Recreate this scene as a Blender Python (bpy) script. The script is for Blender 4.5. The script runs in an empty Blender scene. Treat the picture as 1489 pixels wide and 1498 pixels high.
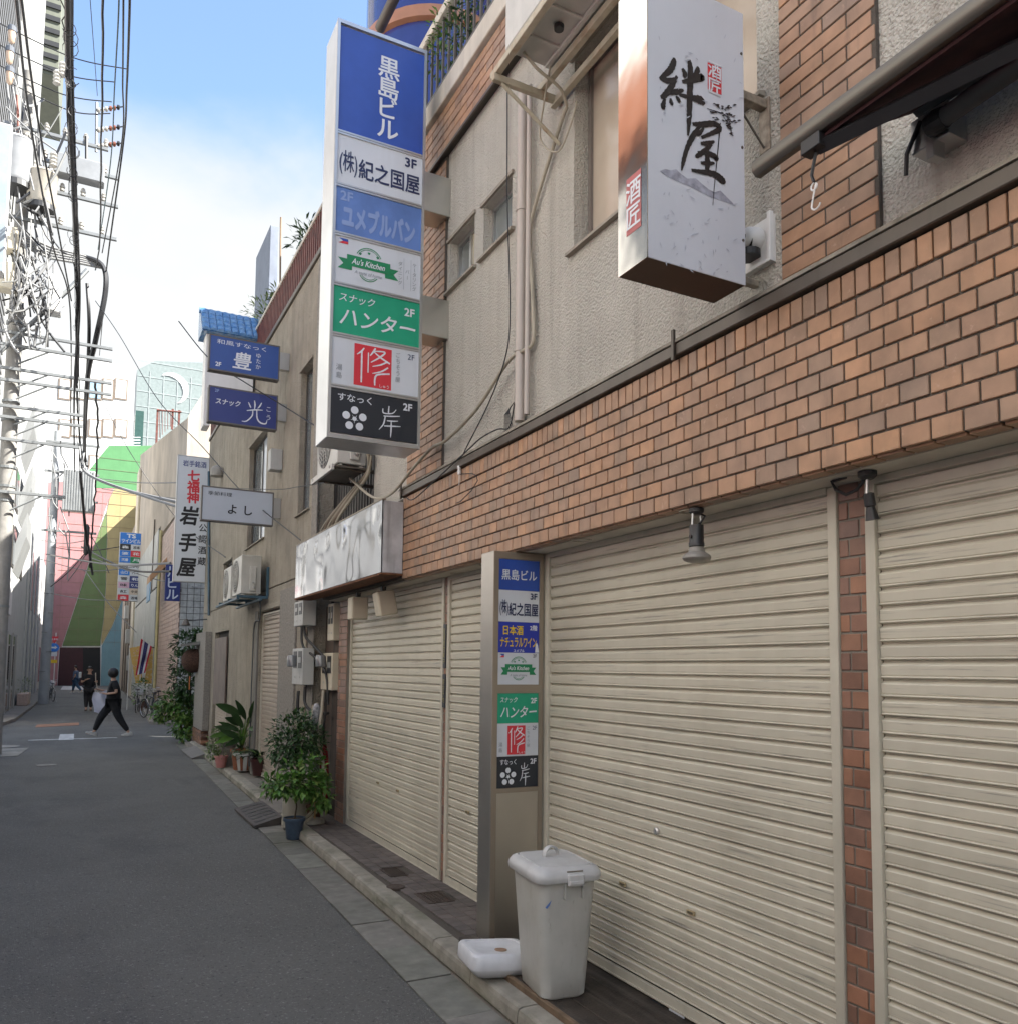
import bpy, math, random
from math import radians, sin, cos, pi, tan, sqrt, atan2, hypot
from mathutils import Vector, Matrix
random.seed(7)
S = bpy.context.scene
COL = S.collection

# ------------------------------------------------------------------ camera
CAM_H = 1.85
F_PX, PX, PY, IW, IH = 1214.4, 744.5, 889.46, 1489.0, 1498.0
YAW, PITCH, ROLL = radians(27.298), radians(4.186), radians(0.618)
_f = Vector((sin(YAW)*cos(PITCH), cos(YAW)*cos(PITCH), sin(PITCH)))
_r0 = Vector((cos(YAW), -sin(YAW), 0)); _u0 = _r0.cross(_f)
_r = _r0*cos(ROLL) + _u0*sin(ROLL); _u = -_r0*sin(ROLL) + _u0*cos(ROLL)
cd = bpy.data.cameras.new('camera'); cam = bpy.data.objects.new('camera', cd); COL.objects.link(cam)
cam.matrix_world = Matrix(((_r.x, _u.x, -_f.x, 0), (_r.y, _u.y, -_f.y, 0), (_r.z, _u.z, -_f.z, CAM_H), (0, 0, 0, 1)))
cd.sensor_fit = 'VERTICAL'; cd.sensor_height = 36; cd.sensor_width = 36
cd.lens = 36*F_PX/IH; cd.shift_y = (PY-IH/2)/IH; cd.shift_x = -(PX-IW/2)/IH
cd.clip_start = 0.05; cd.clip_end = 3000
S.camera = cam

# ------------------------------------------------------------------ sky, sun, exposure
SUN_DIR = Vector((0.85, -0.55, 1.0)).normalized()          # towards the sun
SUN_EL = math.asin(SUN_DIR.z); SUN_AZ = atan2(SUN_DIR.x, SUN_DIR.y)
W = bpy.data.worlds.new('World'); S.world = W; W.use_nodes = True
nt = W.node_tree; N = nt.nodes; L = nt.links; N.clear()
out = N.new('ShaderNodeOutputWorld'); bg = N.new('ShaderNodeBackground'); bg.inputs[1].default_value = 0.11
sky = N.new('ShaderNodeTexSky'); sky.sky_type = 'NISHITA'; sky.sun_disc = False
sky.sun_elevation = SUN_EL; sky.sun_rotation = SUN_AZ; sky.air_density = 1.0; sky.dust_density = 0.6; sky.ozone_density = 1.4
tc = N.new('ShaderNodeTexCoord'); sep = N.new('ShaderNodeSeparateXYZ'); L.new(tc.outputs['Generated'], sep.inputs[0])
# cloud layer: directions projected on a plane overhead, so clouds thicken towards the horizon
zc = N.new('ShaderNodeMath'); zc.operation = 'MAXIMUM'; zc.inputs[1].default_value = 0.06; L.new(sep.outputs[2], zc.inputs[0])
dv = N.new('ShaderNodeVectorMath'); dv.operation = 'DIVIDE'; cz = N.new('ShaderNodeCombineXYZ')
for i in range(3): L.new(zc.outputs[0], cz.inputs[i])
L.new(tc.outputs['Generated'], dv.inputs[0]); L.new(cz.outputs[0], dv.inputs[1])
mp = N.new('ShaderNodeMapping'); mp.inputs['Location'].default_value = (3.1, 1.4, 0); mp.inputs['Scale'].default_value = (1.0, 0.6, 0); mp.inputs['Rotation'].default_value = (0, 0, radians(-35)); L.new(dv.outputs[0], mp.inputs[0])
nz = N.new('ShaderNodeTexNoise'); nz.inputs['Scale'].default_value = 0.9; nz.inputs['Detail'].default_value = 9; nz.inputs['Roughness'].default_value = 0.55; nz.inputs['Distortion'].default_value = 0.4; L.new(mp.outputs[0], nz.inputs['Vector'])
elr = N.new('ShaderNodeMapRange'); elr.inputs[1].default_value = 0.38; elr.inputs[2].default_value = 0.58; elr.inputs[3].default_value = 0.34; elr.inputs[4].default_value = -0.10; L.new(sep.outputs[2], elr.inputs[0])
ad = N.new('ShaderNodeMath'); ad.operation = 'ADD'; L.new(nz.outputs[0], ad.inputs[0]); L.new(elr.outputs[0], ad.inputs[1])
cl = N.new('ShaderNodeMapRange'); cl.interpolation_type = 'SMOOTHSTEP'; cl.inputs[1].default_value = 0.44; cl.inputs[2].default_value = 0.74; L.new(ad.outputs[0], cl.inputs[0])
nz2 = N.new('ShaderNodeTexNoise'); nz2.inputs['Scale'].default_value = 1.7; nz2.inputs['Detail'].default_value = 5; L.new(mp.outputs[0], nz2.inputs['Vector'])
cc = N.new('ShaderNodeMix'); cc.data_type = 'RGBA'; cc.inputs[6].default_value = (2.0, 2.08, 2.16, 1); cc.inputs[7].default_value = (2.85, 2.9, 2.88, 1); L.new(nz2.outputs[0], cc.inputs[0])
mx = N.new('ShaderNodeMix'); mx.data_type = 'RGBA'; L.new(cl.outputs[0], mx.inputs[0]); L.new(sky.outputs[0], mx.inputs[6]); L.new(cc.outputs[2], mx.inputs[7])
L.new(mx.outputs[2], bg.inputs[0]); L.new(bg.outputs[0], out.inputs[0])
sd = bpy.data.lights.new('sun', 'SUN'); sd.energy = 5.0; sd.angle = radians(0.5); sd.color = (1.0, 0.97, 0.91)
sun = bpy.data.objects.new('sun', sd); COL.objects.link(sun); sun.rotation_euler = SUN_DIR.to_track_quat('Z', 'Y').to_euler(); sun.location = (20, -20, 60)
S.view_settings.view_transform = 'Standard'; S.view_settings.look = 'None'; S.view_settings.gamma = 1; S.view_settings.use_curve_mapping = False
S.view_settings.exposure = 1.92
S.cycles.max_bounces = 8; S.cycles.diffuse_bounces = 5

# ------------------------------------------------------------------ pixel -> world (measured on the photograph)
def ray(px, py): return _f + _r*((px-PX)/F_PX) - _u*((py-PY)/F_PX)
def onx(v, px, py): d = ray(px, py); k = v/d.x; return Vector((v, d.y*k, CAM_H+d.z*k))
def ony(v, px, py): d = ray(px, py); k = v/d.y; return Vector((d.x*k, v, CAM_H+d.z*k))
def onz(v, px, py): d = ray(px, py); k = (v-CAM_H)/d.z; return Vector((d.x*k, d.y*k, v))

# ------------------------------------------------------------------ materials
MC = {}
def mat(name, col, rough=.6, metal=0, var=.12, vs=3.0, bump=0, bs=60, streak=0, dirt=None, spec=.5, col2=None, trans=0, coat=0, vor=0, bd=.012):
    """procedural paint: colour with two scales of noise, optional rain streaks, dirt colour and bump relief"""
    if name in MC: return MC[name]
    m = bpy.data.materials.new(name); m.use_nodes = True; t = m.node_tree; n = t.nodes; l = t.links
    b = n['Principled BSDF']; g = n.new('ShaderNodeNewGeometry')
    b.inputs['Roughness'].default_value = rough; b.inputs['Metallic'].default_value = metal
    b.inputs['Specular IOR Level'].default_value = spec
    if trans: b.inputs['Transmission Weight'].default_value = trans
    if coat: b.inputs['Coat Weight'].default_value = coat
    c2 = col2 or tuple(c*(1-var*2) for c in col)
    nz = n.new('ShaderNodeTexNoise'); nz.inputs['Scale'].default_value = vs; nz.inputs['Detail'].default_value = 6; nz.inputs['Roughness'].default_value = .6
    l.new(g.outputs['Position'], nz.inputs['Vector'])
    r = n.new('ShaderNodeMapRange'); r.inputs[1].default_value = .35; r.inputs[2].default_value = .7; l.new(nz.outputs[0], r.inputs[0])
    mx = n.new('ShaderNodeMix'); mx.data_type = 'RGBA'; mx.inputs[6].default_value = (*col, 1); mx.inputs[7].default_value = (*c2, 1)
    l.new(r.outputs[0], mx.inputs[0]); last = mx.outputs[2]
    if streak:
        mpn = n.new('ShaderNodeMapping'); mpn.inputs['Scale'].default_value = (7, 7, .45); l.new(g.outputs['Position'], mpn.inputs[0])
        n2 = n.new('ShaderNodeTexNoise'); n2.inputs['Scale'].default_value = 1.3; n2.inputs['Detail'].default_value = 7; l.new(mpn.outputs[0], n2.inputs['Vector'])
        r2 = n.new('ShaderNodeMapRange'); r2.inputs[1].default_value = .5; r2.inputs[2].default_value = .78; r2.inputs[4].default_value = streak; l.new(n2.outputs[0], r2.inputs[0])
        m2 = n.new('ShaderNodeMix'); m2.data_type = 'RGBA'; d = dirt or tuple(c*.35 for c in col); m2.inputs[7].default_value = (*d, 1)
        l.new(r2.outputs[0], m2.inputs[0]); l.new(last, m2.inputs[6]); last = m2.outputs[2]
    l.new(last, b.inputs['Base Color'])
    if bump:
        n3 = n.new('ShaderNodeTexVoronoi' if vor else 'ShaderNodeTexNoise'); n3.inputs['Scale'].default_value = bs
        if not vor: n3.inputs['Detail'].default_value = 3
        l.new(g.outputs['Position'], n3.inputs['Vector'])
        bp = n.new('ShaderNodeBump'); bp.inputs['Strength'].default_value = bump; bp.inputs['Distance'].default_value = bd
        l.new(n3.outputs[0], bp.inputs['Height']); l.new(bp.outputs[0], b.inputs['Normal'])
    MC[name] = m; return m
def piece_mat(name, cols, rough=.55, bump=.15, bs=150, dirt=0):
    """each piece (object or loose island) takes its own shade of the palette"""
    m = bpy.data.materials.new(name); m.use_nodes = True; t = m.node_tree; n = t.nodes; l = t.links
    b = n['Principled BSDF']; b.inputs['Roughness'].default_value = rough
    g = n.new('ShaderNodeNewGeometry'); oi = n.new('ShaderNodeObjectInfo')
    a = n.new('ShaderNodeMath'); a.operation = 'ADD'; l.new(g.outputs['Random Per Island'], a.inputs[0]); l.new(oi.outputs['Random'], a.inputs[1])
    f = n.new('ShaderNodeMath'); f.operation = 'FRACT'; l.new(a.outputs[0], f.inputs[0])
    cr = n.new('ShaderNodeValToRGB'); cr.color_ramp.interpolation = 'LINEAR'
    while len(cr.color_ramp.elements) < len(cols): cr.color_ramp.elements.new(.5)
    for i, c in enumerate(cols):
        e = cr.color_ramp.elements[i]; e.position = i/(len(cols)-1); e.color = (*c, 1)
    l.new(f.outputs[0], cr.inputs[0])
    nz = n.new('ShaderNodeTexNoise'); nz.inputs['Scale'].default_value = 9; nz.inputs['Detail'].default_value = 8; l.new(g.outputs['Position'], nz.inputs['Vector'])
    r = n.new('ShaderNodeMapRange'); r.inputs[1].default_value = .3; r.inputs[2].default_value = .75; r.inputs[3].default_value = 1.12; r.inputs[4].default_value = .72; l.new(nz.outputs[0], r.inputs[0])
    hs = n.new('ShaderNodeHueSaturation'); l.new(cr.outputs[0], hs.inputs['Color']); l.new(r.outputs[0], hs.inputs['Value'])
    last = hs.outputs[0]
    if dirt:
        n2 = n.new('ShaderNodeTexNoise'); n2.inputs['Scale'].default_value = 1.6; n2.inputs['Detail'].default_value = 9; n2.inputs['Roughness'].default_value = .7; l.new(g.outputs['Position'], n2.inputs['Vector'])
        r2 = n.new('ShaderNodeMapRange'); r2.inputs[1].default_value = .52; r2.inputs[2].default_value = .75; r2.inputs[4].default_value = dirt; l.new(n2.outputs[0], r2.inputs[0])
        m2 = n.new('ShaderNodeMix'); m2.data_type = 'RGBA'; m2.inputs[7].default_value = (.04, .035, .03, 1); l.new(r2.outputs[0], m2.inputs[0]); l.new(last, m2.inputs[6]); last = m2.outputs[2]
    l.new(last, b.inputs['Base Color'])
    if bump:
        n3 = n.new('ShaderNodeTexNoise'); n3.inputs['Scale'].default_value = bs; n3.inputs['Detail'].default_value = 4; l.new(g.outputs['Position'], n3.inputs['Vector'])
        bp = n.new('ShaderNodeBump'); bp.inputs['Strength'].default_value = bump; bp.inputs['Distance'].default_value = .004; l.new(n3.outputs[0], bp.inputs['Height']); l.new(bp.outputs[0], b.inputs['Normal'])
    return m
def metal(name, col, rough=.3, aniso=.1):
    """brushed sheet metal: roughness and fine relief drawn out along the brushing"""
    m = mat(name, col, rough, 1.0, .04, 5); t = m.node_tree; n = t.nodes; l = t.links; b = n['Principled BSDF']
    g = n.new('ShaderNodeNewGeometry'); mp = n.new('ShaderNodeMapping'); mp.inputs['Scale'].default_value = (3, 3, 160); l.new(g.outputs['Position'], mp.inputs[0])
    nz = n.new('ShaderNodeTexNoise'); nz.inputs['Scale'].default_value = 2; nz.inputs['Detail'].default_value = 6; l.new(mp.outputs[0], nz.inputs['Vector'])
    r = n.new('ShaderNodeMapRange'); r.inputs[3].default_value = rough*.75; r.inputs[4].default_value = rough*1.5; l.new(nz.outputs[0], r.inputs[0]); l.new(r.outputs[0], b.inputs['Roughness'])
    bp = n.new('ShaderNodeBump'); bp.inputs['Strength'].default_value = aniso; bp.inputs['Distance'].default_value = .002; l.new(nz.outputs[0], bp.inputs['Height']); l.new(bp.outputs[0], b.inputs['Normal'])
    return m
def wavy_metal(name, col, rough, sc, st):
    m = mat(name, col, rough, 1.0, .02, 3); t = m.node_tree; n = t.nodes; l = t.links; b = n['Principled BSDF']
    g = n.new('ShaderNodeNewGeometry'); nz = n.new('ShaderNodeTexNoise'); nz.inputs['Scale'].default_value = sc; nz.inputs['Detail'].default_value = 2; l.new(g.outputs['Position'], nz.inputs['Vector'])
    bp = n.new('ShaderNodeBump'); bp.inputs['Strength'].default_value = 1; bp.inputs['Distance'].default_value = st; l.new(nz.outputs[0], bp.inputs['Height']); l.new(bp.outputs[0], b.inputs['Normal'])
    return m

stucco = mat('cream_stucco', (.55, .52, .455), .95, var=.09, vs=1.2, bump=1, bs=70, bd=.028, streak=.35, dirt=(.26, .23, .19))
brick_m = piece_mat('orange_tile', [(.36, .215, .13), (.40, .23, .135), (.31, .205, .14), (.45, .25, .14), (.33, .21, .14), (.39, .215, .12), (.285, .195, .14), (.35, .21, .135), (.48, .265, .14)], .5, .2, 160, .25)
brick_dark = piece_mat('brown_tile', [(.27, .13, .08), (.17, .10, .075), (.36, .18, .105), (.22, .13, .10), (.31, .15, .09), (.19, .115, .09)], .4, .2, 160, .3)
grout = mat('dark_grout', (.10, .085, .07), .95, bump=.4, bs=200)
grey_grout = mat('grey_grout', (.22, .20, .17), .95, bump=.4, bs=200)
shutter_m = mat('beige_shutter_paint', (.575, .54, .44), .42, var=.05, vs=1.2, streak=.22, dirt=(.34, .31, .24), coat=.1)
asphalt = mat('asphalt', (.175, .175, .163), .88, var=.10, vs=.7, bump=1, bs=150, vor=1)
def scuffs(m, sc, lo, hi, col, amt):
    """long thin scuffs drawn out along the slats, mixed over the paint"""
    t = m.node_tree; n = t.nodes; l = t.links; b = n['Principled BSDF']; src = b.inputs['Base Color'].links[0].from_socket
    g = n.new('ShaderNodeNewGeometry'); mp = n.new('ShaderNodeMapping'); mp.inputs['Scale'].default_value = sc; l.new(g.outputs['Position'], mp.inputs[0])
    nz = n.new('ShaderNodeTexNoise'); nz.inputs['Scale'].default_value = 1; nz.inputs['Detail'].default_value = 8; nz.inputs['Roughness'].default_value = .65; l.new(mp.outputs[0], nz.inputs['Vector'])
    r = n.new('ShaderNodeMapRange'); r.inputs[1].default_value = lo; r.inputs[2].default_value = hi; r.inputs[4].default_value = amt; l.new(nz.outputs[0], r.inputs[0])
    mx = n.new('ShaderNodeMix'); mx.data_type = 'RGBA'; mx.inputs[7].default_value = (*col, 1); l.new(r.outputs[0], mx.inputs[0]); l.new(src, mx.inputs[6]); l.new(mx.outputs[2], b.inputs['Base Color'])
def vary(m, lo, hi):
    """each slat a slightly different shade, as repainted metal has"""
    t = m.node_tree; n = t.nodes; l = t.links; b = n['Principled BSDF']; src = b.inputs['Base Color'].links[0].from_socket
    oi = n.new('ShaderNodeObjectInfo'); r = n.new('ShaderNodeMapRange'); r.inputs[3].default_value = lo; r.inputs[4].default_value = hi; l.new(oi.outputs['Random'], r.inputs[0])
    hs = n.new('ShaderNodeHueSaturation'); l.new(r.outputs[0], hs.inputs['Value']); l.new(src, hs.inputs['Color']); l.new(hs.outputs[0], b.inputs['Base Color'])
vary(shutter_m, .93, 1.05); scuffs(shutter_m, (6, 1.1, 40), .60, .68, (.30, .27, .21), .6)
scuffs(shutter_m, (1, 2.2, 75), .58, .70, (.17, .165, .15), .75); scuffs(shutter_m, (1.5, .8, .8), .50, .75, (.36, .32, .24), .5)
scuffs(stucco, (10, 10, .45), .55, .72, (.34, .31, .265), .6); scuffs(stucco, (.8, .8, .6), .54, .70, (.45, .42, .36), .5); scuffs(asphalt, (.55, .30, 1), .50, .66, (.095, .095, .097), .7); scuffs(asphalt, (.9, .22, 1), .60, .74, (.24, .235, .22), .6); scuffs(asphalt, (60, 60, 60), .57, .66, (.34, .34, .32), .8); scuffs(asphalt, (42, 42, 42), .57, .66, (.06, .06, .06), .85); scuffs(asphalt, (3.2, 2.4, 1), .60, .68, (.11, .11, .11), .5)
rail_m = mat('beige_rail_paint', (.545, .51, .415), .45, var=.08, streak=.3)
steel = metal('brushed_stainless', (.55, .52, .47), .34)
steel_sign = metal('sign_stainless', (.80, .80, .80), .30)
alu = mat('aluminium', (.55, .55, .54), .35, .9, .05)
brown_alu = mat('bronze_trim', (.13, .11, .09), .45, .3, .1, streak=.4)
soffit_m = mat('soffit_board', (.60, .54, .45), .8, streak=.15)
black = mat('black_plastic', (.02, .02, .022), .4)
blackpaint = mat('black_paint', (.03, .03, .03), .5)
white = mat('white_plastic', (.72, .72, .70), .45, var=.04)
whitepaint = mat('white_paint', (.78, .77, .74), .6, var=.06, streak=.2)
cream = mat('cream_plastic', (.58, .52, .40), .5, var=.06, streak=.3)
greyplastic = mat('grey_plastic', (.45, .45, .43), .5, var=.06, streak=.3)
rust = mat('rust', (.20, .085, .04), .9, var=.3, vs=20, bump=.3)
concrete = mat('concrete', (.30, .285, .25), .9, var=.2, vs=2.5, bump=.5, bs=90, streak=.4, dirt=(.10, .11, .07))
slab_m = piece_mat('gutter_slab_concrete', [(.15, .15, .13), (.20, .20, .17), (.17, .165, .145), (.22, .21, .185)], .9, .5, 120, .4)
kerb_m = piece_mat('kerb_stone', [(.27, .25, .205), (.33, .305, .25), (.24, .225, .185)], .9, .5, 110, .55)
paver_m = piece_mat('brown_paver', [(.125, .105, .095), (.155, .13, .118), (.10, .085, .078), (.14, .12, .11)], .75, .3, 120, .4)
leaf_d = piece_mat('dark_leaf', [(.022, .06, .02), (.045, .10, .03), (.03, .075, .022), (.06, .12, .035)], .4, 0)
leaf_m = piece_mat('green_leaf', [(.05, .14, .025), (.10, .22, .035), (.04, .11, .02), (.13, .25, .05), (.17, .22, .05)], .45, 0)
leaf_l = piece_mat('pale_leaf', [(.12, .20, .06), (.20, .26, .10), (.09, .16, .05), (.24, .28, .14)], .5, 0)
wood = mat('dark_wood', (.055, .043, .033), .7, var=.3, vs=10, bump=.4, bs=80)
bark = mat('bark', (.10, .075, .05), .9, bump=.5)
glass = mat('window_glass', (.05, .06, .07), .06, 0, .05, spec=1.0)
frost = mat('frosted_glass', (.20, .22, .215), .16, 0, .2, vs=2, spec=.8)
skin_m = mat('skin', (.48, .29, .20), .55, var=.04)
hair_m = mat('black_hair', (.012, .010, .010), .5)
cableblk = mat('cable_black', (.018, .018, .02), .5, var=.2)
conduit_m = mat('beige_conduit', (.40, .36, .28), .6)
COLORS = {}
def paint(name, c, rough=.35, **k): return mat(name, c, rough, var=k.pop('var', .03), **k)
P_BLUE = paint('sign_blue', (.030, .085, .40), var=.10, streak=.12); P_LBLUE = paint('sign_faded_blue', (.12, .22, .52), var=.15)
P_WHITE = paint('sign_white', (.60, .63, .67), var=.04, streak=.22, dirt=(.40, .40, .38)); P_GREEN = paint('sign_green', (.015, .34, .19), var=.08, streak=.12); P_DGREEN = paint('ribbon_green', (.015, .22, .09))
P_BLACK = paint('sign_black', (.020, .024, .032)); P_RED = paint('sign_red', (.62, .035, .05)); P_NAVY = paint('sign_navy', (.035, .05, .20)); P_YEL = paint('sign_yellow', (.75, .52, .02))
P_INK = paint('ink_black', (.012, .012, .014)); P_INKN = paint('ink_navy', (.02, .03, .09)); P_GREY = paint('ink_grey', (.22, .25, .28)); P_LETTER = paint('letter_white', (.70, .73, .77)); P_FADE = paint('letter_faded', (.24, .33, .58))

MOSS = (.085, .095, .05)
scuffs(kerb_m, (2.2, 1.3, 9), .50, .66, MOSS, .65); scuffs(slab_m, (1.2, 1.6, 1), .54, .68, (.09, .095, .07), .6); scuffs(slab_m, (5, 5, 1), .60, .70, (.30, .29, .25), .5); scuffs(paver_m, (1.3, 1.3, 1), .5, .66, (.05, .045, .04), .6)
scuffs(brick_m, (6, 6, .9), .58, .72, (.11, .075, .055), .55); scuffs(brick_m, (25, 25, 25), .62, .70, (.50, .33, .24), .5); scuffs(wood, (20, 1.5, 1), .52, .66, (.10, .085, .07), .6)
# ------------------------------------------------------------------ mesh builder
class MB:
    def __init__(s): s.v = []; s.f = []
    def add(s, vs, fs):
        o = len(s.v); s.v += [tuple(v) for v in vs]; s.f += [tuple(i+o for i in f) for f in fs]; return s
    def box(s, x0, x1, y0, y1, z0, z1, R=None, c=None):
        vs = [Vector((x, y, z)) for z in (z0, z1) for y in (y0, y1) for x in (x0, x1)]
        if R is not None:
            c = Vector(c if c else (0, 0, 0)); vs = [R @ (v-c) + c for v in vs]
        return s.add(vs, [(0, 2, 3, 1), (4, 5, 7, 6), (0, 1, 5, 4), (2, 6, 7, 3), (0, 4, 6, 2), (1, 3, 7, 5)])
    def bbox(s, x0, x1, y0, y1, z0, z1, b=.004):
        """box with its edges chamfered by b"""
        X = (x0, x1); Y = (y0, y1); Z = (z0, z1); vs = []
        for iz in (0, 1):
            for iy in (0, 1):
                for ix in (0, 1):
                    sx, sy, sz = 1-2*ix, 1-2*iy, 1-2*iz
                    vs += [(X[ix], Y[iy]+sy*b, Z[iz]+sz*b), (X[ix]+sx*b, Y[iy], Z[iz]+sz*b), (X[ix]+sx*b, Y[iy]+sy*b, Z[iz])]
        i = lambda x, y, z, k: (z*4+y*2+x)*3+k
        fs = []
        for a in (0, 1):
            q = [i(a, 0, 0, 0), i(a, 1, 0, 0), i(a, 1, 1, 0), i(a, 0, 1, 0)]; fs.append(q if a else q[::-1])
            q = [i(0, a, 0, 1), i(1, a, 0, 1), i(1, a, 1, 1), i(0, a, 1, 1)]; fs.append(q[::-1] if a else q)
            q = [i(0, 0, a, 2), i(1, 0, a, 2), i(1, 1, a, 2), i(0, 1, a, 2)]; fs.append(q if a else q[::-1])
        for a in (0, 1):
            for b_ in (0, 1):
                fs.append([i(a, b_, 0, 0), i(a, b_, 0, 1), i(a, b_, 1, 1), i(a, b_, 1, 0)])
                fs.append([i(a, 0, b_, 0), i(a, 0, b_, 2), i(a, 1, b_, 2), i(a, 1, b_, 0)])
                fs.append([i(0, a, b_, 1), i(0, a, b_, 2), i(1, a, b_, 2), i(1, a, b_, 1)])
        for z in (0, 1):
            for y in (0, 1):
                for x in (0, 1): fs.append([i(x, y, z, 0), i(x, y, z, 1), i(x, y, z, 2)])
        return s.add(vs, fs)
    def quad(s, a, b, c, d): return s.add([a, b, c, d], [(0, 1, 2, 3)])
    def prism(s, pts, d):
        """planar polygon pts extruded by vector d"""
        n = len(pts); d = Vector(d); vs = [Vector(p) for p in pts] + [Vector(p)+d for p in pts]
        return s.add(vs, [tuple(range(n))[::-1], tuple(range(n, 2*n))] + [(i, (i+1) % n, n+(i+1) % n, n+i) for i in range(n)])
    def tube(s, path, r, n=8, cap=True):
        path = [Vector(p) for p in path]; k = len(path); rr = r if isinstance(r, (list, tuple)) else [r]*k
        vs = []; prev = None
        for i, p in enumerate(path):
            t = (path[min(i+1, k-1)]-path[max(i-1, 0)])
            if t.length < 1e-9: t = Vector((0, 0, 1))
            t.normalize()
            if prev is None: a = t.cross(Vector((0, 0, 1)) if abs(t.z) < .9 else Vector((1, 0, 0))).normalized()
            else:
                a = prev - t*prev.dot(t); a = a.normalized() if a.length > 1e-6 else t.orthogonal().normalized()
            prev = a; b = t.cross(a)
            vs += [p+(a*cos(2*pi*j/n)+b*sin(2*pi*j/n))*rr[i] for j in range(n)]
        fs = [(i*n+j, i*n+(j+1) % n, (i+1)*n+(j+1) % n, (i+1)*n+j) for i in range(k-1) for j in range(n)]
        if cap: fs += [tuple(range(n))[::-1], tuple(range((k-1)*n, k*n))]
        return s.add(vs, fs)
    def lathe(s, prof, c=(0, 0, 0), n=24, axis='Z', cap=True):
        c = Vector(c); vs = []
        for r, h in prof:
            for j in range(n):
                a = 2*pi*j/n; x, y = r*cos(a), r*sin(a)
                vs.append(c+(Vector((x, y, h)) if axis == 'Z' else Vector((x, h, y)) if axis == 'Y' else Vector((h, x, y))))
        k = len(prof); fs = [(i*n+j, i*n+(j+1) % n, (i+1)*n+(j+1) % n, (i+1)*n+j) for i in range(k-1) for j in range(n)]
        if cap: fs += [tuple(range(n))[::-1], tuple(range((k-1)*n, k*n))]
        return s.add(vs, fs)
    def rings(s, rings, cap=True):
        n = len(rings[0]); vs = [p for r in rings for p in r]; k = len(rings)
        fs = [(i*n+j, i*n+(j+1) % n, (i+1)*n+(j+1) % n, (i+1)*n+j) for i in range(k-1) for j in range(n)]
        if cap: fs += [tuple(range(n))[::-1], tuple(range((k-1)*n, k*n))]
        return s.add(vs, fs)
    def xf(s, M):
        s.v = [tuple(M @ Vector(v)) for v in s.v]; return s
    def build(s, name, m, parent=None, smooth=False, kind=None, label=None):
        me = bpy.data.meshes.new(name)
        off = Vector(parent['_o']) if parent is not None and '_o' in parent else Vector((0, 0, 0))
        if parent is None and s.v:
            xs = [v[0] for v in s.v]; ys = [v[1] for v in s.v]; zs = [v[2] for v in s.v]
            off = Vector(((min(xs)+max(xs))/2, (min(ys)+max(ys))/2, min(zs)))
        me.from_pydata([(v[0]-off.x, v[1]-off.y, v[2]-off.z) for v in s.v], [], s.f)
        me.materials.append(m)
        if smooth:
            me.polygons.foreach_set('use_smooth', [True]*len(me.polygons))
            try: me.set_sharp_from_angle(angle=radians(40))
            except Exception: pass
        o = bpy.data.objects.new(name, me); COL.objects.link(o)
        if parent is not None: o.parent = parent; o['_o'] = tuple(off)
        else: o.location = off; o['_o'] = tuple(off)
        if kind: o['kind'] = kind
        if label: o['label'] = label
        return o
def thing(name, loc, label, cat, group=None):
    o = bpy.data.objects.new(name, None); COL.objects.link(o); o.location = loc; o.empty_display_size = .1
    o['label'] = label; o['category'] = cat; o['_o'] = tuple(loc)
    if group: o['group'] = group
    return o
def solo(o, label, cat, group=None):
    o['label'] = label; o['category'] = cat
    if group: o['group'] = group
    return o
def struct(mb, name, m, **k):
    o = mb.build(name, m, **k); o['kind'] = 'structure'; return o
def dup_mesh(o, parent, offs=(0, 0, 0), name=None):
    c = o.copy(); COL.objects.link(c); c.parent = parent; c.location = Vector(o.location)+Vector(offs)
    if name: c.name = name
    return c
def copy_tree(src, loc, label, group=None, rz=None):
    r = src.copy(); COL.objects.link(r); r.location = loc; r['label'] = label
    if group: r['group'] = group
    if rz is not None: r.rotation_euler.z = rz
    for ch in list(src.children):
        c = ch.copy(); COL.objects.link(c); c.parent = r
        for g in list(ch.children):
            d = g.copy(); COL.objects.link(d); d.parent = c
    return r

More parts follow.
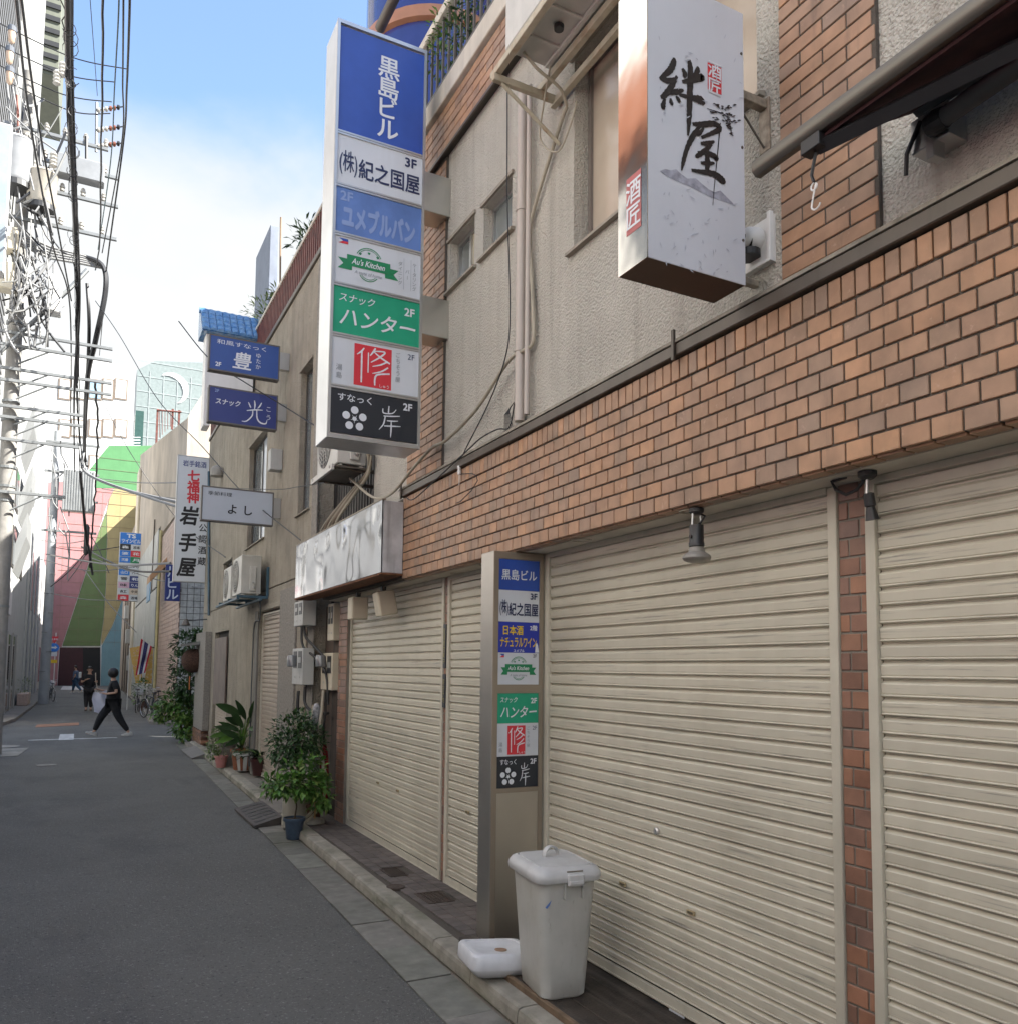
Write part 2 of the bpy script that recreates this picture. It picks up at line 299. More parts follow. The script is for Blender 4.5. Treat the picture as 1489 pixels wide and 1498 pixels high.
# ------------------------------------------------------------------ lettering
_tc = bpy.data.curves.new('lettering', 'FONT'); _to = bpy.data.objects.new('lettering', _tc); COL.objects.link(_to)
_gc = {}
def glyph(body):
    k = body
    if k not in _gc:
        _tc.body = body; _tc.size = 1; _tc.resolution_u = 3
        bpy.context.view_layer.update(); dg = bpy.context.evaluated_depsgraph_get()
        me = bpy.data.meshes.new_from_object(_to.evaluated_get(dg))
        vs = [tuple(v.co) for v in me.vertices]; fs = [tuple(p.vertices) for p in me.polygons]; bpy.data.meshes.remove(me)
        xs = [v[0] for v in vs] or [0]; ys = [v[1] for v in vs] or [0]
        _gc[k] = (vs, fs, min(xs), max(xs), min(ys), max(ys))
    return _gc[k]
class Face:
    """a flat sign face: u runs right, v runs down from the top-left corner o; everything is set just proud of it"""
    def __init__(s, o, right, down, nrm, parent, w=1.0, h=1.0):
        s.o = Vector(o); s.r = Vector(right).normalized(); s.d = Vector(down).normalized(); s.n = Vector(nrm).normalized(); s.p = parent; s.b = {}; s.w = w; s.h = h; s.ns = 0
    def pt(s, u, v, k=1): return s.o+s.r*(u*s.w)+s.d*(v*s.h)+s.n*(.0012*k)
    def mb(s, m): return s.b.setdefault(m.name, (MB(), m))[0]
    def text(s, body, u, v, hgt, m, bold=0.0, width=None, vert=False, slant=0, k=2, gap=1.0, warp=0):
        """centred at u,v; hgt is the glyph height as a share of the face height"""
        H = hgt*s.h
        items = list(body) if vert else [body]
        n = len(items)
        for i, ch in enumerate(items):
            if ch == ' ': continue
            vs, fs, x0, x1, y0, y1 = glyph(ch)
            if vert:
                sc = H/.92; cx, cy = (x0+x1)/2 if ch not in 'ー' else .5, .38
                dv_ = (i-(n-1)/2)*H*gap
            else:
                sc = H/max(y1-y0, .35) if width is None else None; cx, cy = (x0+x1)/2, (y0+y1)/2; dv_ = 0
            sy = sc if sc else H/max(y1-y0, .2); sx = sc if width is None else width*s.w/(x1-x0)
            for q, (ox, oy) in enumerate([(0, 0)] if bold == 0 else [(-1, 0), (1, 0), (0, 1), (0, -1), (.7, .7), (-.7, .7), (.7, -.7), (-.7, -.7)]):
                pts = []
                for (x, y, z) in vs:
                    a, b = (x-cx+ox*bold)*sx, (y-cy+oy*bold)*sy      # bold: the glyph laid down again a hair to each side
                    if vert and ch == 'ー': a, b = b, a
                    a += b*slant
                    if warp: a += warp*H*sin(b/H*5+i); b += warp*H*sin(a/H*4+1.3+i)
                    pts.append(s.pt(u, v, k)+s.r*a-s.d*b+s.d*dv_+s.n*(.00012*q))
                s.mb(m).add(pts, fs)
    def rect(s, u0, u1, v0, v1, m, k=1): s.mb(m).quad(s.pt(u0, v0, k), s.pt(u1, v0, k), s.pt(u1, v1, k), s.pt(u0, v1, k))
    def poly(s, uv, m, k=1): s.mb(m).add([s.pt(a, b, k) for a, b in uv], [tuple(range(len(uv)))])
    def disc(s, u, v, r, m, k=2, n=20): s.mb(m).add([s.pt(u, v, k)+(s.r*cos(2*pi*i/n)+s.d*sin(2*pi*i/n))*r*s.h for i in range(n)], [tuple(range(n))])
    def arc(s, u, v, r, w, a0, a1, m, k=2, n=24):
        pts = []
        for i in range(n+1):
            a = radians(a0+(a1-a0)*i/n)
            for q in (r, r-w): pts.append(s.pt(u, v, k)+(s.r*cos(a)-s.d*sin(a))*q*s.h)
        s.mb(m).add(pts, [(2*i, 2*i+1, 2*i+3, 2*i+2) for i in range(n)])
    def stroke(s, uvw, m, k=2):
        """brush stroke: list of (u, v, half-width) in face units of height, smoothed"""
        s.ns += 1; P = [(a*s.w, b*s.h, c*s.h) for a, b, c in uvw]; Q = []
        for i in range(len(P)-1):
            p0, p1, p2, p3 = P[max(i-1, 0)], P[i], P[i+1], P[min(i+2, len(P)-1)]
            for j in range(6):
                t = j/6; Q.append(tuple(.5*((2*b)+(c-a)*t+(2*a-5*b+4*c-d)*t*t+(3*b-a-3*c+d)*t**3) for a, b, c, d in zip(p0, p1, p2, p3)))
        Q.append(P[-1]); L_ = []
        for i, (x, y, w) in enumerate(Q):
            a, b = Q[max(i-1, 0)], Q[min(i+1, len(Q)-1)]; dx, dy = b[0]-a[0], b[1]-a[1]; l = hypot(dx, dy) or 1
            w = max(w, .0004)*(1+.10*sin(i*2.7)); nx, ny = -dy/l*w, dx/l*w
            for sg in (1, -1): L_.append(s.o+s.r*(x+nx*sg)+s.d*(y+ny*sg)+s.n*(.0012*k+.000025*s.ns))
        s.mb(m).add(L_, [(2*i, 2*i+1, 2*i+3, 2*i+2) for i in range(len(Q)-1)])
    def done(s, name='lettering'):
        for k, (mb, m) in s.b.items(): mb.build(name, m, s.p)

# the panels that hang both on the projecting tower and on the door pylon
def art_kuroshima_v(f): f.text('黒島ビル', .575, .55, .205, P_LETTER, .016, vert=True, gap=.98)
def art_kuroshima_h(f): f.text('黒島ビル', .50, .50, .34, P_LETTER, .010, width=.86)
def art_kinokuniya(f, dy=0):
    f.text('(株)', .13, .56, .50, P_INKN, .012, width=.20); f.text('紀之国屋', .61, .60, .40, P_INKN, .018, width=.72); f.text('3F', .86, .17, .19, P_INKN, .03)
def art_yumeburu(f):
    f.text('2F', .12, .18, .20, P_FADE, .03)
    f.text('ユメブルバン', .50, .60, .50, P_FADE, .055, width=.84)
    for i in range(7): f.poly([(.1+i*.13, .05), (.105+i*.13, .05), (.02+i*.13, .95), (.015+i*.13, .95)], P_LBLUE, k=1)
def art_kitchen(f, side=True):
    cx = .39 if side else .5
    f.rect(.04, .15, .04, .095, P_BLUE, 2); f.rect(.04, .15, .095, .15, P_RED, 2); f.poly([(.04, .04), (.09, .095), (.04, .15)], P_WHITE, 3)
    f.arc(cx, .42, .30, .018, 25, 155, P_DGREEN); f.arc(cx, .42, .26, .012, 25, 155, P_DGREEN); f.arc(cx, .62, .24, .018, 215, 325, P_DGREEN); f.arc(cx, .62, .20, .012, 220, 320, P_DGREEN)
    w = .25 if side else .33
    f.rect(cx-w, cx+w, .36, .60, P_DGREEN, 3)
    for sg in (-1, 1): f.poly([(cx+sg*(w+.10), .46), (cx+sg*(w-.06), .46), (cx+sg*(w-.06), .69), (cx+sg*(w+.10), .69), (cx+sg*(w+.04), .575)], P_DGREEN, 2)
    f.text("Au's Kitchen", cx, .48, .13, P_LETTER, .015, width=w*1.5, slant=.25, k=4)
    f.text('A taste of home', cx, .70, .075, P_GREY, 0, width=w*1.25, slant=.25)
    for du, dv_ in ((-.10, .29), (0, .24), (.10, .29)): f.text('♥', cx+du, dv_, .055, P_DGREEN)
    if side:
        f.text('ケータリング', .93, .52, .095, P_GREY, vert=True, gap=1.12); f.text('バー', .845, .50, .095, P_GREY, vert=True, gap=1.4); f.text('ダイニング', .76, .50, .095, P_GREY, vert=True, gap=1.12)
        f.rect(.80, .803, .15, .85, P_GREY, 2); f.rect(.885, .888, .15, .85, P_GREY, 2)
    else: f.text('2F', .9, .09, .10, P_INK)
def art_hunter(f):
    f.text('スナック', .27, .22, .18, P_LETTER, .008, width=.40, slant=.15); f.text('ハンター', .52, .62, .38, P_LETTER, .012, width=.86, slant=.12, warp=.02); f.text('2F', .88, .25, .17, P_LETTER, .03)
def art_shu(f):
    f.rect(.25, .68, .07, .95, P_RED, 1)
    for st in ([(.36, .14, .012), (.33, .22, .018), (.28, .30, .008)], [(.335, .22, .016), (.335, .5, .018), (.335, .88, .016)], [(.41, .22, .012), (.41, .65, .013)],
               [(.49, .10, .016), (.46, .20, .018), (.43, .28, .01)], [(.47, .17, .012), (.60, .15, .016), (.54, .28, .018), (.44, .42, .01)], [(.47, .18, .01), (.55, .28, .018), (.66, .38, .018)],
               [(.62, .36, .016), (.55, .44, .016), (.46, .50, .008)], [(.64, .47, .016), (.56, .58, .016), (.46, .65, .008)], [(.66, .60, .016), (.52, .66, .018), (.49, .76, .018), (.49, .90, .014)]):
        f.stroke(st, P_LETTER)
    f.text('しゅう', .60, .89, .07, P_LETTER, 0)
    f.text('湯島', .085, .72, .13, P_GREY, vert=True, gap=1.3); f.text('ごちそう屋', .755, .42, .11, P_GREY, vert=True, gap=1.2); f.text('2F', .91, .15, .12, P_INKN, 0)
def art_kishi(f):
    f.text('すなっく', .27, .18, .17, P_LETTER, .01, width=.38)
    for i in range(5):
        a = radians(-90+72*i); f.disc(.27+.115*cos(a)*f.h/f.w*1.75, .64+.2*sin(a), .088, P_LETTER)
        f.stroke([(.27, .64, .006), (.27+.05*cos(a+.63)*f.h/f.w*1.75, .64+.1*sin(a+.63), .004)], P_LETTER)
    f.disc(.27, .64, .05, P_LETTER, 3)
    for st in ([(.66, .22, .012), (.655, .38, .016)], [(.59, .30, .010), (.60, .40, .014), (.70, .38, .012), (.745, .28, .008)], [(.60, .47, .012), (.70, .45, .014), (.79, .42, .008)],
               [(.62, .47, .014), (.60, .66, .016), (.55, .80, .006)], [(.64, .57, .012), (.71, .56, .014), (.77, .54, .006)], [(.61, .70, .012), (.70, .68, .016), (.80, .66, .008)], [(.69, .57, .010), (.69, .75, .018), (.685, .95, .008)]):
        f.stroke(st, P_LETTER)
    f.text('2F', .88, .18, .16, P_LETTER, .03)
def art_sake(f):
    f.text('日本酒', .36, .27, .30, P_YEL, .02, width=.48); f.text('ナチュラルワイン', .49, .66, .30, P_YEL, .02, width=.88); f.text('2階', .86, .18, .17, P_LETTER, .02); f.text('ユメブル', .5, .93, .09, P_LETTER, .02)
    f.poly([(.90, .98), (.91, .72), (.94, .66), (.97, .74), (1.0, .98)], P_LETTER, 3)

# ================================================================== GROUND
g = MB(); g.quad((-60, -40, -.012), (160, -40, -.012), (160, 260, -.012), (-60, 260, -.012)); struct(g, 'ground', asphalt)
def xa(y): return 1.70+.021*min(max(y, 0), 19)-.0*y           # asphalt edge on the right side
def xk(y): return 2.085+.017*max(min(y, 20)-4, -4)             # kerb face
g = MB(); ys = [-12+i*2 for i in range(17)]
for a, b in zip(ys[:-1], ys[1:]): g.quad((-1.72, a, -.006), (xa(a), a, -.006), (xa(b), b, -.006), (-1.72, b, -.006))
g.quad((-3.0, 20, -.006), (3.2, 20, -.006), (3.2, 32, -.006), (-1.95, 32, -.006)); g.quad((-1.95, 32, -.006), (2.5, 32, -.006), (4.2, 81, -.006), (-1.95, 81, -.006))
g.quad((3.2, 21.2, -.006), (14, 21.2, -.006), (14, 27.6, -.006), (3.2, 27.6, -.006))
road = struct(g, 'road', asphalt)
# gutter slabs, each one its own piece, joints left open over the ground
def skew_piece(a, b, x0, x1, z0, z1, bev=.004, fx=None):
    fx = fx or (lambda y: (x0(y), x1(y)))
    m = MB(); m.bbox(0, 1, a, b, z0, z1, bev)
    m.v = [(fx(y)[0]+(fx(y)[1]-fx(y)[0])*(x if .02 < x < .98 else x), y, z) for x, y, z in m.v]; return m
gut = MB(); gut.quad((xa(-3)-.01, -3, -.004), (2.2, -3, -.004), (2.5, 20, -.004), (xa(20), 20, -.004)); gutter = struct(gut, 'gutter_bed', grey_grout)
y = 1.2
while y < 20.5:
    l = .6+random.uniform(-.02, .02); dz = random.uniform(-.004, .004)
    skew_piece(y, y+l-.008, xa, lambda q: xk(q)-.012, -.003+dz, .006+dz, .003).build('slab', slab_m, gutter); y += l
# kerb stones with rounded street edge
kb = MB(); kb.box(2.2, 2.75, -6, 10.2, -.02, .085); footp = struct(kb, 'footpath_bed', grout)
y = .9; kw = .145
while y < 10.1:
    l = min(.6, 10.15-y)
    m = MB(); zt = .105+random.uniform(-.003, .003)
    for yy in (y+.004, y+l-.004):
        k = xk(yy); m.v += [(k+.012, yy, 0), (k, yy, .02), (k+.004, yy, zt-.03), (k+.012, yy, zt-.008), (k+.034, yy, zt), (k+kw, yy, zt), (k+kw, yy, 0)]
    m.f += [(i, i+1, i+8, i+7) for i in range(6)]+[tuple(range(7))[::-1], tuple(range(7, 14))]
    m.build('kerb_stone', kerb_m, footp); y += l
y = 10.3
kb2 = MB(); kb2.prism([(xk(10.3), 10.3, 0), (2.75, 10.3, 0), (2.75, 20.9, 0), (xk(20)-.1, 20.6, 0), (xk(18), 18, 0)], (0, 0, .085)); foot2 = struct(kb2, 'far_footpath', mat('footpath_concrete', (.24, .22, .19), .9, var=.2, vs=2, bump=.4, streak=.3))
while y < 20:
    l = .6
    if not 9.8 < y < 11.2:
        m = MB()
        for yy in (y+.004, y+l-.004):
            k = xk(yy)-.01; m.v += [(k+.01, yy, 0), (k, yy, .02), (k+.004, yy, .085), (k+.03, yy, .115), (k+kw, yy, .115), (k+kw, yy, 0)]
        m.f += [(i, i+1, i+7, i+6) for i in range(5)]+[tuple(range(6))[::-1], tuple(range(6, 12))]
        m.build('kerb_stone', kerb_m, foot2)
    y += l
# small square pavers in front of the far shutters
tp = MB().bbox(0, .094, 0, .094, 0, .012, .002); tile0 = None
for j in range(45):
    yy = 5.0+j*.1
    for i in range(6):
        x = 2.74-.1*(i+1)
        if x < xk(yy)+kw-.005: continue
        if (7.05 > yy > 6.72 and 2.38 < x < 2.55) or (6.2 > yy > 5.85 and 2.38 < x < 2.60): continue
        if tile0 is None: tile0 = tp.build('paving_tile', paver_m, footp); o = tile0
        else: o = tile0.copy(); COL.objects.link(o)
        o.location = (x, yy, .086+random.uniform(-.001, .0015))
def grating(y0, y1, x0, x1, lab):
    t = thing('drain_cover', ((x0+x1)/2, (y0+y1)/2, .088), lab, 'drain cover')
    m = MB(); m.box(x0, x1, y0, y0+.015, .088, .104); m.box(x0, x1, y1-.015, y1, .088, .104); m.box(x0, x0+.015, y0+.015, y1-.015, .088, .104); m.box(x1-.015, x1, y0+.015, y1-.015, .088, .104); m.build('frame', mat('iron_rim', (.10, .075, .06), .8, .2, .3), t)
    m = MB(); m.box(x0+.015, x1-.015, y0+.015, y1-.015, .086, .094)
    for i in range(9):
        yy = y0+.03+(y1-y0-.06)*i/8
        for j in range(6): xx = x0+.03+(x1-x0-.06)*j/5; m.box(xx-.008, xx+.008, yy-.008, yy+.008, .094, .101)
    m.build('cover', mat('iron_cover', (.11, .085, .07), .7, .3, .2), t)
grating(6.75, 7.05, 2.40, 2.56, 'small square studded iron cover set in the brown tiles, nearer the planters')
grating(5.87, 6.18, 2.39, 2.60, 'larger square iron cover set in the brown tiles, beside the round one')
m = MB(); m.lathe([(.075, .08), (.075, .106), (.06, .108), (.055, .105), (.03, .105), (.025, .108)], (2.33, 6.43, 0), 20); solo(m.build('drain_cover', mat('iron_rim', (.10, .075, .06))), 'small round rusty iron cover between the two square covers', 'drain cover')
# dark boarded step under the near shutters
st = thing('boarded_step', (2.5, 3, .085), 'dark worn timber boards lying on the kerb ledge under the near shutters', 'wooden step')
for i in range(4):
    x0 = 2.235+i*.13; MB().bbox(x0, x0+.125, -.5, 4.98-.02*i, .088, .135+random.uniform(-.003, .002), .004).build('plank', wood, st)
MB().bbox(2.205, 2.232, .6, 4.9, .10, .14, .004).build('edge_batten', mat('worn_batten', (.19, .13, .08), .8, var=.3, vs=8), st)

# road furniture and painted marks further down
def mark(pts, name, m, lab, cat, dz=.0): o = MB().prism([(p[0], p[1], -.003+dz) for p in pts], (0, 0, .006)).build(name, m); o['kind'] = 'structure'; return o
pw = mat('road_paint', (.62, .62, .60), .8, var=.25, vs=8)
a, b = onz(0, 42, 1083), onz(0, 172, 1079)
mark([(a.x, a.y-.09), (b.x, b.y-.09), (b.x, b.y+.09), (a.x, a.y+.09)], 'road_marking', pw, '', '')
a, b = onz(0, 86, 1083), onz(0, 109, 1074)
mark([(a.x, a.y, ), (b.x, a.y), (b.x, b.y), (a.x, b.y)], 'road_marking', pw, '', '', .004)
a, b = onz(0, 52, 1064), onz(0, 116, 1057)
mark([(a.x, a.y), (b.x, a.y+.6), (b.x, b.y), (a.x, b.y-.7)], 'road_patch', mat('orange_patch', (.36, .19, .12), .9, var=.2, vs=6), '', '')
a = onz(0, 0, 1107); b = onz(0, 43, 1094)
mark([(a.x-.6, a.y), (b.x-.12, a.y), (b.x, b.y), (a.x-.6, b.y)], 'gutter_slab', concrete, '', '')
a = onz(0, 100, 1005); mark([(a.x-.4, a.y-8), (a.x+1.3, a.y-8), (a.x+1.3, a.y+3), (a.x-.4, a.y+3)], 'road_marking', pw, '', '')
for (px, py, r, lab) in ((68, 1119, .17, 'small pale round manhole cover in the middle of the asphalt'), (5, 1092, .33, 'larger round manhole cover at the left edge of the road')):
    c = onz(0, px, py); solo(MB().lathe([(r, -.005), (r, .002), (r*.9, .004), (r*.85, .001), (r*.3, .001), (r*.28, .004)], (c.x, c.y, 0), 24).build('manhole_cover', mat('iron_pale', (.26, .25, .23), .7, .2, .2)), lab, 'manhole cover')
# left side kerb and strip
g = MB(); g.prism([(-3.2, 26, 0), (-2.05, 27.5, 0), (-1.72, 31, 0), (-1.62, 40, 0), (-1.75, 81, 0), (-3.2, 81, 0)], (0, 0, .10)); struct(g, 'left_footpath', mat('footpath_concrete', (.24, .22, .19)))
g = MB(); g.prism([(-3.5, -14, 0), (-1.75, -14, 0), (-1.75, 19, 0), (-2.2, 20, 0), (-3.5, 20, 0)], (0, 0, .10)); struct(g, 'near_left_footpath', MC['footpath_concrete'])
g = MB(); g.prism([(2.75, 27.6, 0), (2.05, 28.4, 0), (2.3, 34, 0), (2.75, 60, 0)], (0, 0, .08)); struct(g, 'far_kerb', MC['footpath_concrete'])

# ================================================================== BUILDING A : tiled shop building, nearest
A = thing('shop_building', (2.75, 2, 0), 'nearest building, orange tiled band over beige shutters and a rough cream stucco upper storey', 'building')
bricks = []          # (distance, builder) collected over the whole building
FX, SX, UX = 2.50, 2.75, 2.56
SOF, FT = 2.63, 3.35
EYE = Vector((0, 0, CAM_H))
def brick(x0, x1, y0, y1, z0, z1, mt='o'): bricks.append(((EYE-Vector(((x0+x1)/2, (y0+y1)/2, (z0+z1)/2))).length/max(.02, min(y1-y0, .12))*.12, (x0, x1, y0, y1, z0, z1), mt))
# fascia core
MB().box(FX+.008, 3.2, -3, 6.9, SOF+.003, FT).build('fascia', grout, A)
MB().box(FX+.008, 3.2, 6.901, 9.62, SOF+.003, FT).build('fascia', grout, A)
rows = 8; rh = (3.239-SOF)/rows; pitch = .1163
for r in range(rows):
    off = (r % 2)*pitch/2; z0 = SOF+r*rh; k = 0; y = 6.895
    first = True
    while y > .55:
        l = pitch-.0085 if not (first and off) else pitch/2-.0085
        brick(FX, FX+.02, y-l, y, z0+(.0 if r == 0 else .0045), z0+rh-.0045); y -= l+.0085; first = False
y = 6.893; sp = .0635
while y > .8: brick(FX-.004, FX+.02, y-sp+.008, y, 3.245, 3.345); y -= sp
y = 6.895
while y > .55: brick(FX+.021, FX+.085, y-pitch+.0085, y, SOF-.009, SOF+.003); y -= pitch      # soffit return tiles
# moulding and ledge over the fascia
MB().bbox(FX-.03, 2.62, -3, 6.92, FT+.004, FT+.062, .004).build('trim', brown_alu, A)
m = MB(); m.prism([(FX-.035, -3, FT+.066), (FX-.035, -3, FT+.082), (UX+.02, -3, FT+.135), (UX+.02, -3, FT+.066)], (0, 9.93, 0)); m.build('ledge', mat('mossy_ledge', (.36, .33, .27), .95, var=.25, vs=6, bump=.6, bs=60, streak=.5, dirt=(.08, .08, .06)), A)
for yy in (3.08, 6.86): MB().bbox(FX-.045, FX-.03, yy, yy+.02, FT-.02, FT+.13, .002).build('clip', brown_alu, A)
# soffit over the shutters
MB().box(FX+.088, 2.86, -3, 9.6, SOF-.012, SOF+.002).build('soffit', soffit_m, A)
for (px, py) in ((850, 790), (1011, 748), (1240, 700), (670, 838), (712, 826)):
    c = onz(SOF-.012, px, py); m = MB(); m.lathe([(.062, -.004), (.062, 0.0), (.05, 0), (.05, -.004)], (c.x, c.y, SOF-.012), 24, cap=False); m.build('downlight_ring', soffit_m, A)
# walls of the ground floor behind shutters + brick piers
MB().box(2.82, 3.1, -3, 9.6, 0, SOF).build('wall', grout, A)
def pier(y0, y1, x, n, mt, lab=None, pitchr=.0765, core=True):
    if core: MB().box(x+.006, 2.82, y0+.001, y1-.001, .08, SOF-.013).build('pier', grey_grout, A)
    z = .10; k = 0
    while z < SOF-.03:
        zz = min(z+pitchr-.009, SOF-.014)
        w = y1-y0
        if w > .12:
            cut = y0+w*(.36 if k % 2 else .64) if False else (y1-.105 if k % 2 == 0 else y1-.052)
            brick(x, x+.03, cut+.0045, y1-.004, z, zz, mt); brick(x, x+.03, y0+.004, cut-.0045, z, zz, mt)
        else: brick(x, x+.03, y0+.003, y1-.003, z, zz, mt)
        z += pitchr; k += 1
pier(2.245, 2.385, 2.745, 2, 'd'); pier(6.425, 6.50, 2.745, 1, 'd'); pier(9.225, 9.56, 2.70, 3, 'd')
# roller shutters
def shutter(y0, y1, lab, zb=.10, ztop=SOF-.03, parent=A, x=SX, m_=shutter_m, pitchz=.0705, locks=()):
    t = thing('roller_shutter', (x, (y0+y1)/2, zb), lab, 'shutter') if parent is None else parent
    prof = [(.0130, .000), (.0125, .0065), (-.0035, .0095), (-.0062, .0125), (-.005, .0165), (.001, .0180), (.001, .0195), (-.002, .0210), (-.004, .045), (-.0046, .0565), (-.0020, .0605), (.007, .0655), (.0130, .0705)]
    s = pitchz/.0705; n = int((ztop-zb-.055)/pitchz)
    w = .045
    MB().bbox(x-.016, x+.02, y0-w, y0, zb-.01, ztop+.015, .003).build('guide_rail', rail_m, t)
    MB().bbox(x-.016, x+.02, y1, y1+w, zb-.01, ztop+.015, .003).build('guide_rail', rail_m, t)
    MB().box(x+.022, x+.05, y0+.001, y1-.001, zb+.0, ztop).build('backing', black, t)
    MB().bbox(x-.02, x+.014, y0, y1, ztop-.012, ztop+.018, .003).build('head_rail', rail_m, t)
    m = MB(); m.box(x-.012, x+.01, y0+.002, y1-.002, zb+.006, zb+.052); m.box(x-.02, x+.012, y0+.002, y1-.002, zb, zb+.007); m.build('bottom_bar', rail_m, t)
    MB().box(x+.001, x+.012, y0+.003, y1-.003, zb+.055+n*pitchz, ztop-.013).build('top_filler', m_, t)
    for i in range(n):
        z = zb+.054+i*pitchz; m = MB(); jit = random.uniform(-.0008, .0008); pp = [(x+.006+a, z+b*s*.995) for a, b in prof]; k = len(pp)
        bow = random.uniform(-.0012, .0012)
        m.v = [(a, y0+.002, b) for a, b in pp]+[(a+bow, (y0+y1)/2, b+bow*.4) for a, b in pp]+[(a, y1-.002, b) for a, b in pp]
        m.f = [(j+q*k, j+1+q*k, j+1+(q+1)*k, j+(q+1)*k) for q in (0, 1) for j in range(k-1)]
        m.build('slat', m_, t, smooth=False)
    for (px, py, kind) in locks:
        c = onx(x-.004, px, py)
        if kind == 'knob': MB().lathe([(.02, .006), (.02, -.006), (.013, -.012), (.004, -.013)], (c.x, c.y, c.z), 16, 'X').build('lock', alu, t)
        elif kind == 'pull':
            m = MB(); m.bbox(c.x-.006, c.x+.004, c.y-.03, c.y+.03, c.z-.011, c.z+.011, .002); m.build('finger_pull', mat('brass_pull', (.42, .34, .20), .5, .3), t)
            MB().box(c.x-.0065, c.x-.0055, c.y-.02, c.y+.02, c.z-.006, c.z+.005).build('finger_slot', mat('slot_dark', (.10, .08, .05), .7), t)
        else:
            m = MB(); m.box(c.x-.002-.012, c.x-.0005-.012, c.y-.06, c.y+.06, c.z-.012, c.z+.012); st_ = m.build('maker_sticker', P_BLACK if kind == 'stk' else P_WHITE, t)
            f = Face((c.x-.0145, c.y+.06, c.z+.012), (0, -1, 0), (0, 0, -1), (-1, 0, 0), st_, .12, .024); f.text('0120-105-365' if kind != 'stk' else '365-24', .5, .5, .5, P_LETTER if kind == 'stk' else P_INK, width=.85); f.done()
    return t
shutter(2.43, 4.74, 'wide beige slatted roller shutter between the stainless door pylon and the brick pier', parent=None, zb=.145, locks=((960, 1216, 'knob'), (910, 1293, 'pull'), (1010, 1335, 'pull'), (962, 1468, 'stk'), (992, 1484, 'stw')))
shutter(.3, 2.20, 'nearest beige roller shutter, cut by the right edge of the photo', parent=None, zb=.145)
shutter(4.84, 6.38, 'narrow beige roller shutter partly hidden behind the stainless door pylon', parent=None, locks=((684, 1188, 'pull'),))
shutter(6.55, 9.18, 'wide beige roller shutter furthest along the orange tiled building, by the electricity meters', parent=None, locks=((582, 1157, 'pull'), (553, 1145, 'pull')))
# strip signs on the thin pier
for z0, z1, y in ((1.85, 2.22, 6.46), (1.52, 1.80, 6.46)):
    o = MB().bbox(2.728, 2.742, y-.028, y+.028, z0, z1, .002).build('strip_sign', P_BLACK, A)
    f = Face((2.7275, y+.028, z1), (0, -1, 0), (0, 0, -1), (-1, 0, 0), o, .056, z1-z0); f.text('居酒屋営業中' if z0 > 1.8 else '宴会予約', .5, .5, .13 if z0 > 1.8 else .17, mat('gold_ink', (.35, .30, .12), .5), vert=True, gap=1.05); f.done()

# upper storey stucco wall with window openings
def wall_holes(plane, th, u0, u1, z0, z1, holes, m, parent, name='wall', axis='X'):
    us = sorted({u0, u1, *[h[0] for h in holes], *[h[1] for h in holes]}); zs = sorted({z0, z1, *[h[2] for h in holes], *[h[3] for h in holes]})
    mb = MB()
    idx = {}
    def vid(u, z, d):
        k = (u, z, d)
        if k not in idx:
            idx[k] = len(mb.v); mb.v.append((plane+d*th, u, z) if axis == 'X' else (u, plane+d*th, z))
        return idx[k]
    solid = lambda i, j: 0 <= i < len(us)-1 and 0 <= j < len(zs)-1 and not any(h[0] <= us[i] and us[i+1] <= h[1] and h[2] <= zs[j] and zs[j+1] <= h[3] for h in holes)
    for i in range(len(us)-1):
        for j in range(len(zs)-1):
            if not solid(i, j): continue
            a, b, c, d = us[i], us[i+1], zs[j], zs[j+1]
            mb.f += [(vid(a, c, 0), vid(b, c, 0), vid(b, d, 0), vid(a, d, 0)), (vid(a, c, 1), vid(a, d, 1), vid(b, d, 1), vid(b, c, 1))]
            if not solid(i-1, j): mb.f.append((vid(a, c, 0), vid(a, d, 0), vid(a, d, 1), vid(a, c, 1)))
            if not solid(i+1, j): mb.f.append((vid(b, c, 0), vid(b, c, 1), vid(b, d, 1), vid(b, d, 0)))
            if not solid(i, j-1): mb.f.append((vid(a, c, 0), vid(a, c, 1), vid(b, c, 1), vid(b, c, 0)))
            if not solid(i, j+1): mb.f.append((vid(a, d, 0), vid(b, d, 0), vid(b, d, 1), vid(a, d, 1)))
    return mb.build(name, m, parent)
H1 = (4.98, 5.44, 4.92, 5.31); H2 = (5.60, 6.08, 4.92, 5.33); H3 = (2.62, 4.16, 4.39, 5.60); H4 = (-2.2, 1.2, 4.40, 5.6)
wall_holes(UX, .22, -3, 6.13, FT+.10, 6.11, [H1, H2, H3, H4], stucco, A)
MB().box(UX+.005, UX+.25, 6.93, 7.95, 2.7, 6.9).build('wall', stucco, A)
MB().box(2.85, 3.1, 7.951, 10.33, 0, 6.85).build('wall', mat('dark_corrugated_cladding', (.10, .095, .085), .8, var=.25, vs=3, streak=.5), A)
for i in range(22): MB().box(2.835, 2.85, 7.96+i*.107, 8.0+i*.107, 2.9, 6.5).build('cladding_rib', MC['dark_corrugated_cladding'], A)
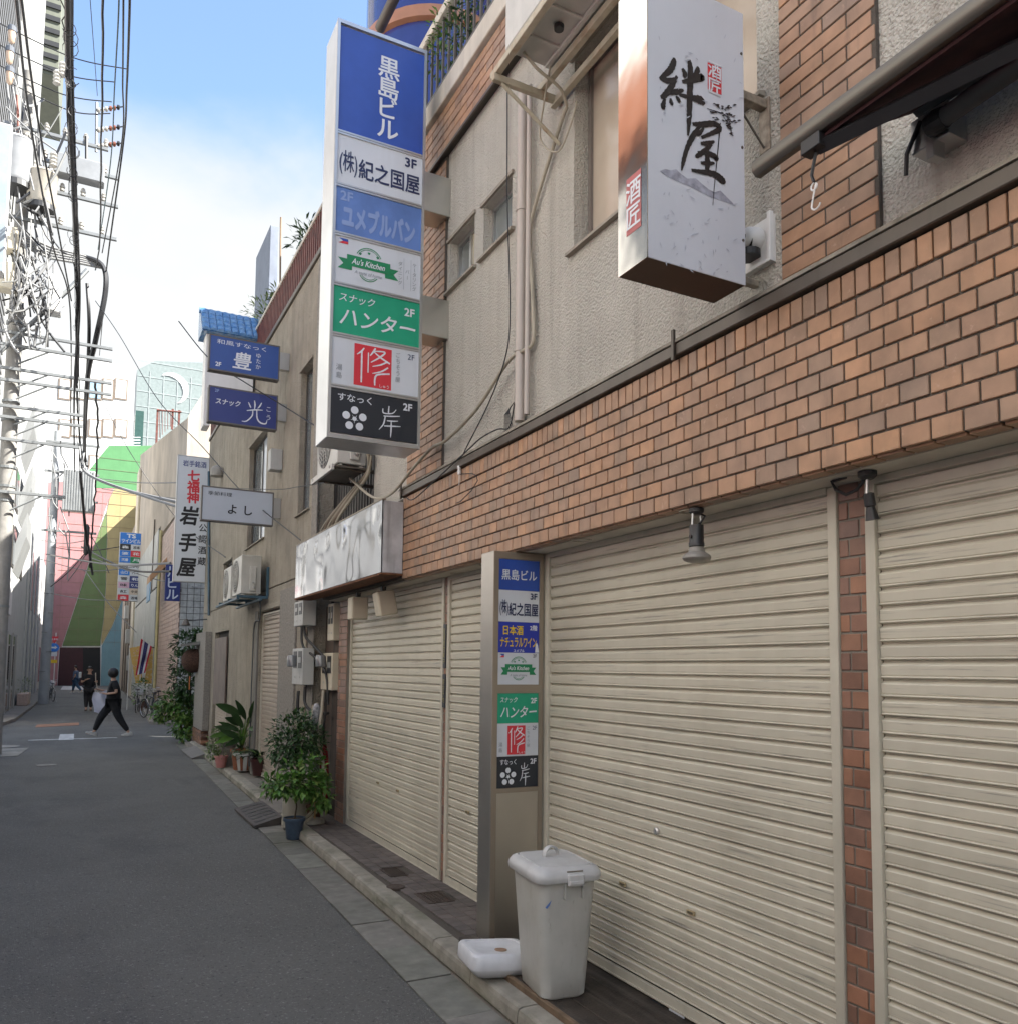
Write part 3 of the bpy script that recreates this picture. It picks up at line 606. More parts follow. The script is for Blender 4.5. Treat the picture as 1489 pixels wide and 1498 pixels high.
def window(parent, y0, y1, z0, z1, x, dep, frame_m, pane_m, mull=1, sill=True, sillm=None, split_z=None):
    f = MB(); w = .028; y0, y1, z0, z1 = y0+.002, y1-.002, z0+.002, z1-.002
    for a, b, c, d in ((y0, y1, z1-w, z1), (y0, y1, z0, z0+w), (y0, y0+w, z0+w, z1-w), (y1-w, y1, z0+w, z1-w)): f.box(x+dep, x+dep+.05, a, b, c, d)
    for i in range(1, mull): yy = y0+(y1-y0)*i/mull; f.box(x+dep+.004, x+dep+.046, yy-.018, yy+.018, z0+w, z1-w)
    fo = f.build('window_frame', frame_m, parent)
    for i in range(mull):
        a, b = y0+(y1-y0)*i/mull, y0+(y1-y0)*(i+1)/mull
        MB().box(x+dep+.02+.008*(i % 2), x+dep+.026+.008*(i % 2), a+.018, b-.018, z0+w-.004, z1-w+.004).build('pane', pane_m[i % len(pane_m)] if isinstance(pane_m, list) else pane_m, fo)
    if sill:
        s = MB(); s.prism([(x-.035, y0-.05, z0-.03), (x-.035, y0-.05, z0-.012), (x-.001, y0-.05, z0-.004), (x-.001, y0-.05, z0-.03)], (0, y1-y0+.10, 0)); s.build('sill', sillm or mat('sill_paint', (.34, .30, .24), .7, streak=.4), parent)
        s = MB(); s.box(x-.02, x-.001, y0-.03, y1+.03, z1+.004, z1+.03); s.build('lintel', sillm or MC['sill_paint'], parent)
tanglass = mat('papered_window', (.46, .39, .31), .22, var=.06, spec=.6)
window(A, *H1, UX, .07, alu, [frost], 1); window(A, *H2, UX, .07, alu, [mat('cream_blind_glass', (.50, .45, .33), .25), frost], 2)
window(A, *H3, UX, .10, mat('window_brown', (.20, .17, .15), .5), [tanglass], 1); window(A, *H4, UX, .10, MC['window_brown'], [tanglass], 2)
# tiled piers on the upper storey
def upper_pier(y0, y1, z0, z1, x=2.535):
    MB().box(x+.006, UX-.001 if y0 < 5 else UX+.2, y0+.001, y1-.001, z0, z1).build('pier', grout, A)
    z = z0; k = 0; full = .2325
    while z < z1-.03:
        y = y1-(0 if k % 2 == 0 else full/2); zz = min(z+.0665-.0075, z1)
        if k % 2: brick(x, x+.015, y1-full/2+.004, y1-.003, z, zz)
        while y > y0+.03:
            a = max(y-full, y0); brick(x, x+.015, a+.004, y-.004, z, zz); y -= full
        z += .0665; k += 1
upper_pier(1.99, 2.47, FT+.13, 6.10); upper_pier(6.135, 6.93, FT+.13, 6.10)
# tiled band under the balcony, coping
MB().box(2.506, 2.8, -3, 6.93, 6.112, 6.49).build('parapet', grout, A)
z = 6.115; k = 0
while z < 6.47:
    y = 6.925; 
    if k % 2: brick(2.497, 2.515, y-.11, y, z, z+.066); y -= .1175
    while y > 1.2: brick(2.497, 2.515, y-.2245, y, z, z+.066); y -= .2325
    z += .0745; k += 1
MB().box(2.49, 2.505, -3, 6.93, 6.085, 6.108).build('drip_edge', brown_alu, A)
MB().bbox(2.46, 2.84, -3, 6.95, 6.494, 6.67, .006).build('coping', mat('coping_cream', (.62, .57, .48), .8, var=.1, streak=.4), A)
# the tiles themselves: the 300 largest as parts, the rest joined
bricks.sort(key=lambda b: b[0])
bm_cache = {}
def put_brick(b):
    x0, x1, y0, y1, z0, z1 = b[1]; key = (b[2], round(x1-x0, 3), round(y1-y0, 3), round(z1-z0, 3))
    m_ = brick_m if b[2] == 'o' else brick_dark
    if key not in bm_cache:
        o = MB().bbox(0, x1-x0, 0, y1-y0, 0, z1-z0, .0025).build('brick', m_, A); bm_cache[key] = o.data
    else:
        o = bpy.data.objects.new('brick', bm_cache[key]); COL.objects.link(o); o.parent = A
    j = random.uniform(-.0012, .0012); o.location = (x0+j, y0, z0)
for b in bricks[:300]: put_brick(b)
for kk, m_ in (('o', brick_m), ('d', brick_dark)):
    rest = MB()
    for b in bricks[300:]:
        if b[2] != kk: continue
        x0, x1, y0, y1, z0, z1 = b[1]; j = random.uniform(-.0012, .0012); rest.bbox(x0+j, x1+j, y0, y1, z0, z1, .0025)
    if rest.v: rest.build('bricks', m_, A, kind='stuff')
# third floor set back, its wall raised to block the sun, eave over the balcony, roof
MB().box(5.2, 5.5, -3, 7.9, 6.1, 12.0).build('wall', stucco, A)
MB().box(5.15, 5.195, 3.2, 5.0, 6.7, 8.3).build('dark_window', glass, A)
MB().box(2.51, 3.9, -3, 6.9, 6.40, 6.48).build('balcony_floor', concrete, A)
for yy in (.5, 3.2): MB().bbox(2.60, 5.19, yy, yy+.12, 8.6, 8.72, .01).build('beam', mat('brown_eave', (.13, .10, .08), .6, var=.15), A)
MB().tube([(2.57, -3, 8.66), (2.57, 8.12, 8.66)], .055, 10).build('gutter', brown_alu, A, smooth=True)
MB().box(2.82, 6.0, -3, 7.9, .0, 6.3).build('rear_wall', concrete, A)
# balcony railing
R = thing('balcony_railing', (2.55, 3.5, 6.67), 'cream topped metal railing of the tiled building, with shrubs behind it', 'railing')
MB().bbox(2.49, 2.56, .5, 6.8, 7.36, 7.44, .006).build('top_rail', MC['coping_cream'], R)
MB().bbox(2.50, 2.54, .5, 6.8, 6.74, 6.77, .003).build('bottom_rail', brown_alu, R)
i = 0; y = 1.2; bal = None
while y < 6.8:
    if bal is None: bal = MB().box(2.512, 2.53, -.009, .009, 6.77, 7.36).build('baluster', brown_alu, R); bal.location.y = y
    else: o = bal.copy(); COL.objects.link(o); o.location.y = y
    y += .125

# ================================================================== SIGNS ON THE NEAR BUILDING
# tall projecting sign tower
TY = 6.05; TX0, TX1, TZ0, TZ1 = 1.575, 2.315, 3.565, 6.875
T = thing('projecting_sign', (1.95, TY+.15, TZ0), 'tall stainless boxed sign of seven stacked panels, deep blue on top, above the tiles', 'sign')
MB().bbox(TX0, TX1, TY+.012, TY+.33, TZ0, TZ1, .006).build('casing', steel_sign, T)
m = MB(); w = .022
m.box(TX0, TX0+w, TY-.012, TY+.011, TZ0, TZ1); m.box(TX1-w, TX1, TY-.012, TY+.011, TZ0, TZ1)
m.box(TX0+w, TX1-w, TY-.012, TY+.011, TZ1-.03, TZ1); m.box(TX0+w, TX1-w, TY-.012, TY+.011, TZ0, TZ0+.03)
div = [6.845, 5.965, 5.545, 5.155, 4.76, 4.365, 3.965, 3.595]
for z in div[1:-1]: m.box(TX0+w, TX1-w, TY-.010, TY+.011, z-.016, z-.002); m.box(TX0+w, TX1-w, TY-.010, TY+.011, z+.002, z+.016)
m.build('frame', alu, T)
arts = [(P_BLUE, art_kuroshima_v, 'deep blue top panel with four white characters in a column'), (P_WHITE, art_kinokuniya, 'white panel with navy characters and 3F'), (P_LBLUE, art_yumeburu, 'sun faded blue panel with pale lettering'),
        (P_WHITE, art_kitchen, 'white panel with green ribbon emblem'), (P_GREEN, art_hunter, 'green panel with white lettering'), (P_WHITE, art_shu, 'white panel with red square emblem'), (P_BLACK, art_kishi, 'black panel with white plum blossom')]
for i, (pm_, fn, lab) in enumerate(arts):
    z1, z0 = div[i]-.016, div[i+1]+.016
    p = MB().box(TX0+w, TX1-w, TY-.002, TY+.010, z0, z1).build('sign_panel', pm_, T, label=lab)
    f = Face((TX0+w, TY-.002, z1), (1, 0, 0), (0, 0, -1), (0, -1, 0), p, TX1-TX0-2*w, z1-z0); fn(f); f.done()
for z0, z1 in ((5.55, 5.88), (4.52, 4.84)): MB().bbox(TX1+.001, UX-.001, TY+.03, TY+.26, z0, z1, .004).build('bracket', metal('bracket_steel', (.62, .62, .58), .3), T)
# stainless pylon beside the door with the directory panels
P = thing('directory_pylon', (2.54, 4.88, .1), 'slim stainless pylon standing on the floor with seven small shop panels, behind the grey bin', 'directory sign')
PX0, PX1, PYF = 2.357, 2.722, 4.785
MB().bbox(PX0, PX1, PYF+.004, PYF+.19, .10, SOF-.016, .005).build('casing', steel, P)
m = MB(); m.box(PX0, PX0+.035, PYF-.006, PYF+.003, .10, SOF-.018); m.box(PX1-.03, PX1, PYF-.006, PYF+.003, .10, SOF-.018)
pz = [2.57, 2.575]; z_top = ony(PYF, 760, 820).z; zs = [ony(PYF, 758, v).z for v in (819, 864, 910, 955, 1001.5)]; zs2 = [ony(PYF, 755, v).z for v in (1014, 1058, 1106, 1152)]
m.box(PX0+.035, PX1-.03, PYF-.006, PYF+.003, zs[0]+.002, SOF-.018); m.box(PX0+.035, PX1-.03, PYF-.006, PYF+.003, zs2[0]+.001, zs[-1]-.001); m.box(PX0+.035, PX1-.03, PYF-.006, PYF+.003, zs2[-1]-.03, zs2[-1]-.001)
m.build('frame', brown_alu if False else mat('bronze_frame', (.34, .29, .23), .4, .6, .05), P)
MB().box(PX0+.036, PX1-.031, PYF-.003, PYF+.003, .13, zs2[-1]-.031).build('lower_panel', steel, P)
parts = [(zs[i], zs[i+1]) for i in range(4)]+[(zs2[i], zs2[i+1]) for i in range(3)]
parts_art = [(P_BLUE, art_kuroshima_h, 'small deep blue panel'), (P_WHITE, art_kinokuniya, 'small white panel marked 3F'), (paint('panel_royal', (.02, .04, .36)), art_sake, 'royal blue panel with yellow lettering'), (P_WHITE, lambda f: art_kitchen(f, False), 'white panel with green ribbon'), (P_GREEN, art_hunter, 'small green lettered panel'), (P_WHITE, art_shu, 'small white panel with red square'), (P_BLACK, art_kishi, 'small black panel with plum blossom')]
for (z1, z0), (pm_, fn, lab) in zip(parts, parts_art):
    p = MB().box(PX0+.036, PX1-.031, PYF-.002, PYF+.003, z0+.0008, z1-.0008).build('sign_panel', pm_, P, label=lab)
    f = Face((PX0+.036, PYF-.002, z1), (1, 0, 0), (0, 0, -1), (0, -1, 0), p, PX1-PX0-.067, z1-z0); fn(f); f.done()
# white box sign with the two large brush characters
KY = 2.50; KX0, KX1, KZ0, KZ1 = 1.868, 2.365, 3.432, 4.612
K = thing('projecting_sign', (2.1, 2.6, KZ0), 'white box sign with two big black brush characters and a pine sprig, off the stucco', 'sign')
kw_ = mat('sign_film_white', (.60, .635, .69), .3, var=.04, vs=2, streak=.12, dirt=(.45, .46, .46))
MB().bbox(KX0+.004, KX1, KY+.003, KY+.19, KZ0+.012, KZ1, .004).build('box', mat('dark_case', (.06, .035, .025), .5), K)
fp = MB().box(KX0+.004, KX1, KY-.002, KY+.0025, KZ0, KZ1).build('front_panel', kw_, K)
sp_ = MB().box(KX0, KX0+.0035, KY-.002, KY+.192, KZ0, KZ1).build('side_panel', wavy_metal('glossy_side_film', (.55, .53, .50), .10, 3, .004), K, label='glossy mirror like side panel with a red seal')
MB().box(KX0+.004, KX1, KY+.003, KY+.19, KZ0, KZ0+.011).build('base_panel', mat('dark_case', (.06, .035, .025)), K)
f = Face((KX0+.004, KY-.002, KZ1), (1, 0, 0), (0, 0, -1), (0, -1, 0), fp, KX1-KX0-.004, KZ1-KZ0)
def S_(pts, w=1): f.stroke([(u, v, r*w) for u, v, r in pts], P_INK)
# the photograph shows this face from px 951..1086; strokes are laid out in face shares
q = lambda px, py, r: ((px-951)/135.0, None, r)
def fs(pts):
    o_ = []
    for px, py, r in pts:
        p = ony(KY-.002, px, py); o_.append(((p.x-KX0-.004)/(KX1-KX0-.004), (KZ1-p.z)/(KZ1-KZ0), r))
    f.stroke(o_, P_INK)
z = lambda X, Y: (860+X/3.33, Y/3.33)       # from the 3.33x enlargement
def kb_(*pts): fs([(*z(a, b), c*1.3) for a, b, c in pts])
kb_((413, 282, .003), (415, 300, .008), (398, 340, .009), (362, 372, .006), (345, 385, .003)); kb_((345, 380, .004), (385, 395, .008), (428, 385, .004)); kb_((430, 372, .004), (405, 420, .008), (370, 465, .008), (350, 475, .004))
kb_((378, 458, .003), (430, 448, .008), (462, 440, .003)); kb_((372, 480, .003), (362, 520, .008), (372, 528, .003)); kb_((398, 480, .003), (402, 505, .007), (400, 512, .002)); kb_((425, 470, .003), (438, 490, .007), (436, 500, .002))
kb_((455, 335, .004), (468, 360, .008), (462, 378, .004)); kb_((530, 325, .003), (530, 345, .008), (510, 375, .004)); kb_((455, 400, .004), (500, 392, .008), (552, 378, .010), (545, 392, .003)); kb_((440, 462, .004), (500, 478, .007), (545, 490, .012), (562, 512, .005))
kb_((487, 292, .006), (495, 340, .009), (492, 460, .010), (488, 580, .008), (483, 662, .003))
kb_((505, 605, .004), (550, 608, .008), (610, 604, .008), (638, 628, .008), (600, 650, .006), (548, 672, .004)); kb_((545, 612, .003), (510, 660, .008), (480, 720, .007), (460, 790, .006), (452, 832, .002))
kb_((560, 625, .003), (540, 650, .006), (525, 660, .003)); kb_((545, 700, .004), (580, 700, .007), (612, 690, .003)); kb_((600, 705, .003), (570, 732, .007), (530, 760, .006), (518, 762, .003)); kb_((530, 745, .004), (580, 748, .007), (622, 770, .008), (612, 780, .003))
kb_((575, 740, .005), (578, 790, .009), (575, 840, .006)); kb_((545, 795, .004), (585, 798, .006), (612, 795, .003)); kb_((500, 830, .004), (545, 838, .006), (610, 850, .009), (650, 880, .011), (662, 897, .004))
# red seal and pine sprig
p0, p1 = z(578, 305), z(646, 465); a = ony(KY, *p0); b = ony(KY, *p1); U = lambda p: (p.x-KX0-.004)/(KX1-KX0-.004); V = lambda p: (KZ1-p.z)/(KZ1-KZ0)
f.rect(U(a), U(b), V(a), V(b), P_RED, 1); f.text('酒匠', (U(a)+U(b))/2, (V(a)+V(b))/2, .058, P_LETTER, .015, vert=True, gap=1.05)
kb_((640, 600, .002), (628, 740, .0016), (612, 900, .0012), (604, 1002, .0008)); kb_((575, 530, .0008), (620, 545, .0014), (660, 560, .0014), (700, 600, .0008)); kb_((655, 570, .0008), (690, 620, .0014), (692, 662, .0008))
for i in range(75):
    t = random.random(); cx, cy = [(600+110*t, 505+25*sin(t*3)), (585+130*t, 540+35*t), (600+120*t, 575+20*t), (670+22*t, 600+55*t)][i % 4]
    cx += random.uniform(-8, 8); cy += random.uniform(-8, 8); a = random.uniform(-.5, .9); f_ = [(cx, cy, .001), (cx+7*cos(a), cy+4*sin(a), .0018), (cx+14*cos(a), cy+8*sin(a), .0004)]
    kb_(*f_)
mist = mat('ink_wash', (.42, .44, .52), .3, var=.25, vs=30)
mtn = [(345, 835), (372, 825), (400, 832), (425, 826), (450, 850), (480, 872), (520, 870), (548, 895), (585, 925), (612, 938), (640, 930), (665, 955), (700, 990), (715, 1005), (660, 985), (600, 965), (540, 935), (480, 905), (420, 880), (380, 860)]
pp = [ony(KY, *z(*t)) for t in mtn]; f.poly([(U(t), V(t)) for t in pp], mist, 1)
faint = mat('ink_faint', (.48, .51, .58), .3)
for i in range(70):
    X, Y = random.uniform(330, 740), random.choice([random.uniform(60, 600), random.uniform(880, 1330), random.uniform(1000, 1330)]); a = random.uniform(0, pi); l = random.uniform(10, 32)
    p_ = [ony(KY, *z(X+l*t*cos(a), Y+l*t*sin(a))) for t in (0, .5, 1)]; f.stroke([(U(p_[0]), V(p_[0]), .0004), (U(p_[1]), V(p_[1]), .0022), (U(p_[2]), V(p_[2]), .0003)], faint, 1)
f.done()
f = Face((KX0, KY+.192, KZ1), (0, -1, 0), (0, 0, -1), (-1, 0, 0), sp_, .194, KZ1-KZ0)
f.rect(.30, .80, .68, .88, paint('seal_faded', (.42, .10, .10)), 1); f.text('酒匠', .55, .78, .080, P_LETTER, .015, vert=True, gap=1.08); f.done()
for zz in (3.62, 4.02, 4.43): MB().lathe([(.006, -.003), (.006, .0)], (KX1-.012, KY-.002, zz), 8, 'Y').build('screw', brown_alu, K)
brk = mat('chipped_bracket', (.42, .36, .28), .6, .2, .3, 20, streak=.5, dirt=(.15, .07, .03))
m = MB(); m.bbox(KX1, UX-.012, KY+.05, KY+.09, 4.29, 4.33, .003); m.bbox(UX-.012, UX-.001, KY+.04, KY+.10, 4.10, 4.34, .002); m.build('bracket', brk, K); m = MB(); m.bbox(KX1, UX-.001, KY+.12, KY+.15, 3.52, 3.55, .003); m.build('bracket', brk, K)
MB().tube([(KX1, KY+.07, 4.30), (UX-.012, KY+.07, 4.12)], .005, 6).build('stay', brown_alu, K)
# round extractor hood on a square plate
V_ = thing('vent_hood', (2.5, 2.62, 3.6), 'round white extractor hood on a square plate beside the white box sign', 'vent')
m = MB(); m.box(UX-.012, UX-.001, 2.52, 2.72, 3.59, 3.80); m.bbox(UX-.035, UX-.012, 2.52, 2.54, 3.59, 3.81, .002); m.bbox(UX-.035, UX-.012, 2.54, 2.72, 3.59, 3.605, .002); m.build('plate', whitepaint, V_)
m = MB(); R_ = .058; rg = []
for i in range(9):
    a = i/8*pi/2; rg.append([Vector((UX-.012-.075*sin(a)-.0, 2.63+R_*cos(t)*max(cos(a), .12)**.45, 3.725+R_*sin(t)*max(cos(a), .12)**.45+.0)) for t in [2*pi*j/20 for j in range(20)]])
m.rings(rg, cap=False); m.build('hood', whitepaint, V_, smooth=True)
MB().lathe([(.045, 0), (.001, 0)], (2.63-2.63+UX-.07, 2.63, 3.70), 20, 'X').build('opening', blackpaint, V_)
MB().lathe([(.05, -.03), (.05, 0), (.04, 0), (.04, -.02)], (UX-.05, 2.63, 3.672), 18).build('lower_grille', blackpaint, V_)
# long mirror like fascia sign box over the meters
SB = thing('fascia_sign_box', (2.3, 8.4, 2.68), 'long sign box with buckled mirror front and rusting white end, over the meters', 'sign')
sy0, sy1, sx = 6.87, 10.10, 2.30
MB().bbox(sx+.012, FX-.002, sy0+.01, sy1, 2.672, 3.31, .006).build('casing', mat('rusty_white_case', (.60, .60, .62), .45, var=.2, vs=4, streak=.95, dirt=(.03, .02, .015)), SB)
MB().bbox(sx-.006, FX-.004, sy0-.004, sy0+.02, 2.655, 2.672, .003).build('end_rim', rust, SB)
MB().box(sx-.01, FX-.002, sy0+.021, sy1, 2.652, 2.668).build('base_rim', rust, SB)
MB().box(sx-.008, sx+.03, sy0, sy1, 3.312, 3.325).build('top_rim', mat('sill_paint', (.34, .30, .24)), SB)
fm = MB(); nu, nv = 90, 24; random.seed(3)
bl = [(random.uniform(0, 1), random.uniform(0, 1), random.uniform(.04, .16), random.uniform(-1, 1)) for _ in range(34)]
for i in range(nu+1):
    for j in range(nv+1):
        u, v = i/nu, j/nv; d = sum(k*math.exp(-(((u-a)*4.5)**2+((v-b)*.75)**2)/(r*r*3)) for a, b, r, k in bl); e = min(u, 1-u, .06)/.06*min(v, 1-v, .08)/.08
        fm.v.append((sx-.004+d*.0075*e, sy0+.004+u*(sy1-sy0-.008), 2.675+v*.635))
fm.f = [(i*(nv+1)+j, i*(nv+1)+j+1, (i+1)*(nv+1)+j+1, (i+1)*(nv+1)+j) for i in range(nu) for j in range(nv)]
fm.build('mirror_front', mat('chrome_film', (.27, .27, .28), .08, 1.0, .02), SB, smooth=True)
random.seed(11)

# ================================================================== THINGS ON THE NEAR FACADE
def spot(loc, lab):
    x, y, z0 = loc; t = thing('spotlight', loc, lab, 'lamp')
    MB().lathe([(.035, .0), (.035, -.018), (.02, -.03)], (x, y, z0), 16).build('base', blackpaint, t)
    return t
c = onz(SOF-.014, 1018, 744); sx_, sy_ = c.x, c.y; t = spot((sx_, sy_, SOF-.014), 'black spotlight with a wide silver reflector bulb hanging from the soffit over the wide shutter')
m = MB(); m.tube([(sx_-.022, sy_, SOF-.03), (sx_-.03, sy_, SOF-.15)], .004, 6); m.tube([(sx_+.022, sy_, SOF-.03), (sx_+.03, sy_, SOF-.15)], .004, 6); m.build('yoke', alu, t)
MB().tube([(sx_, sy_, SOF-.03), (sx_+.035, sy_-.02, SOF-.05), (sx_+.02, sy_, SOF-.085), (sx_+.0, sy_, SOF-.10)], .006, 8).build('cord', cableblk, t)
MB().lathe([(.014, 0), (.033, -.004), (.034, -.085), (.037, -.09), (.037, -.105), (.026, -.110)], (sx_, sy_, SOF-.09), 24).build('socket', black, t, smooth=True)
MB().lathe([(.008, -.04), (.008, .04)], (sx_, sy_, SOF-.15), 12, 'X').build('knob', black, t)
MB().lathe([(.022, 0), (.036, -.014), (.038, -.030), (.058, -.044), (.066, -.052), (.067, -.062), (.060, -.072), (.045, -.078), (.02, -.080)], (sx_, sy_, SOF-.19), 28).build('bulb', mat('silver_bulb', (.24, .225, .20), .45, .1), t, smooth=True)
c = onz(SOF-.014, 1268, 690); sx_, sy_ = c.x, c.y; t = spot((sx_, sy_, SOF-.014), 'small black spotlight on a coiled flex under the soffit at the brick pier')
MB().tube([(sx_, sy_, SOF-.03), (sx_-.005, sy_, SOF-.10)], .007, 8).build('stem', alu, t)
MB().lathe([(.010, 0), (.02, -.004), (.021, -.05), (.016, -.055), (.022, -.085), (.026, -.105), (.02, -.106)], (0, 0, 0), 18).xf(Matrix.Translation((sx_+.004, sy_, SOF-.095)) @ Matrix.Rotation(-.18, 4, 'Y')).build('head', black, t, smooth=True)
MB().tube([(sx_, sy_, SOF-.03), (sx_, sy_+.05, SOF-.075), (sx_, sy_+.10, SOF-.085), (sx_, sy_+.15, SOF-.055), (sx_, sy_+.17, SOF-.02), (sx_, sy_+.10, SOF-.016)], .007, 8).build('cord', cableblk, t, smooth=True)
for i, (px, lab) in enumerate(((540, 'upright beige floodlight box under the soffit, the nearer to the meters'), (578, 'beige floodlight box tipped forward under the soffit, beside the mirror sign'))):
    pass
for (yy, tilt, lab) in ((8.35, .0, 'upright beige floodlight box under the soffit, next to the meters'), (7.55, -.18, 'tilted beige floodlight box under the soffit at the end of the mirror sign')):
    t = thing('floodlight', (2.55, yy, SOF-.02), lab, 'lamp')
    MB().box(2.53, 2.57, yy-.03, yy+.03, SOF-.05, SOF-.013).build('mount', blackpaint, t)
    M_ = Matrix.Translation((2.55, yy, SOF-.06)) @ Matrix.Rotation(tilt, 4, 'Y')
    MB().bbox(-.085, .085, -.08, .08, -.23, 0, .008).xf(M_).build('housing', cream, t)
    MB().bbox(-.075, .075, -.085, -.079, -.22, -.01, .002).xf(M_).build('lens', tanglass, t)
# clip, hooks and cable clamp on the fascia
t = thing('cable_clamp', (2.48, 5.63, 3.25), 'small white porcelain cable clamp with a loose black wire on the tiles', 'cable clamp')
MB().lathe([(.010, 0), (.014, .01), (.014, .03), (.008, .035), (.016, .045), (.016, .065)], (2.478, 5.635, 3.30), 12).build('insulator', white, t, smooth=True)
MB().tube([(2.478, 5.635, 3.30), (2.478, 5.635, 3.22)], .002, 5).build('pin', alu, t)
MB().tube([(2.478, 5.62, 3.30), (2.47, 5.40, 3.26), (2.45, 5.28, 3.22), (2.46, 5.27, 3.18), (2.47, 5.40, 3.13), (2.475, 5.6, 3.09), (2.475, 5.68, 3.09)], .0035, 6).build('loose_wire', cableblk, t, smooth=True)
def pipe(name, pts, r, m_, lab, cat='cable', group=None, n=8):
    P_ = [Vector(p) for p in pts]; Q = []
    for i in range(len(P_)-1):
        p0, p1, p2, p3 = P_[max(i-1, 0)], P_[i], P_[i+1], P_[min(i+2, len(P_)-1)]
        for j in range(5): tt = j/5; Q.append(.5*((2*p1)+(p2-p0)*tt+(2*p0-5*p1+4*p2-p3)*tt*tt+(3*p1-p0-3*p2+p3)*tt**3))
    Q.append(P_[-1]); return solo(MB().tube(Q, r, n).build(name, m_, None, smooth=True), lab, cat, group)
# rain pipe
t = thing('drainpipe', (2.5, 4.72, 3.45), 'pinkish beige rainwater pipe running down the stucco between small and large windows', 'drainpipe')
pipe_m = mat('pipe_pink_beige', (.46, .405, .36), .45, var=.04, streak=.15)
MB().tube([(2.515, 4.75, 3.48), (2.515, 4.75, 5.75)], .034, 16).build('pipe', pipe_m, t, smooth=True)
MB().tube([(2.515, 4.655, 3.50), (2.515, 4.655, 5.75)], .018, 10).build('side_pipe', pipe_m, t, smooth=True)
for zz in (3.95, 4.92): MB().lathe([(.039, 0), (.039, .012), (.035, .012)], (2.515, 4.75, zz), 16).build('collar', pipe_m, t)
pipe('cable', [(2.53, 4.20, 5.32), (2.53, 4.28, 5.25), (2.53, 4.60, 4.88), (2.53, 4.66, 4.70), (2.53, 4.62, 4.3), (2.53, 4.6, 3.98), (2.51, 4.70, 3.94), (2.49, 4.88, 3.92), (2.48, 5.36, 3.72), (2.48, 5.9, 3.63), (2.50, 6.25, 3.65), (2.46, 6.55, 3.55), (2.42, 7.0, 3.40), (2.44, 7.6, 3.48), (2.42, 8.3, 3.80)], .013, conduit_m, 'thick beige cable sagging from the drainpipe to the lower air conditioner')
pipe('cable', [onx(2.47, 742, 112), onx(2.47, 742, 200), onx(2.47, 742, 300), onx(2.47, 746, 450), onx(2.47, 740, 520), onx(2.47, 715, 590), onx(2.475, 680, 660), (2.475, 5.63, 3.36)], .0045, cableblk, 'thin black wire hanging past the small windows to the porcelain clamp')
pipe('cable', [onx(2.5, 752, 590), onx(2.5, 745, 625), onx(2.5, 728, 628), onx(2.5, 705, 640), onx(2.47, 688, 655), onx(2.44, 640, 700), onx(2.44, 606, 730), onx(2.44, 595, 728)], .005, cableblk, 'thin black wire trailing along the ledge from the foot of the drainpipe')
m = MB()
for i in range(7):
    a = onx(2.53, 752-i*1.3, 588+i*2); b = onx(2.50, 738+i*2, 632-i); m.tube([a, (a+b)/2+Vector((-.02, .03-.01*i, .02)), b], .0025, 5)
solo(m.build('cable_tail', cableblk), 'bundle of frayed black wire ends at the foot of the drainpipe', 'cable')
# air conditioner on brackets, upper right of the pipe
def aircon(loc, w, d, h, lab, face='X', m_=greyplastic, fanm=None, group=None, side=True, fan=True):
    """outdoor unit: loc is the street side, camera side, lower corner; width along the street"""
    x, y, z = loc; t = thing('air_conditioner', (x+d/2, y+w/2, z), lab, 'air conditioner', group)
    MB().bbox(x, x+d, y, y+w, z+.02, z+h, .008).build('casing', m_, t)
    m = MB(); cx, cz = y+w*.62, z+h*.52; R0 = min(w*.33, h*.42)
    for k in range(1, 7): r = R0*k/6; m.tube([(x-.012, cx+r*cos(a), cz+r*sin(a)) for a in [2*pi*j/20 for j in range(21)]], .0035, 4, cap=False)
    for k in range(12): a = 2*pi*k/12; m.tube([(x-.012, cx+.03*cos(a), cz+.03*sin(a)), (x-.012, cx+R0*cos(a), cz+R0*sin(a))], .003, 4)
    if fan: m.build('fan_grille', m_, t)
    if fan: MB().lathe([(R0*1.0, -.001), (R0*.98, -.003), (.001, -.003)], (x, cx, cz), 24, 'X').build('fan_recess', mat('fan_dark', (.05, .05, .05), .6), t)
    if side:
        MB().bbox(x+d*.42, x+d*.75, y-.03, y-.001, z+.06, z+h*.72, .008).build('service_cover', m_, t)
        for k in (0, 1): MB().lathe([(.017, -.055), (.017, 0)], (x+d*.62, y-.03, z+.12+.07*k), 10, 'Y').build('valve', alu, t)
    MB().bbox(x+.03, x+.06, y+.02, y+w-.02, z, z+.019, .002).build('foot', m_, t); MB().bbox(x+d-.06, x+d-.03, y+.02, y+w-.02, z, z+.019, .002).build('foot', m_, t)
    return t
rustbr = mat('rust_streaked_bracket', (.52, .47, .36), .6, .2, .15, 7, streak=.8, dirt=(.28, .13, .04))
t_ac = aircon((2.10, 3.40, 5.50), .80, .32, .62, 'grey air conditioner on rust stained brackets high on the stucco, seen from below', fan=False, m_=mat('aircon_pale', (.58, .57, .53), .5, streak=.2))
for yy in (3.5, 3.75, 4.0): MB().bbox(2.16, 2.38, yy, yy+.02, 5.503, 5.519, .003).build('base_rib', MC['aircon_pale'], t_ac)
MB().lathe([(.028, -.035), (.03, -.01), (.02, 0)], (2.27, 3.86, 5.515), 12).build('drain_spout', black, t_ac); MB().box(2.101, 2.102, 3.41, 4.19, 5.80, 5.803).build('seam', brown_alu, t_ac)
t = thing('aircon_support', (2.3, 3.8, 5.4), 'rust stained steel bracket frame carrying the high air conditioner', 'bracket')
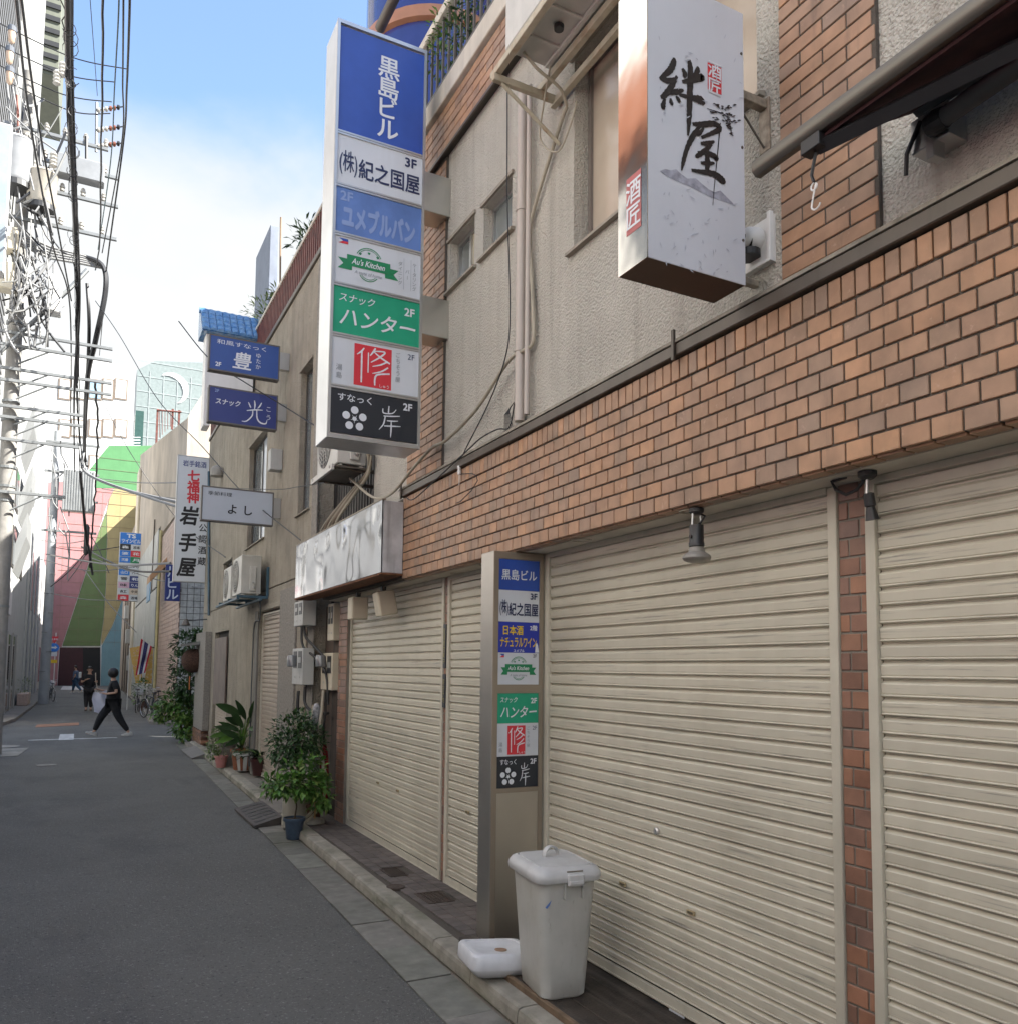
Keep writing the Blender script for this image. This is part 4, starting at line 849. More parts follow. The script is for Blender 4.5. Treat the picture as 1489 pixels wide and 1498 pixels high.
m = MB(); m.bbox(2.09, 2.13, 2.9, 4.38, 5.455, 5.498, .003); m.build('rail', rustbr, t); m = MB(); m.bbox(2.40, 2.44, 2.9, 4.36, 5.455, 5.498, .003); m.build('rail', rustbr, t); m = MB(); m.bbox(2.50, 2.54, 2.9, 4.36, 5.40, 5.44, .003); m.build('rail', rustbr, t)
for yy in (4.30, 3.10): MB().bbox(2.08, UX-.001, yy, yy+.035, 5.41, 5.454, .003).build('arm', rustbr, t); MB().tube([(2.14, yy+.017, 5.41), (UX-.01, yy+.017, 5.15)], .012, 6).build('brace', rustbr, t)
pipe('cable', [(2.20, 4.15, 5.52), (2.28, 4.12, 5.42), (2.45, 4.15, 5.38), (2.53, 4.20, 5.32)], .010, conduit_m, 'beige drain hose dropping from the high air conditioner')
pipe('cable', [(2.30, 4.06, 5.62), (2.34, 4.30, 5.72), (2.38, 4.42, 5.95), (2.46, 4.30, 6.10), (2.5, 4.2, 6.2)], .016, mat('grey_hose', (.10, .11, .11), .6), 'dark insulated hose looping up behind the high air conditioner')
pipe('cable', [(2.36, 4.05, 5.60), (2.42, 4.30, 5.35), (2.45, 4.38, 5.18), (2.50, 4.25, 5.05), (2.54, 4.16, 5.20), (2.54, 4.1, 5.3)], .006, conduit_m, 'curled beige hose end hanging under the high air conditioner')
aircon((2.20, 8.02, 3.86), .78, .30, .62, 'grey air conditioner below the tall sign tower, over the mirror sign box', m_=mat('aircon_pale', (.50, .49, .46)))
t = thing('aircon_support', (2.35, 8.4, 3.8), 'dark flat bracket under the lower air conditioner', 'bracket')
for yy in (8.05, 8.72): MB().bbox(2.14, 2.84, yy, yy+.035, 3.82, 3.855, .003).build('arm', brown_alu, t)
MB().bbox(2.14, 2.17, 8.0, 8.82, 3.80, 3.86, .003).build('rail', MC['aircon_pale'], t); MB().box(2.18, 2.50, 8.0, 8.8, 3.835, 3.853).build('tray', brown_alu, t)
for i in range(5):
    pipe('cable', [(2.42+.02*i, 7.98-.03*i, 4.15-.05*i), (2.50, 7.93, 3.95-.03*i), (2.50, 7.96+.05*i, 3.78), (2.45, 8.25+.12*i, 3.62), (2.42, 8.7+.16*i, 3.45), (2.44, 9.0+.16*i, 3.32)], .018-.002*i, conduit_m if i % 2 == 0 else mat('brown_hose', (.22, .18, .13), .7), ['thickest', 'second thickest', 'middle', 'thin', 'thinnest'][i]+' hose of the bundle from the lower air conditioner behind the mirror sign', 'hose', 'hoses of the lower air conditioner')
# folding arm awning at the top right
AW = thing('awning', (2.35, .8, 3.6), 'folded dark awning with a silver front bar and maroon fabric, near the top right', 'awning')
m = MB(); m.rings([[Vector((2.15+a, yy, 3.70+b)) for a, b in ((-.030, -.02), (-.034, .0), (-.030, .02), (-.012, .034), (.012, .032), (.026, .018), (.026, -.016), (.010, -.032), (-.014, -.034))] for yy in (2.20, -1.2)]); m.build('front_bar', metal('bar_alu', (.17, .16, .14), .42), AW, smooth=True)
fabric = mat('maroon_fabric', (.06, .022, .024), .9, var=.2, vs=12)
m = MB(); m.prism([(2.16, 1.98, 3.668), (2.47, 1.80, 3.79), (2.47, 1.80, 3.775), (2.16, 1.98, 3.655)], (0, -3, 0)); m.build('fabric', fabric, AW)
MB().tube([(2.155, 1.74, 3.70), (2.155, -1.2, 3.70)], .033, 14).build('sleeve', mat('awning_grey', (.085, .085, .09), .7), AW, smooth=True)
MB().tube([(2.49, 1.79, 3.80), (2.49, -1.2, 3.80)], .04, 14).build('roller', mat('awning_grey', (.085, .085, .09), .7), AW, smooth=True)
m = MB(); m.tube([(2.17, 1.93, 3.64), (2.30, 1.15, 3.60), (2.44, .1, 3.70)], .030, 4); m.build('arm', mat('arm_black', (.025, .025, .028), .4), AW)
m = MB(); m.tube([(2.43, 1.66, 3.66), (2.40, .9, 3.68), (2.30, -.4, 3.66)], .032, 12); m.build('rear_arm', mat('awning_grey', (.085, .085, .09)), AW, smooth=True)
m = MB(); m.bbox(2.46, UX-.001, 1.66, 1.80, 3.62, 3.74, .004); m.bbox(2.44, 2.50, 1.70, 1.73, 3.56, 3.66, .003); m.build('wall_bracket', alu, AW); m = MB(); m.lathe([(.035, -.03), (.04, 0), (.035, .03)], (2.43, 1.68, 3.66), 14, 'Y'); m.tube([(2.46, 1.76, 3.72), (2.44, 1.80, 3.62), (2.46, 1.82, 3.56)], .008, 6); m.build('hinge', black, AW)
m = MB(); m.bbox(2.13, 2.18, 1.90, 1.98, 3.62, 3.67, .003); m.tube([(2.16, 1.94, 3.62), (2.16, 1.96, 3.55), (2.16, 1.95, 3.52)], .006, 6); m.build('bar_joint', black, AW)
t = solo(MB().tube([(2.16, 1.95+.013*sin(a)*1.0, 3.505+.013*cos(a)) for a in [i*.5 for i in range(12)]]+[(2.16, 1.953, 3.475), (2.16, 1.958, 3.455)]+[(2.16, 1.943+.019*cos(a), 3.44+.019*sin(a)) for a in [-.1-i*.35 for i in range(9)]], .0032, 6).build('hook', white, None, smooth=True), 'small white plastic S hook hanging from the end of the awning bar', 'hook')

# ================================================================== BIN, WEIGHT, POTS
def rrect(cx, cy, hx, hy, z, r, rot=0, n=5):
    out_ = []
    for sx1, sy1, a0 in ((1, 1, 0), (-1, 1, 90), (-1, -1, 180), (1, -1, 270)):
        for i in range(n+1):
            a = radians(a0+90*i/n); x, y = sx1*(hx-r)+r*cos(a), sy1*(hy-r)+r*sin(a)
            out_.append(Vector((cx+x*cos(rot)-y*sin(rot), cy+x*sin(rot)+y*cos(rot), z)))
    return out_
B = thing('dustbin', (2.35, 3.98, .14), 'tall pale grey plastic bin with a clipped lid, standing before the stainless pylon', 'dustbin')
cx, cy, rot = 2.345, 3.985, radians(-7)
binm = mat('bin_plastic', (.47, .465, .43), .45, var=.07, vs=5, streak=.35, dirt=(.27, .25, .20)); scuffs(binm, (30, 30, 9), .60, .70, (.20, .18, .14), .5); scuffs(binm, (3, 3, 3), .55, .72, (.34, .32, .27), .5); lidm = mat('lid_plastic', (.52, .52, .51), .4, var=.08, vs=9)
m = MB(); m.rings([rrect(cx, cy, .125+.04*(t**.9)+(-.01 if t == 0 else 0), .165+.05*t+(-.01 if t == 0 else 0), .137+.628*t, .05+.01*t, rot) for t in (0, .02, .2, .4, .6, .8, .95, 1)]); m.build('body', binm, B, smooth=True)
m = MB(); m.rings([rrect(cx, cy, a, b, zz, r, rot) for a, b, zz, r in ((.172, .222, .745, .06), (.188, .238, .748, .07), (.194, .244, .765, .075), (.194, .244, .778, .075), (.190, .240, .79, .075), (.176, .226, .812, .07), (.152, .202, .823, .06), (.148, .198, .813, .06), (.143, .193, .823, .055), (.06, .10, .832, .04))]); m.build('lid', lidm, B, smooth=True)
m = MB(); hb = []
for t_ in [i/10 for i in range(11)]:
    a = pi*t_; hb.append([Vector((cx-.0+.052*cos(a)*1.0*cos(rot+.35)-w*sin(rot+.35), cy+.03+.052*cos(a)*sin(rot+.35)+w*cos(rot+.35), .825+.05*sin(a)+h)) for w, h in ((-.014, 0), (.014, 0), (.014, .010), (-.014, .010))])
m.rings(hb); m.build('lid_handle', lidm, B, smooth=True)
def rot_(x, y): return (cx+x*cos(rot)-y*sin(rot), cy+x*sin(rot)+y*cos(rot))
MB().lathe([(.034, 0), (.034, .007), (.027, .004), (.027, 0)], (*rot_(.03, -.10), .822), 20, cap=False).build('lid_ring', mat('lid_grime', (.22, .19, .14), .7), B)
m = MB(); M_ = Matrix.Translation((cx, cy, 0)) @ Matrix.Rotation(rot, 4, 'Z')
MB().bbox(.02-.045, .02+.045, -.256, -.236, .730, .792, .006).xf(M_).build('clip', lidm, B)
MB().bbox(.02-.040, .02+.040, -.262, -.257, .742, .76, .002).xf(M_).build('clip', lidm, B)
MB().box(.02-.045, .02+.045, -.236, -.222, .800, .806).xf(M_).build('clip_slot', mat('lid_grime', (.22, .19, .14)), B)
for s_ in (-1, 1): MB().bbox(.02+s_*.05-.004, .02+s_*.05+.004, -.232, -.190, .66, .745, .002).xf(M_).build('clip_rib', binm, B)
m = MB(); m.prism([(-.135, -.2068, .625), (-.10, -.2078, .66), (-.11, -.2072, .635), (-.125, -.2066, .618)], (0, -.001, 0)); m.xf(M_).build('sticker_scrap', P_LBLUE, B)
t = thing('plastic_weight', (2.22, 4.42, .12), 'squat white plastic base weight with a round filler hole, leaning beside the grey bin', 'weight')
M_ = Matrix.Translation((2.205, 4.40, .105)) @ Matrix.Diagonal((1.05, 1.05, .86, 1)) @ Matrix.Rotation(radians(-4), 4, 'X') @ Matrix.Rotation(radians(5), 4, 'Y') @ Matrix.Rotation(radians(-10), 4, 'Z')
wp = mat('weight_plastic', (.68, .69, .71), .4, var=.08, vs=9, streak=.1)
m = MB(); m.rings([rrect(0, 0, a, a*1.02, zz, r) for a, zz, r in ((.10, .0, .03), (.13, .012, .04), (.175, .06, .05), (.18, .075, .05), (.18, .15, .05), (.172, .165, .05), (.15, .168, .045), (.148, .16, .045), (.14, .16, .04), (.118, .156, .035), (.10, .146, .03), (.03, .146, .03))]); m.xf(M_).build('body', wp, t, smooth=True)
MB().lathe([(.034, .147), (.034, .152), (.026, .152), (.024, .149)], (.02, -.02, 0), 20).xf(M_).build('filler_cap', mat('cap_tan', (.40, .26, .17), .6), t)

def leafshape(p, d, up, L_, Wd, bend=.25, seg=1):
    """a folded pointed leaf: 4 faces per segment pair"""
    d = d.normalized(); s_ = d.cross(up); s_ = s_.normalized() if s_.length > 1e-4 else Vector((1, 0, 0)); n_ = s_.cross(d)
    if seg == 1:
        return [p, p+d*L_*.5+s_*Wd*.5+n_*Wd*.12, p+d*L_-n_*bend*L_*.5, p+d*L_*.5-s_*Wd*.5+n_*Wd*.12, p+d*L_*.55-n_*Wd*.05], [(0, 1, 4), (1, 2, 4), (2, 3, 4), (3, 0, 4)]
    vs = []; fs = []
    for i in range(seg+1):
        t_ = i/seg; w = Wd*.5*(sin(pi*min(t_*.93+.05, 1))**.75); c_ = p+d*L_*t_-n_*bend*L_*t_*t_
        vs += [c_+s_*w+n_*w*.25, c_, c_-s_*w+n_*w*.25]
    for i in range(seg): k = i*3; fs += [(k, k+3, k+4, k+1), (k+1, k+4, k+5, k+2)]
    return vs, fs
def rv(): 
    while True:
        v = Vector((random.uniform(-1, 1), random.uniform(-1, 1), random.uniform(-1, 1)))
        if .05 < v.length < 1: return v
def foliage(blobs, n, L_, Wd, droop=.1, shell=.55):
    mb = MB(); tot = sum(b[3]**2 for b in blobs)
    for bx, by, bz, br, *sq in blobs:
        s3 = sq[0] if sq else 1
        for i in range(int(n*br*br/tot)):
            v = rv(); v = v*( (shell+(1-shell)*random.random())/v.length if random.random() < .75 else 1)
            p = Vector((bx+v.x*br, by+v.y*br, bz+v.z*br*s3)); d = (v.normalized()+rv()*.9+Vector((0, 0, -droop))); k = random.uniform(.6, 1.25)
            mb.add(*leafshape(p, d, Vector((0, 0, 1))+rv()*.5, L_*k, Wd*k))
    return mb
# the shrubs by the meters
t = thing('potted_shrub', (2.30, 9.75, .03), 'dark glossy round shrub on a crooked stem in a tall pale urn', 'potted plant')
m = MB(); m.lathe([(.13, 0), (.155, .02), (.15, .3), (.165, .44), (.185, .47), (.185, .50), (.16, .50), (.15, .45)], (2.27, 9.62, .02), 24); m.build('urn', mat('urn_stone', (.38, .36, .30), .85, streak=.4, bump=.3), t, smooth=True)
MB().tube([(2.27, 9.62, .46), (2.28, 9.60, .65), (2.24, 9.58, .85), (2.27, 9.62, 1.15)], [.02, .017, .015, .008], 7).build('trunk', bark, t)
for dx, dy, dz in ((-.2, -.1, .3), (.15, .1, .35), (.1, -.15, .2), (-.1, .15, .45)): MB().tube([(2.25, 9.59, .85), (2.25+dx*.6, 9.6+dy*.6, .85+dz*.6), (2.25+dx, 9.6+dy, .85+dz)], [.009, .006, .003], 5).build('branch', bark, t)
foliage([(2.24, 9.6, 1.08, .28), (2.10, 9.5, .95, .20), (2.36, 9.6, .98, .24), (2.42, 9.75, 1.05, .15), (2.12, 9.6, .82, .13), (2.22, 9.62, 1.18, .08)], 1500, .07, .034).build('crown', leaf_d, t, kind='stuff')
t = thing('potted_shrub', (2.12, 9.12, .02), 'light green spreading shrub in a blue plastic pot, at the kerb end', 'potted plant')
m = MB(); m.lathe([(.075, 0), (.082, .01), (.098, .18), (.102, .19), (.115, .19), (.118, .20), (.116, .225), (.104, .225), (.100, .20)], (2.13, 9.08, .012), 26); m.build('pot', mat('blue_pot', (.055, .085, .13), .45, var=.15, vs=30), t, smooth=True)
MB().lathe([(.1, .205), (.001, .21)], (2.13, 9.08, .012), 16).build('soil', bark, t)
MB().tube([(2.13, 9.08, .21), (2.15, 9.08, .35), (2.13, 9.10, .5), (2.18, 9.15, .62)], [.009, .008, .006, .004], 6).build('stem', bark, t)
foliage([(2.14, 9.08, .58, .22, .6), (1.94, 9.0, .58, .15, .6), (2.34, 9.1, .56, .18, .7), (2.40, 9.1, .43, .13), (2.12, 9.1, .74, .10), (2.38, 9.2, .72, .12), (1.84, 9.0, .62, .09), (2.25, 9.2, .82, .08)], 800, .095, .052, .25).build('crown', leaf_m, t, kind='stuff')
for yy, zz, s_, lab in ((9.55, .08, .10, 'brown flower pot on the kerb behind the shrub'),):
    solo(MB().lathe([(s_*.7, 0), (s_, .18), (s_*1.08, .18), (s_*1.08, .21), (s_*.9, .21)], (2.45, yy, zz), 18).build('flower_pot', mat('brown_pot', (.12, .06, .04), .7)), lab, 'flower pot')
solo(MB().bbox(2.40, 2.415, 9.3, 9.32, .1, .55, .002).build('stick', mat('pine_stick', (.42, .27, .12), .7)), 'short yellow wooden stick standing behind the blue pot', 'stick')
solo(MB().rings([rrect(2.42, 9.35, a, a*.8, zz, .03, .4) for a, zz in ((.08, .095), (.10, .11), (.09, .15), (.05, .17))]).build('stone', concrete, None, smooth=True), 'rough lump of concrete lying by the pipes at the kerb end', 'stone')
# folded umbrella, tied pipes and cloths by the meters
pipe('cable', [(2.56, 9.66, 1.58), (2.54, 9.63, 1.35), (2.50, 9.60, 1.0), (2.55, 9.55, .75), (2.50, 9.45, .45), (2.35, 9.30, .22), (2.15, 9.2, .15)], .018, conduit_m, 'thick beige hose winding down from the meters and out over the kerb', 'hose')
pipe('cable', [(2.46, 9.72, 1.4), (2.44, 9.70, 1.1), (2.50, 9.66, .85), (2.58, 9.5, .60), (2.50, 9.40, .30), (2.30, 9.25, .15)], .014, conduit_m, 'thinner beige hose beside the thick one at the meters', 'hose')
t = thing('wrapped_cloth', (2.55, 9.75, .3), 'red cloth bundle with grey plastic wrap tied to the pipes behind the tiled pier', 'cloth bundle')
MB().lathe([(.02, .28), (.05, .32), (.055, .6), (.045, .8), (.02, .95)], (2.60, 9.68, 0), 12).build('red_cloth', mat('red_cloth', (.32, .02, .03), .8, var=.3, vs=14, bump=.8, bs=20), t, smooth=True)
MB().lathe([(.02, .60), (.05, .66), (.045, .8), (.06, .88), (.04, .97), (.05, 1.05), (.03, 1.2), (.055, 1.26), (.05, 1.38), (.02, 1.42)], (2.50, 9.72, 0), 12).build('plastic_wrap', mat('plastic_wrap', (.42, .43, .45), .35, var=.4, vs=18, bump=1, bs=18), t, smooth=True)
# electricity meter boxes
def meterbox(pl, pm_, pr, yt, yb, Yf, m_, lab, sides=True):
    tl, tr_ = ony(Yf, pm_, yt), ony(Yf, pr, yt); zb = ony(Yf, (pm_+pr)/2, yb).z; x0, x1 = tl.x, tr_.x; y1 = max(onx(x0, pl, (yt+yb)/2).y, Yf+.12); z1 = tl.z
    t = thing('meter_box', ((x0+x1)/2, (Yf+y1)/2, zb), lab, 'meter box', 'electricity meter boxes in the recess')
    MB().bbox(x0, x1, Yf, y1, zb, z1, .006).build('case', m_, t)
    h = z1-zb; d = (y1-Yf)
    for k in (0, 1):
        ya, yb_ = Yf+d*(.10+.45*k), Yf+d*(.42+.45*k); MB().bbox(x0-.004, x0+.001, ya, yb_, zb+h*.45, z1-h*.08, .0015).build('dial_window', black, t)
        MB().box(x0-.007, x0-.004, ya+.02, yb_-.02, zb+h*.6, zb+h*.75).build('dial', greyplastic, t)
        MB().lathe([(.012, -.004), (.012, 0)], (x0, (ya+yb_)/2, zb+h*.2), 8, 'X').build('screw', greyplastic, t)
    return t, x0, x1, y1, zb, z1
mb1 = meterbox(431, 444, 464, 878, 915, 10.2, greyplastic, 'small grey double meter box at the top, just under the mirror sign')
mb2 = meterbox(480, 489, 505, 882, 937, 9.65, cream, 'tall narrow cream meter box with one window, upper right of the four')
mb3 = meterbox(428, 444, 461, 948, 1002, 10.2, greyplastic, 'grey double meter box at lower left, with bent black pipes beneath')
mb4 = meterbox(470, 487, 505, 955, 1010, 9.65, cream, 'cream double meter box at lower right, next to the tiled pier')
for px, py, Y, b in ((429, 962, 10.3, mb3), (471, 962, 9.8, mb4)):
    c = ony(Y, px, py+5); solo(MB().lathe([(.05, -.07), (.06, -.06), (.06, .05), (.05, .07)], (c.x-.01, Y, c.z), 16).build('glass_meter', mat('meter_glass', (.20, .21, .22), .1, spec=1), None, smooth=True), 'round glass electricity meter on the '+('grey' if b is mb3 else 'cream')+' lower meter box', 'meter')
cond = mat('black_conduit', (.035, .035, .035), .5)
rnd = random.Random(5)
for i, (lab) in enumerate(('outermost bent black conduit under the grey lower meter box', 'second black conduit looping from the grey lower meter box', 'short black conduit between the grey meter boxes', 'black conduit sweeping from the grey box to the cream box', 'thin black conduit at the back of the meter recess', 'black conduit falling from the cream lower meter box')):
    P_ = [[(2.42, 10.3, 1.55), (2.42, 10.3, 1.30), (2.48, 10.22, 1.22), (2.58, 10.0, 1.30), (2.65, 9.85, 1.45)], [(2.50, 10.3, 1.6), (2.50, 10.28, 1.40), (2.56, 10.1, 1.30), (2.66, 9.8, 1.30)], [(2.48, 10.35, 2.35), (2.5, 10.3, 2.2), (2.62, 10.0, 2.0), (2.66, 9.9, 1.85)],
          [(2.44, 10.32, 2.35), (2.46, 10.3, 2.1), (2.58, 10.1, 1.95), (2.64, 9.85, 1.75), (2.66, 9.8, 1.4)], [(2.75, 9.9, 2.55), (2.75, 9.9, 1.5), (2.75, 9.95, .2)], [(2.60, 9.72, 1.55), (2.61, 9.72, 1.3), (2.60, 9.75, 1.1), (2.66, 9.8, .6), (2.7, 9.85, .2)]][i]
    pipe('conduit', P_, .02-.0015*i, cond, lab, 'conduit')
MB().box(2.74, 2.80, 9.58, 10.3, .2, 2.6).build('meter_backboard', mat('backboard', (.09, .065, .05), .8, streak=.5), A)

# ================================================================== BUILDING B : grooved brown stucco
BX = 2.60
BB = thing('corner_building', (2.6, 15, 0), 'greyish brown building with vertically grooved rough walls, next beyond the mirror sign', 'building')
bstucco = mat('brown_stucco', (.35, .31, .245), .95, var=.14, vs=2.5, bump=1, bs=40, bd=.03, streak=.45, dirt=(.17, .15, .12))
col_m = mat('column_pebble', (.30, .275, .24), .95, var=.2, vs=30, bump=1, bs=60)
HB = [(10.78, 11.45, 3.93, 5.95), (13.75, 15.35, 3.95, 5.78), (12.28, 13.88, .1, 2.72), (17.0, 18.9, .1, 2.55), (10.55, 10.75, .1, 2.95), (16.9, 18.0, 3.15, 3.95)]
MB().box(BX+.22, 6, 10.34, 20.9, 0, 7.25).build('core', mat('dark_core', (.05, .045, .04), .9), BB)
ys = [10.34+i*.352 for i in range(31)]; edges = sorted(set([round(v, 3) for v in ys if v < 20.9]+[20.9]))
i = 0
for a, b in zip(edges[:-1], edges[1:]):
    cuts = sorted({.1, 3.05, 7.25})
    spans = [(.1, 3.05), (3.065, 7.25)]
    for z0, z1 in spans:
        sub = sorted({a, b, *[v for h in HB for v in h[:2] if a < v < b and not (h[3] <= z0 or h[2] >= z1)]})
        for c, d in zip(sub[:-1], sub[1:]):
            zz = [(z0, z1)]
            for h in HB:
                if h[0] < (c+d)/2 < h[1]:
                    nz_ = []
                    for p, q_ in zz:
                        if h[3] <= p or h[2] >= q_: nz_.append((p, q_)); continue
                        if h[2] > p: nz_.append((p, h[2]))
                        if h[3] < q_: nz_.append((h[3], q_))
                    zz = nz_
            for p, q_ in zz:
                if q_-p > .02 and d-c > .02: MB().bbox(BX, BX+.215, c+(.007 if c == a else 0), d-(.007 if d == b else 0), p, q_, .006).build('wall_panel', bstucco, BB)
MB().bbox(BX-.02, BX+.0, 10.30, 10.55, .1, 7.2, .004).build('corner_column', col_m, BB)
MB().bbox(BX-.03, BX-.001, 11.25, 12.24, .1, 2.95, .004).build('column', col_m, BB)
MB().bbox(BX-.03, BX-.001, 13.90, 14.15, .1, 2.75, .004).build('column', mat('column_dark', (.19, .18, .16), .9, bump=.6), BB)
MB().bbox(BX-.025, BX-.001, 12.2, 13.95, 2.73, 2.80, .004).build('lintel', bstucco, BB)
MB().box(BX+.02, BX+.2, 10.55, 10.75, .1, 2.95).build('recess', MC['dark_core'], BB)
wf = mat('bronze_window', (.10, .09, .08), .4, .4)
dk = mat('dark_pane', (.14, .16, .17), .08, spec=1)
window(BB, *HB[0], BX, .08, wf, [dk], 1, sillm=bstucco); window(BB, *HB[1], BX, .08, wf, [mat('bright_pane', (.55, .60, .66), .15), dk], 2, sillm=bstucco); window(BB, *HB[5], BX, .08, wf, [MC['bright_pane'], dk], 2, sillm=bstucco)
shutter(12.33, 13.84, 'brownish roller shutter of the grooved brown building, behind the potted plants', zb=.12, ztop=2.68, parent=None, x=BX+.06, m_=mat('pinkish_shutter', (.42, .35, .28), .5, var=.08, streak=.3))
MB().box(BX+.10, BX+.14, 17.0, 18.9, .1, 2.55).build('entrance_recess', MC['dark_core'], BB)
MB().bbox(BX-.05, BX-.02, 16.95, 18.5, 1.05, 2.42, .006).build('hoarding_board', mat('brown_board', (.16, .12, .10), .6, var=.2, streak=.4), BB)
for i in range(18): MB().bbox(BX+.06, BX+.09, 17.05, 18.85, .12+i*.055, .17+i*.055, .003).build('slat', mat('pinkish_shutter', (.42, .35, .28)), BB)
MB().bbox(BX-.14, BX-.002, 19.3, 20.9, .42, 2.60, .006).build('entrance_column', col_m, BB)
for r in range(6):
    for k in range(7): MB().bbox(BX-.15, BX-.001, 19.3+k*.228+(.11 if r % 2 else 0)-.0, min(19.3+k*.228+.218+(.11 if r % 2 else 0), 20.9), .02+r*.066, .02+r*.066+.058, .003).build('brick', brick_dark, BB)
MB().bbox(BX-.03, 6, 10.3, 20.9, 7.255, 7.33, .005).build('roof_edge', brown_alu, BB)
RB = thing('roof_railing', (2.6, 15, 7.33), 'red brown slatted roof railing with a pale top bar on the grooved brown building', 'railing')
MB().bbox(2.57, 2.63, 10.3, 20.9, 7.86, 7.91, .005).build('top_rail', MC['coping_cream'], RB)
redrail = mat('red_brown_rail', (.17, .055, .04), .6, var=.3, vs=8); bal = None; y = 10.36
while y < 20.8:
    if bal is None: bal = MB().box(2.585, 2.60, -.028, .028, 7.34, 7.86).build('slat', redrail, RB); bal.location.y = y
    else: o = bal.copy(); COL.objects.link(o); o.location.y = y
    y += .115
solo(MB().bbox(2.75, 2.77, 14.5, 19.0, 7.35, 7.80, .002).build('red_sheet', mat('red_sheet', (.42, .08, .07), .7, var=.35, vs=4)), 'faded red sheet hung behind the red brown roof railing', 'sheet')
solo(MB().bbox(3.5, 3.7, 18.95, 20.7, 7.3, 12.0, .01).build('roof_panel', mat('bluegrey_panel', (.22, .25, .31), .6)), 'tall blue grey slab rising from the roof behind the railing plants', 'roof panel')
pipe('pole', [onx(3.2, 410, 470), onx(3.2, 410.5, 400), onx(3.2, 411, 340), onx(3.2, 411.5, 318)], .018, mat('rusty_pole', (.25, .16, .09), .7), 'thin rusty pole standing above the red brown roof railing', 'pole')
for px, py, w, lab, lm in ((455, 345, .35, 'dark spiky bush above the near end of the red brown railing', leaf_d), (392, 455, .45, 'pale yellowish shrub behind the far end of the red brown railing', leaf_l), (415, 430, .25, 'small pale sprig above the middle of the red brown railing', leaf_l)):
    c = onx(2.9, px, py); t = thing('roof_shrub', (c.x, c.y, 7.33), lab, 'shrub')
    foliage([(c.x, c.y, c.z-.05, w, .8), (c.x+.1, c.y+w*.6, c.z-.25, w*.8), (c.x, c.y-w*.5, c.z-.2, w*.6)], 320, .14, .035, -.3, .2).build('crown', lm, t, kind='stuff'); MB().tube([(c.x, c.y, 7.33), (c.x, c.y, c.z)], .02, 6).build('stem', bark, t)
MB().box(4.2, 8, 9.2, 20.5, 7.34, 11.1).build('roof_sun_block', bstucco, BB)  # box added behind the railing to keep the sun off the signs
# box signs bracketed off building B
def boxsign(pl, pr, yt, yb, Yf, depth, face_m, case_m, lab, art, brackets=(), wall=BX):
    a = ony(Yf, pl, yt); b = ony(Yf, pr, yb); zt = (ony(Yf, pl, yt).z+ony(Yf, pr, yt+(pr-pl)*.155).z)/2; x0, x1 = a.x, b.x; zb = ony(Yf, pr, yb).z
    t = thing('projecting_sign', ((x0+x1)/2, Yf+depth/2, zb), lab, 'sign')
    MB().bbox(x0, x1, Yf+.008, Yf+depth, zb, zt, .006).build('case', case_m, t)
    p = MB().box(x0+.02, x1-.02, Yf, Yf+.0075, zb+.02, zt-.02).build('sign_face', face_m, t)
    m = MB(); m.box(x0, x1, Yf-.004, Yf+.0078, zb, zb+.019); m.box(x0, x1, Yf-.004, Yf+.0078, zt-.019, zt); m.box(x0, x0+.019, Yf-.004, Yf+.0078, zb+.0195, zt-.0195); m.box(x1-.019, x1, Yf-.004, Yf+.0078, zb+.0195, zt-.0195); m.build('frame', case_m, t)
    f = Face((x0+.02, Yf, zt-.02), (1, 0, 0), (0, 0, -1), (0, -1, 0), p, x1-x0-.04, zt-zb-.04); art(f); f.done()
    for z0, z1 in brackets: MB().bbox(x1+.001, wall-.001, Yf+.02, Yf+depth*.8, zb+(zt-zb)*z0, zb+(zt-zb)*z1, .004).build('bracket', alu, t)
    return t
brw = mat('bronze_case', (.14, .13, .12), .5); whc = mat('white_case', (.62, .62, .60), .5, streak=.3)
def art_yutaka(f):
    f.text('和風すなっく', .45, .15, .14, P_LETTER, .0, width=.72); f.text('豊', .47, .62, .50, P_LETTER, .016, width=.26, slant=.1); f.text('ゆたか', .70, .55, .15, P_LETTER, vert=True, gap=1.15); f.text('2F', .12, .84, .12, P_LETTER, .03)
def art_hikari(f):
    f.text('スナック', .27, .40, .17, P_LETTER, .02, width=.36, slant=.1); f.text('こう', .88, .55, .17, P_LETTER, vert=True, gap=1.5); f.text('2F', .1, .09, .09, P_FADE, .02)
    for st in ([(.66, .22, .012), (.67, .35, .022), (.665, .48, .012)], [(.57, .30, .012), (.60, .42, .02), (.61, .46, .008)], [(.77, .26, .012), (.74, .38, .02), (.71, .45, .008)], [(.55, .56, .012), (.68, .50, .02), (.79, .48, .008)], [(.64, .52, .014), (.63, .70, .018), (.55, .88, .016), (.48, .90, .008)], [(.70, .51, .014), (.71, .75, .02), (.76, .87, .022), (.84, .88, .018), (.86, .76, .006)]): f.stroke(st, P_LETTER)
def art_yoshi(f):
    f.text('季節料理', .24, .17, .13, P_INK, .0, width=.34); f.text('よ', .42, .62, .28, P_INK, .02, slant=.05); f.text('し', .65, .62, .28, P_INK, .02)
boxsign(307, 409, 489, 557, 12.2, .14, paint('sign_blue_mid', (.035, .085, .30)), brw, 'upper blue sign with a large brushed character, above the violet one on the brown building', art_yutaka, ((.35, .85),))
boxsign(306, 406, 563, 630, 12.3, .14, P_NAVY, brw, 'violet navy sign with white brush lettering, between the blue sign and the pale one', art_hikari, ((.3, .8),))
